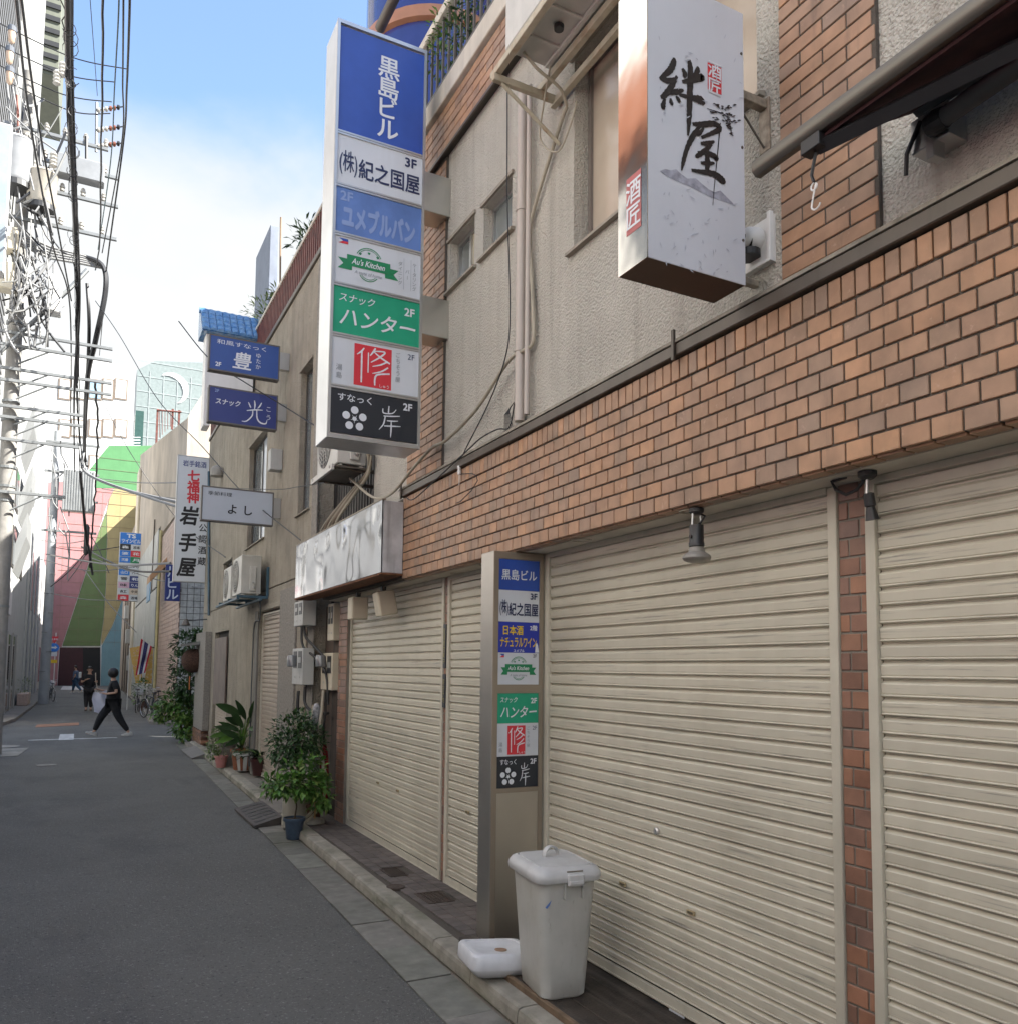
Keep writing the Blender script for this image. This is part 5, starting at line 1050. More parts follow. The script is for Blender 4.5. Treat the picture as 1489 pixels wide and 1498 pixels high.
boxsign(296, 400, 707, 770, 12.5, .12, paint('sign_palegrey', (.44, .48, .53)), brw, 'pale grey sign with two small kana, lowest of three flat signs on the brown building', art_yoshi, ((.25, .85),))
c = onx(BX, 412, 675); solo(MB().bbox(BX-.18, BX-.001, c.y-.1, c.y+.1, c.z-.16, c.z+.16, .01).build('junction_box', greyplastic), 'pale square box on the brown wall between the violet and pale signs', 'junction box')
t = thing('bracket_lamp', onx(BX, 325, 690), 'round hooded wall lamp above the pale grey sign', 'lamp'); c = onx(BX-.12, 318, 690)
MB().lathe([(.02, .14), (.10, .10), (.14, .02), (.14, -.10), (.12, -.11)], tuple(c), 18).build('hood', mat('lamp_grey', (.35, .33, .29), .6, streak=.6), t, smooth=True); MB().bbox(c.x+.05, BX-.001, c.y-.02, c.y+.02, c.z-.02, c.z+.02, .004).build('arm', brown_alu, t)
# white sign column with a blue tiled cap
t = thing('tiled_sign_tower', (2.1, 15.1, 6.6), 'white sign column capped by a small bright blue tiled roof, behind the blue sign', 'sign')
MB().bbox(1.74, 2.56, 15.0, 15.35, 6.62, 7.80, .008).build('body', whitepaint, t); MB().bbox(1.74, 1.85, 14.98, 15.36, 6.0, 6.619, .006).build('post', whitepaint, t)
MB().bbox(2.56, 2.595, 15.1, 15.2, 7.0, 7.1, .003).build('bracket', brown_alu, t)
btile = mat('blue_glaze', (.04, .15, .34), .25, vs=14, coat=.3, col2=(.17, .30, .44)); cols = 8; wd = .98/cols
for k in range(cols):
    for r in range(4):
        m = MB(); x0 = 1.66+k*wd; rg = []
        for tt in (0, 1):
            yy = 14.86+.105*(r+tt*1.06); zz = 7.66+.125*(r+tt*1.06)+(.012 if tt == 0 else 0)
            rg.append([Vector((x0+wd*.5+wd*.5*cos(a), yy, zz+.035*sin(a)*1.2)) for a in [pi-pi*j/6 for j in range(7)]]+[Vector((x0+wd, yy, zz-.012)), Vector((x0, yy, zz-.012))])
        m.rings(rg); m.build('roof_tile', btile, t, smooth=False)
m = MB(); m.prism([(1.655, 14.86, 7.64), (1.655, 15.28, 8.14), (1.655, 15.45, 8.14), (1.655, 15.45, 7.64)], (.98, 0, 0)); m.build('roof_core', btile, t)
MB().tube([(1.64, 15.32, 8.16), (2.66, 15.32, 8.16)], .05, 10).build('ridge_tile', btile, t, smooth=True)
# air conditioners on B
aircon((2.18, 13.25, 2.95), .80, .30, .62, 'nearer of two white air conditioners on blue brackets over the brown shutter', m_=mat('aircon_white', (.56, .55, .50), .45, streak=.2), group='air conditioners over the brown shutter')
aircon((2.18, 14.25, 2.93), .78, .28, .58, 'farther of two white air conditioners over the brown shutter', m_=MC['aircon_white'], group='air conditioners over the brown shutter')
t = thing('aircon_support', (2.4, 14, 2.9), 'blue steel brackets under the pair of white air conditioners', 'bracket'); bl_ = mat('blue_steel', (.05, .11, .15), .5, var=.3)
for yy in (13.22, 14.05, 15.05): m = MB(); m.bbox(2.12, 2.59, yy, yy+.04, 2.90, 2.94, .003); m.bbox(2.56, 2.598, yy, yy+.04, 2.94, 3.40, .003); m.build('arm', bl_, t)
m = MB(); m.bbox(2.10, 2.14, 13.1, 15.3, 2.86, 2.895, .003); m.bbox(2.44, 2.48, 13.1, 15.3, 2.86, 2.895, .003); m.build('rail', bl_, t)
pipe('cable', [(2.52, 13.5, 2.9), (2.55, 13.6, 2.6), (2.56, 14.1, 2.55), (2.57, 14.25, 2.0), (2.57, 14.25, .2)], .012, mat('grey_hose', (.10, .11, .11)), 'thin grey pipe running down the brown wall from the pair of air conditioners')
# tall white sign with big black brushed characters
def art_iwate(f):
    f.text('岩手銘酒', .5, .055, .05, P_NAVY, .015, width=.72); f.text('七福神', .48, .24, .088, P_RED, .035, vert=True, gap=1.0)
    f.text('岩', .40, .475, .145, P_INK, .030, width=.52, slant=.14); f.text('手', .38, .69, .145, P_INK, .030, width=.50, slant=.14); f.text('屋', .38, .89, .14, P_INK, .030, width=.52, slant=.14)
    f.text('県村公認酒蔵', .83, .61, .062, P_INK, .015, vert=True, gap=1.45)
boxsign(261, 304, 664, 853, 20.95, .16, paint('sign_iwate', (.62, .64, .66)), alu, 'tall white sign with three big black brush characters under red ones', art_iwate, ((.06, .10), (.85, .89)))
m = MB(); m.tube([onx(2.56, 306, 690), onx(2.56, 306, 900)], .03, 6); solo(m.build('pipe', bl_), 'thin blue pipe at the far corner of the brown building', 'pipe')
# cedar ball, small canopy, downward lamp at the far corner
t = thing('cedar_ball', (2.40, 20.6, 1.5), 'big brown cedar ball hanging under a little shingled roof at the far corner', 'cedar ball')
MB().lathe([(.28*sin(a), .28*cos(a)) for a in [pi*i/14+.001 for i in range(15)]], (2.38, 20.5, 1.96), 20).build('ball', mat('cedar_brown', (.09, .045, .03), .95, var=.4, vs=40, bump=1, bs=60), t, smooth=True)
m = MB(); m.prism([(2.05, 20.15, 2.28), (2.7, 20.15, 2.36), (2.7, 20.15, 2.44), (2.05, 20.15, 2.33)], (0, .7, 0)); m.build('roof', mat('shingle_grey', (.20, .20, .19), .8), t)
MB().bbox(2.25, 2.27, 20.14, 20.15, 1.3, 1.6, .002).build('tag', mat('orange_tag', (.6, .2, .06), .6), t); MB().tube([(2.38, 20.5, 2.3), (2.38, 20.5, 2.2)], .01, 5).build('rope', bark, t)
t = thing('gooseneck_lamp', onx(2.6, 300, 903), 'dark gooseneck lamp reaching out at the far end of the brown building', 'lamp'); a = onx(2.58, 303, 906); b = ony(20.6, 276, 908)
MB().tube([tuple(a), (b.x, b.y, b.z)], .015, 6).build('arm', blackpaint, t); MB().lathe([(.03, .08), (.05, .05), (.10, -.06), (.095, -.07)], (b.x-.05, b.y, b.z-.04), 14).build('shade', brown_alu, t, smooth=True)
# bushes at the far corner
t = thing('climbing_shrub', (2.45, 21.3, 0), 'tall dark evergreen shrub climbing the far corner of the brown building', 'shrub')
foliage([(2.30, 21.4, 2.35, .33, 1.0), (2.20, 21.4, 1.9, .30), (2.25, 21.4, 1.5, .33), (2.45, 21.4, 1.2, .35), (2.6, 21.4, 2.5, .3, .7)], 1500, .13, .06).build('crown', leaf_d, t, kind='stuff'); MB().tube([(2.45, 21.4, 0), (2.42, 21.45, 1.2), (2.35, 21.4, 2.4)], [.05, .04, .02], 7).build('trunk', bark, t)
t = thing('spreading_shrub', (2.2, 21.6, 0), 'bright green bush spilling onto the street at the foot of the dark climbing shrub', 'shrub')
foliage([(2.10, 21.6, .95, .36, .8), (1.85, 21.7, .72, .26, .8), (2.35, 21.5, .75, .36), (2.25, 21.2, .42, .26), (2.3, 20.9, .2, .12)], 1600, .12, .065, .2).build('crown', leaf_m, t, kind='stuff'); MB().tube([(2.3, 21.5, 0), (2.25, 21.5, .5)], .03, 6).build('stem', bark, t)
solo(MB().bbox(2.62, 2.75, 20.92, 21.9, 0, .45, .01).build('planter_box', brick_dark), 'low brown tiled planter under the climbing shrub', 'planter')
# potted plants in front of B
def pot(x, y, z, r, h, m_, lab, name='flower_pot'):
    t = thing(name, (x, y, z), lab, 'potted plant'); MB().lathe([(r*.68, 0), (r*.7, .01), (r*.95, h*.85), (r*1.08, h*.86), (r*1.08, h), (r*.93, h), (r*.9, h*.9), (.001, h*.9)], (x, y, z), 20).build('pot', m_, t, smooth=True); return t
terra = mat('terracotta', (.30, .11, .055), .8, var=.2)
t = pot(2.50, 14.6, .115, .17, .34, terra, 'large strelitzia with broad paddle leaves in a terracotta pot by the brown shutter', 'bird_of_paradise_plant')
def bigleaf(base, tip, wdt, lab=None):
    base, tip = Vector(base), Vector(tip); root = Vector((2.50, 14.6, .42)); m = MB(); d = tip-base
    vs, fs = leafshape(base, d, Vector((0, -1, .3)), d.length, wdt, .12, 8); m.add(vs, fs)
    lf = m.build('leaf', leaf_m if random.random() < .4 else leaf_d, t, smooth=True)
    mid = (root+base)/2+Vector((0, 0, .08)); MB().tube([root, mid, base], [.012, .010, .007], 6).build('leaf_stem', leaf_m, t)
for b_, t_, w in (((368, 1048), (386, 1018), .13), ((352, 1045), (320, 1030), .10), ((370, 1062), (398, 1049), .11), ((345, 1072), (311, 1076), .07), ((348, 1074), (317, 1086), .065), ((352, 1060), (333, 1050), .08), ((360, 1052), (348, 1026), .07), ((366, 1050), (374, 1026), .07), ((350, 1080), (324, 1066), .07), ((356, 1064), (340, 1040), .08), ((364, 1066), (390, 1066), .07), ((352, 1070), (324, 1056), .06), ((358, 1078), (332, 1090), .06), ((366, 1074), (386, 1082), .07), ((362, 1058), (380, 1038), .08), ((349, 1066), (318, 1062), .055)):
    q_ = random.uniform(14.0, 14.7); bigleaf(ony(q_, *b_), ony(q_-.25, *t_), w*1.5)
t2 = pot(2.36, 15.2, .115, .16, .42, mat('grey_pot', (.32, .30, .27), .8), 'variegated pale leaved bush in a grey pot left of the strelitzia')
foliage([(2.33, 15.1, .68, .24, .7), (2.20, 15.2, .50, .17), (2.14, 15.3, .34, .12)], 800, .07, .035).build('crown', leaf_l, t2, kind='stuff')
_q = onz(.115, 381, 1134)
t3 = pot(_q.x, _q.y, .115, .16, .26, mat('maroon_pot', (.06, .02, .018), .5), 'peace lily with drooping leaves in a dark maroon pot by the brown shutter')
for i in range(26):
    a = random.uniform(0, 2*pi); r = random.uniform(.5, 1); p = Vector((_q.x, _q.y, .36)); d = Vector((cos(a)*r, sin(a)*r, random.uniform(.2, 1.2))); m = MB(); vs, fs = leafshape(p+d*.08, d, Vector((0, 0, 1)), random.uniform(.2, .34), .085, .7, 5); m.add(vs, fs); m.build('leaf', leaf_d if i % 3 else leaf_m, t3, smooth=True)
_w = onz(.115, 357, 1127)
t4 = pot(_w.x, _w.y, .115, .17, .30, mat('white_striped_pot', (.60, .60, .55), .6, var=.1), 'white and terracotta striped pot with trailing leaves beside the peace lily')
foliage([(_w.x, _w.y, .44, .14, .6), (_w.x+.1, _w.y, .30, .08)], 110, .12, .05, .6).build('crown', leaf_d, t4, kind='stuff')
for a in range(4): aa = -2.9+a*.75; MB().prism([(_w.x+.122*cos(aa+k*.3), _w.y+.122*sin(aa+k*.3), .125) for k in (0, 1)]+[(_w.x+.168*cos(aa+k*.3), _w.y+.168*sin(aa+k*.3), .36) for k in (1, 0)], (.004*cos(aa), .004*sin(aa), 0)).build('stripe', terra, t4)
t5 = pot(2.24, 15.0, .115, .11, .20, mat('pink_pot', (.50, .22, .20), .6), 'small pink pot under the variegated bush'); foliage([(2.24, 15.0, .34, .09)], 50, .06, .03).build('crown', leaf_l, t5, kind='stuff')
# kerb ramps
def ramp(pts, z0, z1, lab, m_, slots=True):
    t = thing('kerb_ramp', ((pts[0][0]+pts[2][0])/2, (pts[0][1]+pts[2][1])/2, 0), lab, 'kerb ramp'); (ax, ay), (bx, by), (cx_, cy_), (dx, dy) = pts   # a,b street edge (far, near); c,d wall side (near, far)
    m = MB(); m.add([(ax, ay, z0), (bx, by, z0), (cx_, cy_, z1), (dx, dy, z1), (ax, ay, .012), (bx, by, .012), (cx_, cy_, .012), (dx, dy, .012)], [(0, 1, 2, 3), (4, 7, 6, 5), (0, 4, 5, 1), (1, 5, 6, 2), (2, 6, 7, 3), (3, 7, 4, 0)]); m.build('plate', m_, t)
    if slots:
        for u0 in (.12, .54):
            for k in range(6):
                v = .10+k*.15; P = lambda u, v_: Vector((ax+(dx-ax)*u, ay+(dy-ay)*u, z0+(z1-z0)*u)).lerp(Vector((bx+(cx_-bx)*u, by+(cy_-by)*u, z0+(z1-z0)*u)), v_)
                q4 = [P(u0, v), P(u0+.36, v), P(u0+.36, v+.04), P(u0, v+.04)]; MB().prism([p_+Vector((0, 0, .001)) for p_ in q4], (0, 0, .002)).build('groove', black, t)
ramp([(1.85, 11.15), (1.86, 9.85), (2.20, 9.95), (2.20, 11.2)], .035, .105, 'nearer black slotted plastic kerb ramp, beside the pale urn', mat('ramp_black', (.085, .075, .07), .7, var=.2))
ramp([(2.05, 19.4), (2.06, 17.5), (2.34, 17.6), (2.36, 19.4)], .03, .105, 'farther grey kerb ramp at the entrance column of the brown building', mat('ramp_grey', (.19, .18, .17), .8), False)

# ================================================================== BEYOND THE SIDE STREET
C_ = thing('tiled_building', (2.8, 34, 0), 'building beyond the side street, tiled below, big stained beige wall with sloping top above', 'building')
def onY(Y, px, py): v = ony(Y, px, py); return (v.x, v.z)
whitetile = piece_mat('white_wall_tile', [(.50, .50, .46), (.56, .56, .52), (.46, .46, .43)], .3, 0); pinktile = piece_mat('pink_wall_tile', [(.40, .29, .24), (.46, .34, .28), (.35, .26, .22)], .5, 0)
beige = mat('stained_beige', (.55, .48, .40), .9, var=.2, vs=.5, streak=.5, dirt=(.22, .19, .16), bump=.4, bs=20)
MB().box(2.78, 8, 28.02, 36.9, 0, 7.0).build('core', grout, C_)
MB().box(2.79, 8, 36.91, 54, 0, 7.6).build('side_core', MC['dark_core'], C_)
t_w = MB()
for r in range(34):
    for k in range(14): t_w.bbox(2.785+k*.20, 2.785+k*.20+.185, 28.0, 28.02, .1+r*.20, .1+r*.20+.185, .003)
t_w.build('wall_tiles', whitetile, C_, kind='stuff')
t_p = MB()
for r in range(44):
    for k in range(24): t_p.bbox(2.755, 2.78, 28.0+k*.37+(.18 if r % 2 else 0), 28.355+k*.37+(.18 if r % 2 else 0), .1+r*.155, .245+r*.155, .003)
t_p.build('wall_tiles', pinktile, C_, kind='stuff')
for i in range(6):
    for j in range(3): MB().bbox(2.74, 2.789, 37.4+i*2.75, 37.4+i*2.75+2.65, .1+j*2.5, 2.55+j*2.5, .02).build('wall_panel', mat('pale_panel', (.52, .53, .50), .5, streak=.3), C_)
ztA = ony(28, 262, 607).z; pB = ony(28, 312, 553); zE = onx(2.8, 207, 664).z
m = MB(); m.prism([(2.79, 28.0, 7.02), (8, 28.0, 7.02), (8, 28.0, pB.z+(8-pB.x)*1.0), (pB.x, 28.0, pB.z), (2.79, 28.0, ztA)], (0, .25, 0)); m.build('gable_wall', beige, C_)
m = MB(); m.prism([(2.79, 28.251, 7.02), (2.79, 54, 7.62), (2.79, 54, zE), (2.79, 28.251, ztA)], (.25, 0, 0)); m.build('street_wall', beige, C_)
m = MB(); m.bbox(2.66, 2.775, 52.0, 54.0, 0, zE-1.2, .02); m.build('pier', cream, C_)
for px, y0, y1 in ((266, 690, 780), (227, 760, 860)):
    a = onx(2.73, px, y0) if px < 240 else ony(27.95, px, y0); b = onx(2.73, px, y1) if px < 240 else ony(27.95, px, y1); b = Vector((a.x, a.y, b.z)); MB().tube([a, b], .035, 6).build('downpipe', brown_alu, C_)
a = onx(2.72, 232, 1040); solo(MB().tube([(2.70, 35.5, 0), (2.70, 35.5, 7.2)], .06, 8).build('pipe', mat('yellow_pipe', (.50, .44, .22), .5, streak=.2), None, smooth=True), 'pale yellow pipe running up the pink tiled wall beside the bicycles', 'pipe')
for (px, py, w, h) in ((234, 905, .5, .9),): pass
t = thing('entrance_hood', onx(2.5, 232, 775), 'orange brown hood jutting from the wall right of the stacked blue and white sign', 'hood'); a = onx(2.76, 250, 765)
m = MB(); m.prism([(2.76, 33, 5.55), (2.2, 33, 4.9), (2.2, 33, 5.15), (2.76, 33, 5.85)], (0, 1.5, 0)); m.build('hood', mat('orange_hood', (.50, .30, .16), .6), t); MB().bbox(2.2, 2.24, 33, 34.5, 4.2, 4.89, .01).build('front_panel', paint('hood_blue', (.15, .32, .48)), t)
sg = thing('wall_sign', onx(2.7, 253, 880), 'narrow navy sign with white characters, below the tall white brush sign', 'sign'); a = ony(27.9, 244, 800); b = ony(27.9, 263, 880)
p = MB().bbox(a.x, b.x, 27.80, 27.90, b.z, ony(27.8, 253, 826).z, .006).build('panel', P_NAVY, sg); zt_ = ony(27.8, 253, 826).z
f = Face((a.x, 27.80, zt_), (1, 0, 0), (0, 0, -1), (0, -1, 0), p, b.x-a.x, zt_-b.z); f.text('川ビル', .5, .5, .30, P_LETTER, .02, vert=True, gap=1.05); f.done(); MB().bbox(b.x, 2.784, 27.82, 27.88, b.z+.3, b.z+.4, .003).build('bracket', brown_alu, sg)
t = thing('roof_stair_railing', ony(44, 240, 640), 'dark red iron railing standing on the roof of the beige sloping building', 'railing')
for px0, px1, yt, yb in ((230, 233, 598, 645), (252, 255, 598, 618), (262, 264, 600, 612)):
    a, b = ony(44, (px0+px1)/2, yt), ony(44, (px0+px1)/2, yb+10); MB().bbox(a.x-.05, a.x+.05, 44, 44.1, b.z, a.z, .005).build('post', redrail, t)
a, b = ony(44, 230, 600), ony(44, 266, 603); m = MB(); m.tube([a, b], .05, 5); m.build('top_rail', redrail, t)
for k in range(6): a, b = ony(44, 234+k*4, 601), ony(44, 234+k*4, 640-k*4); MB().tube([a, b], .015, 4).build('baluster', redrail, t)
# narrow building with pipes and an added block that shades the mural
E_ = thing('narrow_building', (3.2, 60, 0), 'narrow shaded grey brown building squeezed between the panelled wall and the mural', 'building')
MB().bbox(2.9, 8, 54.1, 72, 0, 11, .02).build('wall', mat('grey_brown_wall', (.33, .28, .23), .8, streak=.5), E_)  # plain grey brown wall colour with random streaks
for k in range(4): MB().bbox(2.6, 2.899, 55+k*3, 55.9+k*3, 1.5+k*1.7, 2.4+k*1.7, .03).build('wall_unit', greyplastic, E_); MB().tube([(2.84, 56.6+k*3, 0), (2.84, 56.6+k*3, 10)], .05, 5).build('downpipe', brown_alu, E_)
t = thing('side_street_sun_block', (6, 24, 0), 'plain house added to block sun from the side street, behind the dark climbing shrub', 'building'); MB().bbox(6.05, 12, 20.95, 27.998, 0, 10.5, .02).build('wall', stucco, t); MB().bbox(6.0, 6.049, 22.2, 23.4, .1, 2.2, .01).build('door', wf, t); MB().bbox(6.0, 6.049, 24.5, 26.5, 3.2, 4.6, .01).build('window', dk, t)  # house added to stop the sun crossing the road
t = thing('mural_shade_block', (8, 76, 0), 'grey brown block added to shade the mural, mostly hidden by the narrow building', 'building'); MB().bbox(4.75, 14, 72.2, 80.6, 0, 17, .02).build('wall', mat('grey_brown_wall', (.33, .28, .23)), t); MB().bbox(4.70, 4.749, 74, 76, 3, 5, .01).build('window', dk, t)  # added to throw shade across the mural
# stacked blue and white tenant sign
TS = thing('projecting_sign', ony(50, 194, 880), 'tall blue and white tenant sign with many small panels in two columns before the mural', 'sign')
a, b = ony(50, 177, 778), ony(50, 209.5, 781); c, d = ony(50, 173, 879), ony(50, 205, 880); x0, x1, zt, zb = a.x-.02, b.x, a.z, d.z
MB().bbox(x0, x1, 50.02, 50.35, zb, zt, .01).build('case', whc, TS); MB().bbox(x1, 2.88, 50.1, 50.3, zb+1, zb+1.2, .01).build('bracket', alu, TS); MB().bbox(x1, 2.88, 50.1, 50.3, zt-1, zt-.8, .01).build('bracket', alu, TS)
p = MB().box(x0+.02, x1-.02, 50.0, 50.018, zt-(zt-zb)*.17, zt-.02).build('sign_panel', paint('sign_sky', (.03, .19, .62)), TS, label='sky blue heading panel'); f = Face((x0+.02, 50.0, zt-.02), (1, 0, 0), (0, 0, -1), (0, -1, 0), p, x1-x0-.04, (zt-zb)*.17-.02); f.text('TS', .5, .27, .34, P_LETTER, .04, width=.4); f.text('ツインビル', .5, .72, .34, P_LETTER, .03, width=.85); f.done()
cols_ = [(P_BLACK, P_WHITE), (paint('sign_sky', (0, 0, 0)), P_RED), (MC['sign_sky'], P_DGREEN), (P_WHITE, P_WHITE), (MC['sign_sky'], P_WHITE), (P_WHITE, P_NAVY), (paint('panel_pink', (.62, .40, .52)), P_NAVY), (P_WHITE, paint('panel_cream', (.62, .52, .42))), (P_RED, P_WHITE)]
txt = ['森', '酒場', '波', '花', '弐番', '月', '鳥', 'つじ', '山口', 'バー', '雪', '和', '味', 'りん', '紅', '中央']
n = len(cols_); hh = (zt-zb)*.83/n
for i, cc_ in enumerate(cols_):
    for j in (0, 1):
        w = (x1-x0-.04)/2; zz = zt-(zt-zb)*.17-hh*i; pm_ = cc_[j]
        p = MB().box(x0+.02+w*j+.005, x0+.02+w*(j+1)-.005, 50.0, 50.018, zz-hh+.015, zz-.012).build('sign_panel', pm_, TS)
        f = Face((x0+.02+w*j, 50.0, zz), (1, 0, 0), (0, 0, -1), (0, -1, 0), p, w, hh); f.text(txt[(i*2+j) % len(txt)], .5, .5, .45, P_INK if pm_ in (P_WHITE, MC['panel_pink'], MC['panel_cream']) else P_LETTER, .02, width=.6); f.done()
# the mural building closing the alley
MU = thing('mural_building', (1.7, 81, 0), 'windowless building closing the alley, painted in big green, pink, olive, yellow and blue fields', 'building')
def mp_(px, py): p = ony(81, px, py); return (p.x, 81, max(p.z, 0))
outl = [(58, 1003), (58, 640+60), (112, 707), (160, 652), (224, 652), (224, 1003)]
ex = lambda p, dy=0: (p[0], p[1]+dy, p[2])
mc_ = lambda nm, c: mat(nm, c, .75, var=.07, vs=1.5, streak=.12)
M_pink = mc_('mural_pink', (.44, .21, .21)); M_green = mc_('mural_green', (.09, .25, .10)); M_olive = mc_('mural_olive', (.15, .21, .08)); M_yel = mc_('mural_yellow', (.42, .335, .16)); M_blue = mc_('mural_blue', (.20, .34, .38)); M_teal = mc_('mural_teal', (.05, .30, .20)); M_dark = mat('mural_door', (.05, .010, .015), .5)
m = MB(); m.prism([ex(mp_(*p), .06) for p in outl], (0, 12, 0)); m.build('body', whitepaint, MU)
def field(nm, pts, m_): q = MB(); q.prism([mp_(*p) for p in pts], (0, .055, 0)); return q.build(nm, m_, MU)
field('green_field', [(119, 713.5), (119, 703), (160, 652), (224, 652), (224, 718), (196, 718), (185, 716), (168, 714)], M_green)
field('pink_field', [(60, 1003), (60, 706), (118, 703), (118, 714), (167, 714.6), (160, 730), (140, 792), (122, 850), (91, 945), (91, 946.5), (87, 946.5), (84, 1003)], M_pink)
field('olive_field', [(91.8, 945), (122.8, 850), (140.8, 792), (156, 750), (157, 790), (155, 860), (152, 905), (148, 935), (147.5, 945)], M_olive)
field('yellow_field', [(157, 749), (161, 730), (168, 715), (196, 719), (224, 719), (224, 800), (178, 880), (165, 915), (149, 944), (148.6, 935), (152.6, 905), (155.6, 860), (157.6, 790)], M_yel)
field('blue_field', [(149.4, 945), (165.6, 915), (178.6, 880), (199, 845), (224, 802), (224, 1003), (147.8, 1003)], M_blue)
m = MB(); m.prism([ex(mp_(*p), .03) for p in ((84.5, 1003), (88, 947), (147.3, 947), (147.3, 1003))], (0, .02, 0)); m.build('door', M_dark, MU)
m = MB(); m.prism([ex(mp_(*p), .0) for p in ((122, 1003), (122, 948), (147, 948), (147, 1003))], (0, .028, 0)); m.build('doorway', mat('doorway_black', (.008, .008, .008), .6), MU)
for i in range(17): zz = 3.8+i*1.02; MB().box(-1.9 if zz < 17 else .2, 5.4, 80.975, 80.999, zz, zz+.018).build('joint', mat('joint_brown', (.26, .20, .14), .8), MU)  # thin brown lines for the wall joints
for i in range(5): xx = -1.6+i*1.45; MB().box(xx, xx+.015, 80.972, 80.974, 3.4, 17.0).build('joint', MC['joint_brown'], MU)
solo(MB().bbox(3.95, 4.5, 80.9, 80.97, 2.35, 2.65, .01).build('notice_plate', P_YEL), 'small yellow and white plate on the blue field of the mural', 'notice')
# white block with windows behind the mural, glassy office with a crescent further off
WB = thing('apartment_block', (0, 95, 0), 'very bright white building with brown framed windows rising behind the mural', 'building')
a, b = ony(95, 60, 500), ony(95, 200, 520); MB().box(a.x-3, b.x, 95, 106, 0, a.z-1).build('wall', mat('bright_white_wall', (.55, .55, .54), .8, var=.06, streak=.15), WB)
wbf = mat('brown_frame', (.22, .17, .13), .6)
for r, (y0, y1) in enumerate(((553, 586), (612, 641), (665, 690))):
    for (x0p, x1p) in ((86, 104), (104, 128), (130, 150), (150, 167), (168, 187)):
        if r == 2 and x0p < 130: continue
        a, b = ony(94.95, x0p+.5, y0), ony(94.95, x1p-.5, y1); f0 = MB().box(a.x, b.x, 94.93, 94.999, b.z, a.z).build('window', wbf, WB); MB().box(a.x+.14, b.x-.14, 94.90, 94.929, b.z+.14, a.z-.14).build('pane', mat('blue_pane', (.30, .42, .50), .1) if (x0p, r) == (130, 0) else mat('white_blind', (.75, .75, .72), .7), f0)
GB = thing('office_tower', (8, 110, 0), 'pale glassy office block with a white crescent emblem, haze put into its paint, behind the roofs', 'building')
a, b = ony(110, 201, 556), ony(110, 290, 520); gx0, gx1, gz = a.x, b.x+3, b.z-2
m = MB(); m.prism([(gx0, 110, 0), (gx1, 110, 0), (gx1, 110, gz+1.5), (ony(110, 228, 528).x, 110, ony(110, 228, 528).z), (gx0, 110, ony(110, 203, 541).z)], (0, 12, 0)); m.build('wall', mat('pale_glass_green', (.24, .28, .275), .3, var=.1, spec=.4), GB)  # distance haze is put into the pale paint colour
for i in range(8): zz = 26+i*1.9; MB().box(gx0, gx1, 109.96, 109.999, zz, zz+.12).build('mullion', mat('pale_mullion', (.31, .35, .345), .5), GB)
for i in range(5): xx = gx0+1.4+i*1.6; MB().box(xx, xx+.12, 109.95, 109.959, 20, gz-1).build('mullion', MC['pale_mullion'], GB)
c = ony(109.9, 252, 568); R_ = 2.0; pts = [(c.x+R_*cos(a), 109.9, c.z+R_*sin(a)) for a in [radians(120-i*10) for i in range(19)]]+[(c.x-.55+R_*.95*cos(a), 109.9, c.z-.35+R_*.95*sin(a)) for a in [radians(-50+i*10) for i in range(17)]]
m = MB(); m.prism(pts, (0, .04, 0)); m.build('crescent', mat('crescent_white', (.7, .7, .7), .5), GB)
DB = thing('rear_house', (6, 88, 0), 'dark green glazed stair tower with a white railing peeping over the mural', 'building'); a, b = ony(88, 199, 600), ony(88, 209, 655); MB().box(a.x, b.x, 88, 90, 0, a.z).build('wall', mat('dark_glazing', (.04, .09, .08), .2), DB)
for k in range(4): a, b = ony(86, 187, 640+k*4), ony(86, 206, 640+k*4); MB().tube([a, b], .04, 4).build('rail', whitepaint, DB)

# ================================================================== LEFT SIDE OF THE ALLEY
LA = thing('white_shop', (-2.3, 34, 0), 'sunlit white shop front at the left edge beyond the corner, with a dark glass door', 'building')
lw = mat('left_white_wall', (.50, .50, .49), .7, var=.08, streak=.3)
MB().bbox(-8, -2.28, 28.2, 44, 0, 9.5, .02).build('wall', lw, LA)
MB().bbox(-2.279, -2.14, 28.3, 33.5, 3.5, 4.5, .01).build('fascia_board', whitepaint, LA); MB().bbox(-2.279, -2.25, 33.9, 38.5, .15, 2.9, .01).build('glass_door', glass, LA)
for yy in (33.8, 36.2, 38.5): MB().bbox(-2.248, -2.20, yy, yy+.10, .1, 3.0, .01).build('door_frame', alu, LA)
for r in range(2):
    for k in range(3): f0 = MB().bbox(-2.279, -2.25, 30+k*4.2, 31.6+k*4.2, 5.3+r*2.1, 6.8+r*2.1, .01).build('window', wf, LA); MB().box(-2.249, -2.24, 30.1+k*4.2, 31.5+k*4.2, 5.4+r*2.1, 6.7+r*2.1).build('pane', glass, f0)
LB = thing('grey_tower_block', (-3, 42, 0), 'tall grey louvred block with a pale corner fin at the top left', 'building')
gw = mat('grey_cladding', (.25, .255, .25), .7, var=.08, vs=1, streak=.3)
MB().bbox(-12, -3.4, 30, 39.9, 9.6, 36, .02).build('wall', gw, LB)
for i in range(60): MB().box(-3.399, -3.34, 30.2, 39.6, 10+i*.42, 10.18+i*.42).build('louvre', mat('louvre_grey', (.17, .17, .17), .6), LB)
MB().bbox(-12, -2.95, 40, 47, 9.6, 38, .02).build('corner_fin', mat('fin_white', (.42, .42, .40), .7, streak=.2), LB)
for i in range(3): a = onx(-3.0, 50, 60+i*60)
LC = thing('white_block', (-2.4, 52, 0), 'plain bright white building further along the left side, behind the leaning pole', 'building')
MB().bbox(-9, -2.33, 46, 63, 0, 15, .02).build('wall', lw, LC)
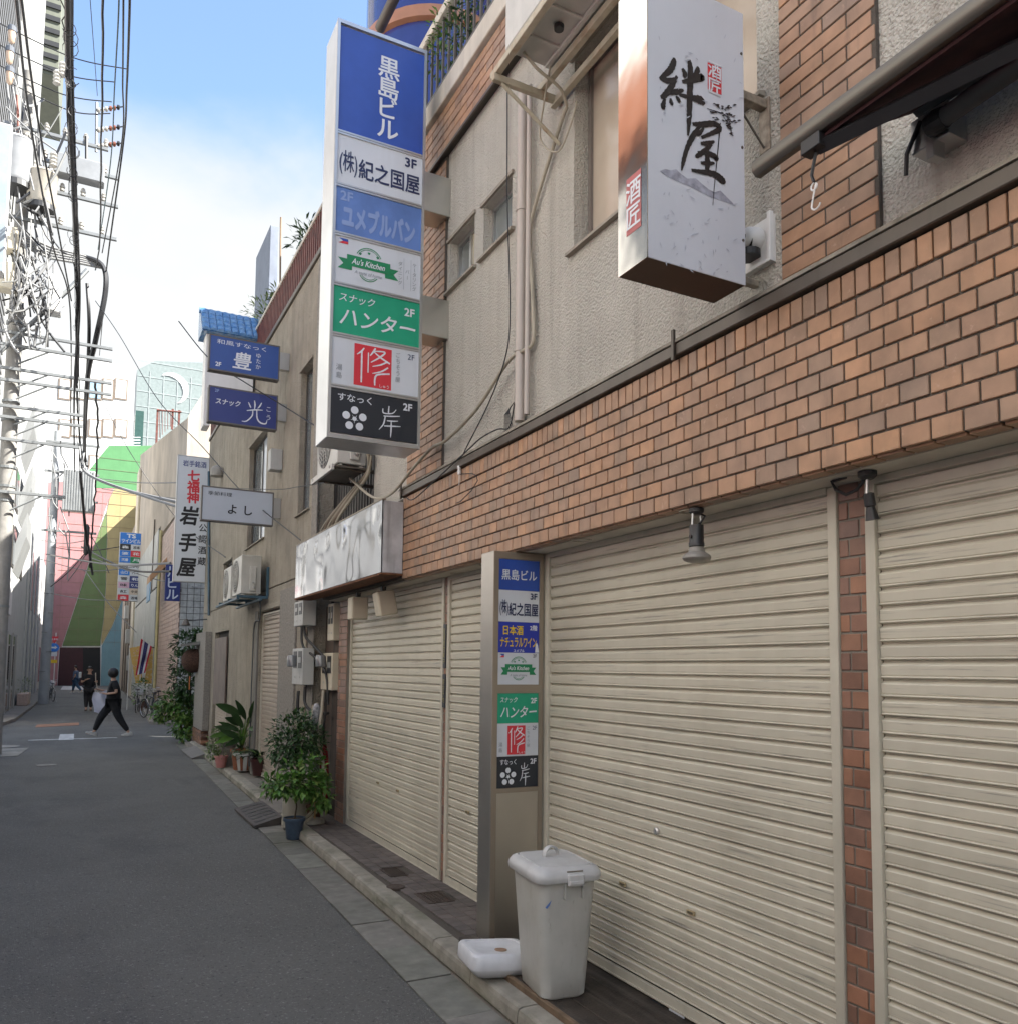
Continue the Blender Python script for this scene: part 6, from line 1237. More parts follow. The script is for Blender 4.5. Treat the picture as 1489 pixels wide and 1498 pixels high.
for k in range(4): MB().bbox(-2.329, -2.25, 47.5+k*3.6, 48.0+k*3.6, .1, 14.5, .02).build('pilaster', mat('grey_pilaster', (.40, .41, .42), .7), LC); MB().bbox(-2.329, -2.30, 48.8+k*3.6, 50.2+k*3.6, 4.6, 7.6, .01).build('window', dk, LC)
for k, (yy, zz) in enumerate(((36.0, 9.6), (36.5, 7.3), (35, 5.2))):
    solo(MB().prism([(-2.27, yy, zz), (-2.27, yy+3.2, zz), (-1.9, yy+3.2, zz+1.3), (-1.9, yy, zz+1.3)], (0, 0, .9)).build('balcony_screen', gw), ['highest', 'middle', 'lowest'][k]+' of three slanted grey screens jutting from the white shop', 'screen', 'slanted grey screens')
LD = thing('brown_overhang', (-3, 58, 0), 'dark louvred overhang of a far tower, top left against the blue sky', 'building'); a, b = ony(56, 72, 60), ony(56, 86, 128)
MB().bbox(-9, b.x, 55, 62, b.z, 52, .02).build('wall', mat('olive_louvre', (.16, .17, .13), .7), LD)
for i in range(16): MB().box(b.x-.9, b.x-.02, 54.9, 54.99, b.z+.2+i*.8, b.z+.5+i*.8).build('louvre', blackpaint, LD)
LE = thing('end_block', (-2.4, 72, 0), 'low pale block before the mural on the left, behind the road signs', 'building'); MB().bbox(-9, -2.45, 63.2, 79, 0, 9, .02).build('wall', mat('pale_wall', (.6, .58, .55), .8), LE); MB().box(-2.449, -2.43, 65, 77, .6, 3).build('dark_window', dk, LE)
# near left row, out of frame but mirrored in the sign boxes and feeding light into the alley
for k, (y0, y1, h, c) in enumerate(((-14, -4, 9, (.66, .64, .60)), (-3.9, 4, 10.5, (.74, .74, .73)), (4.1, 12, 11.5, (.72, .71, .68)), (12.1, 19.8, 11, (.74, .74, .72)))):
    t = thing('facing_house', (-2.6, (y0+y1)/2, 0), ['tan', 'grey white', 'cream', 'white'][k]+' house facing the tiled building, seen only in reflections', 'building')
    MB().bbox(-9, -2.55, y0, y1, 0, h, .02).build('wall', mat('facing_wall_%s' % 'abcd'[k], c, .8, streak=.3), t)
    for r in range(3):
        for j in range(3): f0 = MB().bbox(-2.549, -2.50, y0+.7+j*2.5, y0+2.1+j*2.5, 1+r*2.9, 2.5+r*2.9, .01).build('window', wf, t); MB().box(-2.499, -2.49, y0+.8+j*2.5, y0+2.0+j*2.5, 1.1+r*2.9, 2.4+r*2.9).build('pane', glass, f0)
    if k == 2: MB().bbox(-2.549, -2.3, y0, y1, 8.6, 9.7, .02).build('tiled_band', mat('roof_orange', (.32, .12, .06), .7), t)
    if k in (1, 2): MB().bbox(-2.549, -2.2, y0+.5, y1-.5, 2.7, 3.3, .02).build('sign_band', paint('band_red', (.60, .05, .10)), t)
t = thing('tan_house', (3, -9, 0), 'house behind the camera on the near side, seen only in reflections', 'building'); MB().bbox(2.6, 8, -14, -3.1, 0, 9, .02).build('wall', mat('facing_wall_a', (.62, .55, .48)), t); MB().box(2.57, 2.599, -12, -4.5, .3, 2.5).build('window', glass, t)
# pink sign and white boxed sign at the left edge
def leftsign(Y, pl, pr, yt, yb, lab, face, art, cs=whc):
    a, b = ony(Y, pl, yt), ony(Y, pr, yb); zt, zb = ony(Y, (pl+pr)/2, yt).z, b.z; x0, x1 = ony(Y, pl, (yt+yb)/2).x, ony(Y, pr, (yt+yb)/2).x
    t = thing('projecting_sign', ((x0+x1)/2, Y, zb), lab, 'sign'); MB().bbox(x0, x1, Y+.01, Y+.25, zb, zt, .01).build('case', cs, t); p = MB().box(x0+.01, x1-.01, Y, Y+.009, zb+.02, zt-.02).build('sign_face', face, t)
    MB().bbox(x0-1.2, x0, Y+.1, Y+.16, zt-.4, zt-.3, .005).build('bracket', alu, t); f = Face((x0+.01, Y, zt-.02), (1, 0, 0), (0, 0, -1), (0, -1, 0), p, x1-x0-.02, zt-zb-.04); art(f); f.done(); return t
def art_pink(f): f.rect(0, 1, .52, .90, paint('panel_magenta', (.62, .06, .18)), 1); f.text('いさび', .5, .26, .14, P_INK, .02, vert=True); f.text('BIN', .5, .58, .05, P_LETTER, .03, width=.6); f.text('し', .5, .76, .16, P_INK, .03)
leftsign(29.9, -25, 12, 785, 880, 'white and magenta sign cut by the left edge, low beside the concrete pole', P_WHITE, art_pink)
leftsign(14, -30, 12, 175, 400, 'white framed box sign cut by the left edge, high up next to the transformers', mat('dim_glass_face', (.30, .36, .40), .2), lambda f: None)
leftsign(31, -10, 19, 680, 745, 'blue and white sign panel at the left edge behind the concrete pole', paint('sign_sky', (0, 0, 0)), lambda f: f.text('P', .6, .5, .4, P_LETTER, .04))
t = thing('planter', (-1.95, 44, .1), 'small brick edged planter with dry stems at the foot of the leaning pole', 'planter'); MB().bbox(-2.2, -1.8, 40, 42.2, .1, .6, .02).build('box', pinktile, t)
foliage([(-2.0, 41, .9, .35)], 120, .14, .03, -.2).build('stems', leaf_l, t, kind='stuff')

# ================================================================== POLES, TRANSFORMERS, CABLES
galv = mat('galvanised', (.25, .26, .26), .5, .5, .1); polem = mat('pole_concrete', (.30, .285, .26), .85, var=.15, vs=5, streak=.3)
UP = thing('utility_pole', (-1.49, 20, 0), 'near concrete utility pole at the left edge, crowded with transformers, arms and cables', 'utility pole')
MB().tube([(-1.49, 20, 0), (-1.49, 20, 14.6)], [.175, .115], 16).build('pole', polem, UP, smooth=True)
for z_ in (3.0, 5.2, 5.5, 5.9, 6.9, 7.3, 9.0, 10.1): MB().lathe([(.17, 0), (.17, .05), (.15, .05)], (-1.49, 20, z_), 14).build('band', galv, UP)
for z_, L_, y_ in ((8.72, 1.86, 19.8), (8.45, 1.86, 19.8), (7.95, 1.88, 19.8), (7.7, 1.88, 19.8), (7.15, 1.35, 19.8), (6.92, 1.35, 19.8), (6.45, 1.3, 19.8), (5.35, 1.1, 19.8)):
    MB().bbox(-1.75, -1.49+L_, y_-.03, y_+.03, z_, z_+.06, .004).build('crossarm', galv, UP); MB().tube([(-1.40, y_, z_-.35), (-.85, y_, z_)], .02, 6).build('brace', galv, UP)
for z_ in (13.2, 12.6, 11.95, 11.2): MB().bbox(-1.9, .35 if z_ < 12.8 else .1, 19.76, 19.83, z_, z_+.07, .004).build('crossarm', galv, UP)
MB().bbox(-.95, .05, 19.6, 19.9, 12.35, 12.80, .02).build('switch_box', mat('switch_grey', (.25, .26, .27), .5), UP)
por = mat('porcelain', (.46, .44, .40), .25)
for z_ in (13.27, 12.67, 12.02, 11.27):
    for x_ in (-1.1, -.75, -.35, .05): MB().lathe([(.015, -.02), (.02, .02), (.05, .03), (.05, .06), (.03, .08), (.055, .10), (.055, .13), (.03, .14), (.045, .17), (.02, .2)], (x_, 19.795, z_), 10).build('insulator', por, UP, smooth=True)
for k, (px, yt, yb, r, lab) in enumerate(((28, 212, 275, .33, 'white upper transformer drum'), (64, 258, 306, .28, 'cream second transformer drum'))):
    a, b = ony(19.7, px, yt), ony(19.7, px-3, yb); o = MB().lathe([(r*.9, 0), (r, .05), (r, a.z-b.z-.08), (r*1.05, a.z-b.z-.06), (r*.9, a.z-b.z), (.05, a.z-b.z+.03)], (a.x, 19.55, b.z), 22).build('transformer', mat('drum_white' if k == 0 else 'drum_cream', (.42, .43, .44) if k == 0 else (.46, .42, .35), .4, streak=.15), UP, smooth=True, label=lab)
    MB().lathe([(r*.95, -.12), (r*.92, -.001)], (a.x, 19.55, b.z), 22).build('drum_base', blackpaint, UP)
    for q_ in (-.15, .15): MB().lathe([(.03, 0), (.055, .04), (.03, .08), (.05, .12), (.02, .18)], (a.x+q_, 19.5, a.z+.02), 8).build('bushing', por, UP)
for (px, yt, yb, w, lab) in ((14, 335, 368, .34, 'upper cream junction cabinet'), (9, 385, 425, .34, 'lower stained junction cabinet'), (82, 405, 460, .26, 'white cable closure box')):
    a, b = ony(19.6, px, yt), ony(19.6, px, yb); MB().bbox(a.x-w/2, a.x+w/2, 19.45, 19.8, b.z, a.z, .02).build('cabinet', cream if px < 20 else whitepaint, UP, label=lab)
rn = random.Random(9)
wiregroup = []
for k in range(84):
    p0 = ony(19.5+rn.uniform(-.3, .3), rn.uniform(2, 66), rn.uniform(300, 480) if k % 3 else rn.uniform(110, 320)); p1 = ony(19.5+rn.uniform(-.3, .3), rn.uniform(8, 100), rn.uniform(350, 520) if k % 3 else rn.uniform(150, 380)); mid = (p0+p1)/2+Vector((rn.uniform(-.1, .25), rn.uniform(-.1, .1), -rn.uniform(.1, .6)))
    MB().tube([p0.lerp(mid, t_/4*1.0).lerp(mid.lerp(p1, t_/4), t_/4) for t_ in range(5)], rn.choice([.012, .018, .026]), 5).build('lead', rn.choice([mat('cable_grey', (.22, .22, .22), .6), cableblk, cableblk, mat('cable_lightgrey', (.26, .26, .25), .6), MC['cable_grey'], mat('cable_rust', (.30, .10, .07), .6) if k % 5 == 0 else MC['cable_grey']]), UP)
MB().tube([ony(19.6, 0, 515), ony(19.7, 100, 425), ony(19.8, 128, 395)], .045, 8).build('stay_pipe', galv, UP)
for px, py in ((12, 20), (9, 50), (9, 80)):
    c = ony(19.4, px+6, py*1.0+30); MB().lathe([(.05, .12), (.07, .10), (.075, 0), (.065, -.08), (.06, -.16), (.03, -.2)], tuple(c), 12).build('cutout_fuse', mat('fuse_peach', (.50, .36, .26), .5), UP, smooth=True); MB().lathe([(.085, .0), (.085, .10), (.06, .13)], (c.x, c.y, c.z+.05), 12).build('fuse_cap', mat('cap_dark', (.09, .10, .12), .5), UP)
FP = thing('utility_pole', (-1.41, 44, 0), 'grey leaning utility pole further down on the left, with bolts and a grey cable drop', 'utility pole')
MB().tube([(-1.36, 44, 0), (-1.33, 44, 12.8)], [.23, .15], 16).build('pole', mat('steel_pole', (.34, .36, .38), .6, .2, .1), FP, smooth=True)
for z_ in (8.0, 9.5, 10.8, 12.2): MB().bbox(-1.8, .5, 43.8, 43.9, z_, z_+.1, .005).build('crossarm', galv, FP)
MB().bbox(-1.0, .35, 43.6, 43.9, 9.0, 11.0, .05).build('grey_hood', mat('ribbed_grey', (.40, .41, .41), .5), FP)
for i in range(12): MB().box(-.98+i*.11, -.94+i*.11, 43.57, 43.599, 9.05, 10.95).build('rib', galv, FP)
for i in range(9): MB().tube([(-1.34, 43.75, 1.5+i*.9), (-1.34+(.22 if i % 2 else -.22), 43.65, 1.5+i*.9)], .02, 5).build('step_bolt', galv, FP)
for k in range(14):
    p0 = Vector((-1.3+rn.uniform(-.3, .6), 43.7, rn.uniform(8, 12.4))); p1 = p0+Vector((rn.uniform(-.3, .5), 0, -rn.uniform(.5, 2.5))); MB().tube([p0, (p0+p1)/2+Vector((rn.uniform(-.2, .2), 0, 0)), p1], .03, 5).build('lead', rn.choice([MC['cable_grey'], cableblk]), FP)
for k in range(5): MB().tube([ony(19.7, 28, 342+k*4), ony(19.7, 75, 362+k*4), ony(19.75, 122, 374+k*3), ony(19.8, 150, 384+k*2)], .028, 6).build('cable_arm', MC['cable_grey'] if k % 2 else MC['cable_lightgrey'], UP, smooth=True)
brownins = mat('brown_insulator', (.20, .07, .04), .35)
for k, yy in enumerate((158, 187, 211)):
    a_, b_ = ony(19.8, 140, yy+4), ony(19.8, 181, yy-2); MB().tube([a_, b_], .014, 6).build('strain_wire', cableblk, UP)
    for q_ in range(6): c_ = a_.lerp(b_, .12+q_*.14); MB().lathe([(.02, -.035), (.055, -.02), (.055, .02), (.02, .035)], tuple(c_), 10, 'X').build('strain_insulator', brownins if q_ in (3, 4) else cableblk if q_ == 5 else por, UP, smooth=True)
MB().tube([ony(19.75, 127, 200), ony(19.75, 127, 258)], .035, 6).build('fuse_bar', blackpaint, UP); MB().tube([ony(19.8, 142, 150), ony(19.8, 141, 222)], .03, 6).build('drop_post', galv, UP)
for px, py in ((79, 232), (52, 262), (84, 112), (92, 100)): c_ = ony(19.5, px, py); MB().lathe([(.03, -.2), (.08, -.16), (.05, -.12), (.08, -.08), (.05, -.04), (.08, 0), (.05, .04), (.08, .08), (.04, .14)], tuple(c_), 12).build('bushing', por, UP, smooth=True)
# overhead cables: pixel on the photograph + the height it hangs at
def cab(pts, r, lab, m_=cableblk, n=6, wob=0, group=None):
    P_ = []
    for px, py, kind, v in pts: P_.append(onz(v, px, py) if kind == 'z' else ony(v, px, py))
    Q = []
    for i in range(len(P_)-1):
        p0, p1, p2, p3 = P_[max(i-1, 0)], P_[i], P_[i+1], P_[min(i+2, len(P_)-1)]
        for j in range(8):
            t_ = j/8; q_ = p1.lerp(p2, t_) if len(P_) == 2 else .5*((2*p1)+(p2-p0)*t_+(2*p0-5*p1+4*p2-p3)*t_*t_+(3*p1-p0-3*p2+p3)*t_**3)
            if wob and (i or j): q_ = q_+Vector((rn.uniform(-wob, wob), 0, rn.uniform(-wob, wob)))
            Q.append(q_)
    Q.append(P_[-1]); return solo(MB().tube(Q, r, n).build('overhead_cable', m_, None, smooth=True), lab, 'cable', group)
cab([(98, -60, 'y', 7.5), (100, 0, 'y', 8.2), (101, 120, 'y', 9.8), (108, 280, 'y', 12.5), (114, 440, 'y', 17), (113, 560, 'y', 19.8)], .030, 'thickest dark bundle of overhead cables, left of centre over the road')
for k in range(30):
    u_ = rn.random(); c_ = ony(8.6+u_*u_*10, 101+u_*12+rn.uniform(-2, 3), 20+u_*470); r_c = rn.uniform(.03, .075)
    if k == 0: LP_ = thing('cable_loops', c_, 'small loose wire loops curling off the thick overhead bundle', 'cable loops')
    MB().tube([c_+Vector((r_c*cos(q_*.6+k), .02*q_/8, r_c*1.3*sin(q_*.6+k))) for q_ in range(9)], .004, 4).build('loop', cableblk, LP_)
for k in range(7): cab([(96+rn.uniform(-2, 10), -40, 'y', 7.8), (100+rn.uniform(-3, 7), 60, 'y', 9.1), (103+rn.uniform(-3, 6), 200, 'y', 11.3), (110+rn.uniform(-3, 5), 330, 'y', 14), (114+rn.uniform(-4, 4), 450, 'y', 17), (112+rn.uniform(-4, 6), 600, 'y', 22), (120+rn.uniform(-4, 4), 690, 'y', 30)], rn.uniform(.004, .011), 'fine wire lashed loosely round the thick overhead bundles', wob=.012, group='fine wires lashed to the bundles')
cab([(105, -60, 'y', 7.6), (105, 0, 'y', 8.3), (106, 120, 'y', 9.9), (112, 300, 'y', 13), (117, 450, 'y', 17), (109, 590, 'y', 20), (110, 690, 'y', 30)], .020, 'second dark cable strand running beside the thickest overhead bundle')
cab([(96, -30, 'y', 8), (94, 60, 'y', 9), (103, 200, 'y', 11), (106, 330, 'y', 14), (112, 450, 'y', 17)], .006, 'thin loose wire twisting round the thickest overhead bundle', wob=.03)
cab([(20, -40, 'y', 8), (24, 0, 'y', 8.6), (45, 180, 'y', 11.5), (78, 360, 'y', 15.5), (103, 450, 'y', 19), (104, 620, 'y', 24)], .014, 'black cable slanting in from the top left, left one of the pair')
cab([(26, -40, 'y', 8.1), (32, 0, 'y', 8.7), (55, 170, 'y', 11.5), (88, 350, 'y', 15.5), (105, 440, 'y', 19)], .014, 'black cable slanting in from the top left, right one of the pair')
cab([(150, -30, 'y', 9), (151, 20, 'y', 9.5), (148, 250, 'y', 14), (146, 360, 'y', 18), (140, 395, 'y', 19.8)], .014, 'lumpy black cable hanging alone between the thick bundle and the right hand wires', wob=.008)
cab([(190, -30, 'y', 9), (190, 20, 'y', 9.6), (186, 130, 'y', 12), (181, 210, 'y', 14.5), (158, 380, 'y', 18.5), (153, 440, 'y', 26), (146, 520, 'y', 38)], .014, 'rightmost black overhead wire against the blue sky')
cab([(181, -30, 'y', 9), (181, 20, 'y', 9.6), (180, 120, 'y', 12), (178, 215, 'y', 14.5), (150, 370, 'y', 19.5)], .011, 'black overhead wire just left of the rightmost one')
cab([(174, -30, 'y', 9), (174, 20, 'y', 9.6), (168, 130, 'y', 12), (162, 240, 'y', 14.5), (144, 365, 'y', 19.5)], .009, 'greenish thin overhead wire, third from the right', mat('cable_teal', (.06, .12, .13), .5))
cab([(131, -20, 'y', 9), (137, 60, 'y', 10), (143, 140, 'y', 12)], .004, 'hair thin wire slanting down between the thick bundle and the lumpy cable')
for k, (a, b, lab) in enumerate((((0, 30), (205, 107), 'uppermost'), ((0, 62), (186, 126), 'second'), ((0, 92), (182, 155), 'third'), ((30, 125), (180, 172), 'lowest'))):
    cab([(a[0]-20, a[1]-6, 'y', 19.6), ((a[0]+b[0])/2, (a[1]+b[1])/2+14, 'y', 19.7), (b[0]-18, b[1]-6, 'y', 19.8)], .012, lab+' of four cross wires sagging from the left edge', group='cross wires over the road')
cab([(120, 375, 'y', 19.8), (150, 388, 'y', 19.7), (155, 425, 'y', 19.6), (140, 500, 'y', 20), (128, 560, 'y', 22), (124, 660, 'y', 30), (128, 682, 'y', 31)], .055, 'thick black splice bending down off the cable arm over the road')
cab([(128, 415, 'y', 19.6), (131, 480, 'y', 19.8), (128, 560, 'y', 22), (125, 640, 'y', 28)], .04, 'second thick black cable inside the bend of the splice')
cab([(123, 660, 'y', 30), (125, 690, 'y', 29), (180, 715, 'y', 27), (262, 735, 'y', 24)], .045, 'thick grey cable sweeping from mid road to the tall white sign, upper one', MC['cable_grey'])
cab([(120, 680, 'y', 30), (140, 700, 'y', 29), (200, 722, 'y', 26), (262, 742, 'y', 23)], .04, 'thick grey cable sweeping from mid road to the tall white sign, lower one', MC['cable_grey'])
cab([(140, 440, 'y', 19.8), (175, 490, 'y', 19), (232, 585, 'y', 17.5), (298, 655, 'y', 16), (355, 720, 'y', 14), (440, 790, 'y', 10.2)], .008, 'long thin wire slanting from the left poles down to the mirror sign')
cab([(262, 470, 'y', 14), (307, 525, 'y', 13.3), (360, 560, 'y', 12.5), (409, 590, 'y', 11.9), (465, 625, 'y', 10.45)], .009, 'black wire passing in front of the blue and violet signs to the brown wall')
cab([(148, 580, 'y', 30), (190, 660, 'y', 28), (260, 760, 'y', 26), (330, 815, 'y', 14.6)], .01, 'thin wire descending to the pair of white air conditioners')
cab([(310, 713, 'y', 16), (400, 716, 'y', 12.4), (437, 712, 'y', 11), (475, 706, 'y', 8.2)], .006, 'thin wire running level behind the pale grey sign to the lower air conditioner')
cab([(118, 690, 'y', 31), (127, 790, 'y', 34), (130, 800, 'y', 35), (136, 840, 'y', 40)], .05, 'black cable joint hanging in front of the mural', n=6)
cab([(140, 560, 'y', 24), (143, 640, 'y', 28), (139, 730, 'y', 33), (134, 790, 'y', 36), (132, 830, 'y', 38)], .03, 'knotted black cable hanging down the middle of the alley before the mural', wob=.03)
WL = ['level wire crossing the pink field just above the cable closure', 'thick wire sagging from the leaning pole past the tenant sign', 'deeply sagging wire from the leaning pole to the tenant sign', 'short wire rising from the leaning pole to the cable closure', 'thickest black wire sagging over the tenant sign to the right', 'long black wire slanting down to the grooved brown building',
      'level wire across the mural below the cable closure', 'wire slanting down across the yellow field of the mural', 'uppermost short wire joining the leaning pole to the cable closure', 'short wire bowing up beside the cable closure', 'short slack wire before the olive field of the mural', 'upper pale thin wire crossing the green field to the right', 'lower pale thin wire crossing the green field to the right']
for k, (p, q_, s_) in enumerate((((75, 800), (175, 800), 6), ((75, 812), (250, 824), 8), ((60, 818), (205, 828), 12), ((75, 858), (132, 800), 5), ((120, 800), (250, 836), 14), ((130, 815), (330, 865), 8), ((75, 868), (178, 878), 4), ((125, 835), (200, 925), 6), ((60, 790), (130, 790), 5), ((132, 780), (160, 838), -3), ((100, 850), (132, 800), 3), ((145, 700), (262, 706), 3), ((150, 715), (300, 730), 4))):
    Y0, Y1 = (43, 40) if q_[0] < 240 else (42, 24); mx_ = ((p[0]+q_[0])/2, (p[1]+q_[1])/2+s_)
    cab([(p[0], p[1], 'y', Y0), (mx_[0], mx_[1], 'y', (Y0+Y1)/2), (q_[0], q_[1], 'y', Y1)], .02 if k not in (1, 4) else .035, WL[k], rn.choice([cableblk, MC['cable_grey']]), group='tangled wires before the mural')
c = ony(36, 127, 790); solo(MB().lathe([(.04, -.6), (.09, -.5), (.10, .5), (.04, .62)], tuple(c), 10).build('cable_closure', blackpaint, None, smooth=True), 'black cylindrical cable closure hanging amid the tangled wires', 'cable closure')

# ================================================================== PEOPLE
def skin_mesh(V, Ed, rad, root=0, sub=2):
    me = bpy.data.meshes.new('skin'); me.from_pydata([tuple(v) for v in V], Ed, []); o = bpy.data.objects.new('skin', me); COL.objects.link(o)
    o.modifiers.new('s', 'SKIN'); 
    if not me.skin_vertices: me.skin_vertices.new()
    sk = me.skin_vertices[0].data
    for i, r in enumerate(rad): sk[i].radius = (r, r) if not isinstance(r, tuple) else r; sk[i].use_root = (i == root)
    m = o.modifiers.new('b', 'SUBSURF'); m.levels = sub; m.render_levels = sub
    bpy.context.view_layer.update(); dg = bpy.context.evaluated_depsgraph_get(); e = bpy.data.meshes.new_from_object(o.evaluated_get(dg))
    mb = MB(); mb.add([v.co for v in e.vertices], [tuple(p.vertices) for p in e.polygons]); bpy.data.objects.remove(o); bpy.data.meshes.remove(e); return mb
def chain(J, specs):
    V, E_, R_, idx = [], [], [], {}
    for names in specs:
        prev = None
        for n_ in names:
            if n_ not in idx: idx[n_] = len(V); V.append(J[n_][0]); R_.append(J[n_][1])
            if prev is not None and (prev, idx[n_]) not in E_: E_.append((prev, idx[n_]))
            prev = idx[n_]
    return V, E_, R_
def person(loc, yaw, J0, label, shirt, trousers, shoes, hair, headdir=(0, 1), fingers=True, sleeve=.75, hairlen=.0):
    """J0: joint name -> (x, y, z); x to the person's right, y forward; yaw turns forward (0 = +Y)"""
    t = thing('person', loc, label, 'person'); M_ = Matrix.Translation(loc) @ Matrix.Rotation(yaw, 4, 'Z')
    r = dict(pelvis=.115, waist=.105, chest=.125, neckb=.065, neck=.052, head=.088, crown=.075, shl=.058, shr=.058, ell=.040, elr=.040, wrl=.026, wrr=.026, pal=.030, par=.030, hil=.088, hir=.088, knl=.060, knr=.060, anl=.038, anr=.038, tol=.030, tor=.030)
    J = {k: (Vector(v), r[k]) for k, v in J0.items() if k in r}
    sp_ = [('pelvis', 'waist', 'chest', 'neckb', 'neck', 'head', 'crown')]
    for s_ in 'lr': sp_ += [('chest', 'sh'+s_, 'el'+s_, 'wr'+s_, 'pa'+s_), ('pelvis', 'hi'+s_, 'kn'+s_, 'an'+s_, 'to'+s_)]
    if fingers:
        for s_ in 'lr':
            p = J['pa'+s_][0]; d = (p-J['wr'+s_][0]).normalized(); sd = d.cross(Vector((0, 0, 1))); sd = sd.normalized() if sd.length > .1 else Vector((0, 1, 0)); dn = sd.cross(d)*(-1)
            for k, (off, ln) in enumerate(((-.026, .055), (-.009, .068), (.009, .064), (.026, .048))):
                J['f%s%da' % (s_, k)] = (p+sd*off+d*.03, .0095); J['f%s%db' % (s_, k)] = (p+sd*off*1.1+d*(.03+ln*.5)+dn*.008, .0085); J['f%s%dc' % (s_, k)] = (p+sd*off*1.1+d*(.03+ln*.85)+dn*.03, .0075)
                sp_.append(('pa'+s_, 'f%s%da' % (s_, k), 'f%s%db' % (s_, k), 'f%s%dc' % (s_, k)))
            J['t%sa' % s_] = (p+sd*.035-d*.01, .011); J['t%sb' % s_] = (p+sd*.055+d*.03+dn*.01, .009); sp_.append(('pa'+s_, 't%sa' % s_, 't%sb' % s_))
    V, E_, R_ = chain(J, sp_); skin_mesh(V, E_, R_, 0, 1).xf(M_).build('body', skin_m, t, smooth=True)
    Jc = {k: (v[0].copy(), v[1]+.022) for k, v in J.items()}
    for s_ in 'lr': Jc['el'+s_] = (J['sh'+s_][0].lerp(J['el'+s_][0], sleeve), .062); Jc['sh'+s_] = (J['sh'+s_][0], .080)
    Jc['hem'] = (J['pelvis'][0]+Vector((0, -.01, -.20)), .185); Jc['chest'] = (J['chest'][0], .175); Jc['waist'] = (J['waist'][0], .180); Jc['pelvis'] = (J['pelvis'][0], .190); Jc['neckb'] = (J['neckb'][0]-Vector((0, 0, .02)), .085)
    V, E_, R_ = chain(Jc, [('hem', 'pelvis', 'waist', 'chest', 'neckb'), ('chest', 'shl', 'ell'), ('chest', 'shr', 'elr')]); skin_mesh(V, E_, R_, 0, 2).xf(M_).build('shirt', shirt, t, smooth=True)
    for s_ in 'lr': Jc['an'+s_] = (J['kn'+s_][0].lerp(J['an'+s_][0], .90), .060); Jc['kn'+s_] = (J['kn'+s_][0], .105); Jc['hi'+s_] = (J['hi'+s_][0], .125)
    V, E_, R_ = chain(Jc, [('pelvis', 'hil', 'knl', 'anl'), ('pelvis', 'hir', 'knr', 'anr')]); skin_mesh(V, E_, R_, 0, 2).xf(M_).build('trousers', trousers, t, smooth=True)
    for s_ in 'lr':
        a, b = J['an'+s_][0], J['to'+s_][0]; d = (b-a); d.z = 0; d.normalize(); base_ = min(b.z-.03, a.z-.07); sd = Vector((-d.y, d.x, 0)); m = MB(); rg = []
        pit = (b.z+.04-a.z+.045)/.2 if abs(b.z+.03-a.z+.04) > .02 else 0
        for u, w, h in ((-.085, .025, .05), (-.07, .038, .085), (-.02, .042, .10), (.04, .043, .085), (.10, .048, .055), (.15, .045, .045), (.185, .022, .03)):
            c_ = Vector((a.x, a.y, 0))+d*u; zb = (a.z-.075)+pit*(u+.02)*.9 if pit else a.z-.075
            rg.append([c_+sd*(w*q[0])+Vector((0, 0, zb+h*q[1])) for q in ((-1, 0), (1, 0), (1.05, .4), (.7, .9), (0, 1.05), (-.7, .9), (-1.05, .4))])
        m.rings(rg); m.xf(M_).build('shoe', shoes, t, smooth=True)
    hc = J['head'][0]+Vector((0, 0, .035)); fd = Vector((headdir[0], headdir[1], 0)).normalized(); rt = Vector((fd.y, -fd.x, 0))
    m = MB(); n = 14
    for i in range(11):
        th = pi*(.70+hairlen*1.4)*i/10
        for j in range(n):
            ph = 2*pi*j/n; v_ = Vector((sin(th)*cos(ph), sin(th)*sin(ph), cos(th))); f_ = v_.dot(fd); rr = .106+hairlen*.2
            if f_ > .25 and v_.z < .22: v_ = v_*(1-.34*min((f_-.25)*3, 1))
            m.v.append(hc+Vector((v_.x*rr*.86, v_.y*rr, v_.z*rr*1.04))+fd*-.012+rv()*.004)
    m.f = [(i*n+j, i*n+(j+1) % n, (i+1)*n+(j+1) % n, (i+1)*n+j) for i in range(10) for j in range(n)]; m.xf(M_).build('hair', hair, t, smooth=True)
    eye = mat('eye_dark', (.02, .015, .012), .3)
    for s_ in (-1, 1): MB().lathe([(.001, -.006), (.011, -.004), (.013, 0), (.011, .004), (.001, .006)], (0, 0, 0), 10).xf(M_ @ Matrix.Translation(hc+fd*.093+rt*(.033*s_)+Vector((0, 0, -.03)))).build('eye', eye, t); MB().lathe([(.001, -.03), (.016, -.012), (.018, .012), (.001, .03)], tuple(hc+rt*(.094*s_)+Vector((0, 0, -.045))), 8).xf(M_).build('ear', skin_m, t)
    nb = hc+fd*.094+Vector((0, 0, -.055)); m = MB(); m.add([nb+Vector((0, 0, .03)), nb+rt*.016+Vector((0, 0, -.015)), nb-rt*.016+Vector((0, 0, -.015)), nb+fd*.022+Vector((0, 0, -.012))], [(0, 1, 3), (0, 3, 2), (1, 2, 3)]); m.xf(M_).build('nose', skin_m, t)
    mo = hc+fd*.088+Vector((0, 0, -.088)); m = MB(); m.box(-.022, .022, -.004, .006, -.004, .004); m.xf(Matrix.Translation(mo) @ Matrix.Rotation(atan2(-fd.x, fd.y), 4, 'Z')); m.xf(M_).build('mouth', mat('lip', (.30, .11, .09), .5), t)
    return t, M_
blk = mat('black_cloth', (.016, .016, .018), .9, var=.3, vs=6, bump=.7, bs=14); blk2 = mat('charcoal_cloth', (.028, .026, .026), .9, var=.3, vs=7, bump=.6, bs=14)
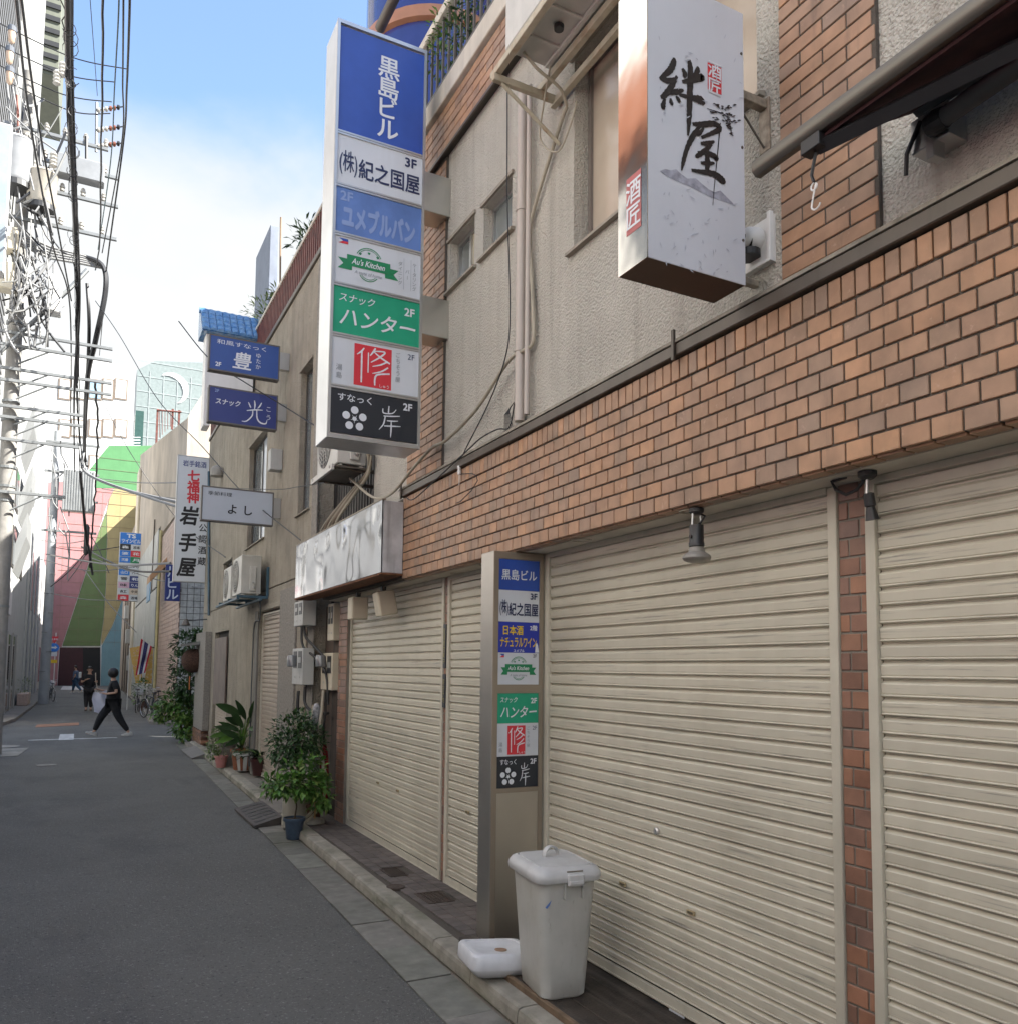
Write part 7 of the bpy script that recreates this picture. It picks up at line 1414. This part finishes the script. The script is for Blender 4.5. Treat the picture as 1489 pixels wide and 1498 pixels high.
# strider in black, seen from behind and to the side, walking to the left (-X)
q = dict(pelvis=(0, 0, .95), waist=(0, -.01, 1.10), chest=(0, 0, 1.30), neckb=(0, .01, 1.44), neck=(0, .02, 1.50), head=(0, .035, 1.60), crown=(0, .03, 1.68), shl=(-.18, -.01, 1.38), shr=(.18, .02, 1.38), ell=(-.24, -.06, 1.13), elr=(.22, .08, 1.14), wrl=(-.16, .18, 1.10), wrr=(.12, .30, 1.19), pal=(-.13, .25, 1.12), par=(.08, .37, 1.21),
         hil=(-.09, 0, .88), hir=(.09, 0, .88), knl=(-.10, -.14, .50), knr=(.10, .26, .52), anl=(-.10, -.40, .10), anr=(.10, .42, .11), tol=(-.10, -.28, .04), tor=(.10, .60, .10))
P1, M1 = person((.84, 23.8, 0), pi/2, q, 'person in loose black clothes and pale sneakers striding left, white cloth over one arm', blk, blk, mat('sneaker_pale', (.55, .53, .48), .7, var=.2, vs=30), hair_m, headdir=(1, .45), hairlen=.12)
m = MB(); n1, n2 = 9, 12
for i in range(n1+1):
    for j in range(n2+1):
        u, v = i/n1, j/n2; m.v.append(Vector((.10+.03*sin(u*9+v*3)+.03*v, .10+u*.36+.03*sin(v*5), 1.17-.06*u*u-(.62-.12*u)*v+.02*sin(u*8))))
m.f = [(i*(n2+1)+j, i*(n2+1)+j+1, (i+1)*(n2+1)+j+1, (i+1)*(n2+1)+j) for i in range(n1) for j in range(n2)]
for v_ in list(m.v): pass
k0 = len(m.v); m.v += [Vector(v)+Vector((.012, 0, 0)) for v in m.v[:k0]]; m.f += [tuple(k0+a for a in f[::-1]) for f in m.f[:]]
solo(m.xf(M1).build('white_cloth', mat('white_cloth', (.66, .66, .74), .9, var=.05), None, smooth=True), 'white folded garment draped over the arm of the person striding left', 'garment')
solo(MB().bbox(-.035, .035, -.07, .07, -.005, .005, .003).xf(M1 @ Matrix.Translation((.07, .43, 1.235)) @ Matrix.Rotation(.3, 4, 'X')).build('phone', black), 'dark phone held in the forward hand of the person striding left', 'phone')
# man facing the camera
q = dict(pelvis=(0, 0, .95), waist=(0, 0, 1.10), chest=(0, .01, 1.31), neckb=(0, .01, 1.45), neck=(0, .02, 1.52), head=(0, .035, 1.63), crown=(0, .03, 1.70), shl=(-.19, 0, 1.39), shr=(.19, 0, 1.39), ell=(-.27, .0, 1.13), elr=(.28, .02, 1.13), wrl=(-.24, .22, 1.15), wrr=(.12, .24, 1.24), pal=(-.23, .30, 1.17), par=(.06, .28, 1.27),
         hil=(-.09, 0, .88), hir=(.09, 0, .88), knl=(-.09, .05, .50), knr=(.08, .02, .50), anl=(-.09, -.02, .10), anr=(.08, .10, .10), tol=(-.10, .12, .04), tor=(.09, .24, .04))
P2, M2 = person((.42, 37.0, 0), pi, q, 'person in black t-shirt and charcoal trousers walking towards the camera holding a pale stick', blk, blk2, mat('brown_shoe', (.09, .05, .03), .6), hair_m)
solo(MB().tube([M2 @ Vector((-.20, .30, 1.52)), M2 @ Vector((-.22, .31, 1.2)), M2 @ Vector((-.33, .34, .72))], .022, 6).build('stick', mat('pale_wood', (.52, .45, .36), .6)), 'pale stick held upright by the person in black facing the camera', 'stick')
# man in blue walking left at the far end
q = dict(pelvis=(0, 0, .95), waist=(0, 0, 1.10), chest=(0, .01, 1.31), neckb=(0, .01, 1.45), neck=(0, .02, 1.52), head=(0, .04, 1.63), crown=(0, .03, 1.70), shl=(-.19, 0, 1.39), shr=(.19, 0, 1.39), ell=(-.24, -.04, 1.13), elr=(.24, .03, 1.13), wrl=(-.22, .08, .92), wrr=(.22, .14, .95), pal=(-.22, .12, .86), par=(.22, .20, .90),
         hil=(-.09, 0, .88), hir=(.09, 0, .88), knl=(-.09, -.12, .50), knr=(.09, .14, .50), anl=(-.09, -.42, .14), anr=(.09, .18, .10), tol=(-.09, -.36, .03), tor=(.09, .34, .04))
P3, M3 = person((-.1, 60.0, 0), radians(72), q, 'person in blue t-shirt and jeans with white shoulder bag before the dark doorway', mat('blue_shirt', (.10, .15, .24), .9), mat('jeans', (.05, .10, .18), .9), mat('sneaker_pale', (.55, .53, .48)), hair_m, fingers=False)
solo(MB().bbox(-.05, .06, -.32, -.16, .98, 1.35, .03).xf(M3).build('shoulder_bag', white), 'white bag slung on the back of the person in blue', 'bag')

# ================================================================== BICYCLES, BANNERS, FLAG, ROAD SIGN
def bicycle(loc, rz, label, framem, group='bicycles parked along the alley', basket=True):
    t = thing('bicycle', (0, 0, 0), label, 'bicycle', group); R_ = .33; tyre = mat('tyre', (.03, .03, .03), .8); rim = mat('rim_alu', (.55, .56, .57), .3, .8)
    for y in (-.53, .53):
        ring = lambda r, rr, n=28: MB().tube([(0, y+r*cos(2*pi*i/n), R_+r*sin(2*pi*i/n)) for i in range(n+1)], rr, 6, cap=False)
        w = ring(R_-.015, .017).build('wheel', tyre, t, smooth=True); rr_ = ring(R_-.045, .009).build('rim', rim, w, smooth=True); m = MB()
        for i in range(14): a = 2*pi*i/14; m.tube([(.02 if i % 2 else -.02, y, R_), (0, y+(R_-.05)*cos(a), R_+(R_-.05)*sin(a))], .0022, 3)
        m.build('spokes', rim, w, kind='stuff')
        MB().lathe([(.018, -.04), (.018, .04)], (0, y, R_), 8, 'X').build('hub', rim, w)
        MB().tube([(0, y+(R_+.03)*cos(a), R_+(R_+.03)*sin(a)) for a in [radians(20+i*14) for i in range(10)]], .012, 5).build('mudguard', rim, t, smooth=True)
    bb, st_, hd, hb_ = (0, -.08, .30), (0, -.22, .72), (0, .36, .78), (0, .40, .58)
    for a, b, r in ((bb, st_, .016), (bb, hb_, .02), (st_, hd, .014), (hd, hb_, .018), (hb_, (0, .53, R_), .012), ((.03, -.53, R_), bb, .010), ((.03, -.53, R_), st_, .008), (st_, (0, -.24, .86), .012)): MB().tube([a, b], r, 7).build('frame_tube', framem, t, smooth=True)
    MB().lathe([(.001, .0), (.08, .01), (.09, .04), (.05, .06), (.001, .06)], (0, -.26, .86), 14).xf(Matrix.Scale(1.0, 4)).build('saddle', black, t, smooth=True)
    MB().tube([(-.27, .22, .98), (-.25, .30, 1.0), (-.10, .36, 1.0), (0, .36, .96), (.10, .36, 1.0), (.25, .30, 1.0), (.27, .22, .98)], .011, 6).build('handlebar', rim, t, smooth=True); MB().tube([(0, .36, .78), (0, .36, .97)], .012, 6).build('stem', rim, t)
    MB().lathe([(.085, -.004), (.085, .004)], (.03, -.08, .30), 16, 'X').build('chainring', rim, t); MB().tube([(.05, -.08, .30), (.05, .02, .16), (.13, .02, .16)], .009, 5).build('pedal', black, t); MB().tube([(-.05, -.08, .30), (-.05, -.18, .44), (-.13, -.18, .44)], .009, 5).build('pedal', black, t)
    MB().tube([(.05, -.50, .28), (.14, -.55, .0)], .008, 5).build('kickstand', rim, t)
    if basket:
        m = MB()
        for k in range(5): z = .68+k*.055; s = .12+.012*k; m.tube([(-s, .46, z), (s, .46, z), (s, .70+.01*k, z), (-s, .70+.01*k, z), (-s, .46, z)], .004, 4)
        for k in range(12): u = k/11*2-1; m.tube([(.12*u, .46, .68), (.168*u, .46, .90)], .003, 3); m.tube([(.12*u, .70, .68), (.168*u, .74, .90)], .003, 3)
        m.build('basket', rim, t, kind='stuff')
    t.location = loc; t.rotation_euler.z = rz; return t
bk = bicycle((2.30, 31.5, 0), radians(20), 'dark framed bicycle nearest on the right, front wheel towards the street', mat('bike_dark', (.03, .04, .06), .4))
copy_tree(bk, (2.12, 35.6, 0), 'second bicycle on the right, half hidden behind the person striding left', 'bicycles parked along the alley', radians(-8)); copy_tree(bk, (2.62, 33.4, 0), 'third bicycle leaning near the pink tiled wall under the banner', 'bicycles parked along the alley', radians(12))
copy_tree(bk, (-1.15, 47.2, 0), 'first bicycle parked behind the leaning pole on the left', 'bicycles parked along the alley', radians(14)); copy_tree(bk, (-1.25, 50.5, 0), 'farther bicycle parked behind the leaning pole on the left', 'bicycles parked along the alley', radians(-5))
ban = lambda n_, a, b: piece_mat(n_, [a, b], .8, 0)
def floral(nm, c0, c1, c2):
    m = mat(nm, c0, .8); t_ = m.node_tree; n = t_.nodes; l = t_.links; g = n.new('ShaderNodeNewGeometry'); v = n.new('ShaderNodeTexVoronoi'); v.inputs['Scale'].default_value = 9; l.new(g.outputs['Position'], v.inputs['Vector'])
    cr = n.new('ShaderNodeValToRGB'); cr.color_ramp.elements[0].position = .12; cr.color_ramp.elements[0].color = (*c1, 1); cr.color_ramp.elements[1].position = .45; cr.color_ramp.elements[1].color = (*c0, 1); e = cr.color_ramp.elements.new(.25); e.color = (*c2, 1)
    l.new(v.outputs['Distance'], cr.inputs[0]); l.new(cr.outputs[0], n['Principled BSDF'].inputs['Base Color']); return m
fl = floral('banner_floral', (.62, .40, .12), (.55, .04, .08), (.65, .55, .35))
for pts, lab in ((((190, 948), (205, 945), (209, 998), (199, 1000)), 'flower patterned banner left of the striped flag, tilted'), (((218, 948), (229, 948), (228, 1000), (212, 1000)), 'orange and yellow flower patterned banner right of the striped flag, by the pale pipe')):
    t = thing('banner', ony(37.5, *pts[2]), lab, 'banner'); P4 = [ony(37.5, *p_) for p_ in pts]; m = MB(); m.prism(P4, (0, .02, 0)); m.build('cloth', fl, t); MB().tube([Vector((P4[0].x, 37.53, 0)), P4[0]+Vector((0, .03, .1))], .015, 5).build('pole', whitepaint, t)
t = thing('flag', ony(37, 215, 930), 'red white and dark blue striped flag hanging slanted between the two flower banners', 'flag'); cols_f = [mat('flag_red', (.50, .03, .05), .8), mat('flag_white', (.60, .60, .62), .8), mat('flag_blue', (.03, .03, .12), .8), mat('flag_blue', (0, 0, 0)), MC['flag_white'], MC['flag_red']]
A0, A1, B0, B1 = ony(36.9, 207, 934), ony(36.9, 223, 946), ony(36.9, 199, 988), ony(36.9, 213, 984)
for k in range(6):
    a, b = k/6, (k+1)/6; m = MB(); n_ = 8
    for i in range(n_+1): u = i/n_; w = Vector((0, .06*sin(u*9+k*.6), 0)); m.v += [A0.lerp(A1, a).lerp(B0.lerp(B1, a), u)+w, A0.lerp(A1, b).lerp(B0.lerp(B1, b), u)+w]
    m.f = [(2*i, 2*i+1, 2*i+3, 2*i+2) for i in range(n_)]; m.build('stripe', cols_f[k], t, smooth=True)
MB().tube([ony(37, 205, 1000), ony(36.95, 211, 915)], .018, 5).build('pole', whitepaint, t)
t = thing('potted_shrub', (2.45, 36.8, 0), 'green shrub in the shade behind the bicycles and banners', 'potted plant'); foliage([(2.35, 36.8, .9, .35), (2.3, 36.8, .5, .3)], 260, .15, .07).build('crown', leaf_m, t, kind='stuff'); MB().lathe([(.15, 0), (.2, .4)], (2.4, 36.8, 0), 12).build('pot', MC['brown_pot'], t)
t = thing('road_sign', (-1.5, 62, 0), 'red triangular sign above a round blue one on a thin white post', 'road sign')
a = ony(62, 80, 930); b = ony(62, 78, 1003); MB().tube([Vector((a.x+.1, 62, 0)), Vector((a.x+.1, 62, a.z+.2))], .04, 6).build('post', whitepaint, t)
P3_ = [ony(61.9, 74, 931), ony(61.9, 87, 931), ony(61.9, 80.5, 942)]; m = MB(); m.prism(P3_, (0, .03, 0)); m.build('stop_plate', P_RED, t); c = ony(61.86, 80.5, 935); f = Face((c.x-.3, 61.89, c.z+.1), (1, 0, 0), (0, 0, -1), (0, -1, 0), t, .6, .2); f.text('止まれ', .5, .5, .6, P_LETTER, .03, width=.7); f.done()
c = ony(61.9, 79.5, 947.5); MB().lathe([(.30, 0), (.30, .03)], (c.x, 61.88, c.z), 20, 'Y').build('round_plate', MC['sign_sky'], t); MB().prism([(c.x-.18, 61.87, c.z-.04), (c.x+.05, 61.87, c.z-.04), (c.x+.05, 61.87, c.z-.1), (c.x+.2, 61.87, c.z+.02), (c.x+.05, 61.87, c.z+.14), (c.x+.05, 61.87, c.z+.06), (c.x-.18, 61.87, c.z+.06)], (0, .009, 0)).build('arrow', P_LETTER, t)
for (y0, y1, m_) in ((953, 960, P_WHITE), (965, 970, P_YEL)): a, b = ony(61.9, 72, y0), ony(61.9, 84, y1); MB().box(a.x, b.x, 61.88, 61.92, b.z, a.z).build('supplementary_plate', m_, t)
# shrub behind the balcony railing of the near building
for px, py, w, lab, lm in ((668, 55, .22, 'leafy green shrub pushing through the balcony railing behind the sign tower', leaf_m), (712, 12, .25, 'dark leafed shrub at the top edge behind the balcony railing', leaf_d)):
    c = onx(2.66, px, py); t = thing('balcony_shrub', (c.x, c.y, 6.7), lab, 'shrub'); foliage([(c.x-.03, c.y, c.z, w, 1.1), (c.x-.08, c.y+w*.7, c.z-.1, w*.7), (c.x-.05, c.y-w*.8, c.z+.05, w*.7)], 420, .06, .022, -.1, .25).build('crown', lm, t, kind='stuff'); MB().tube([(c.x, c.y, 6.68), (c.x, c.y, c.z)], .012, 5).build('stem', bark, t); MB().lathe([(.09, 0), (.12, .22)], (c.x+.05, c.y, 6.68), 12).build('pot', mat('green_pot', (.03, .07, .06), .5), t)
t = thing('blue_drum', (3.66, 9.2, 7.0), 'big glossy blue cylinder with an orange ring looming behind the balcony railing', 'tank'); dc, dr = (3.66, 9.2), .88
MB().lathe([(dr, 0), (dr, 6)], (dc[0], dc[1], 7.0), 40).build('drum', mat('drum_blue', (.035, .05, .22), .12, var=.1, coat=.5), t, smooth=True); MB().lathe([(dr+.005, -.12), (dr+.06, -.10), (dr+.06, .04), (dr+.005, .06)], (dc[0], dc[1], 9.35), 40).build('ring', mat('ring_orange', (.50, .24, .13), .3), t, smooth=True)
bpy.data.objects.remove(_to)
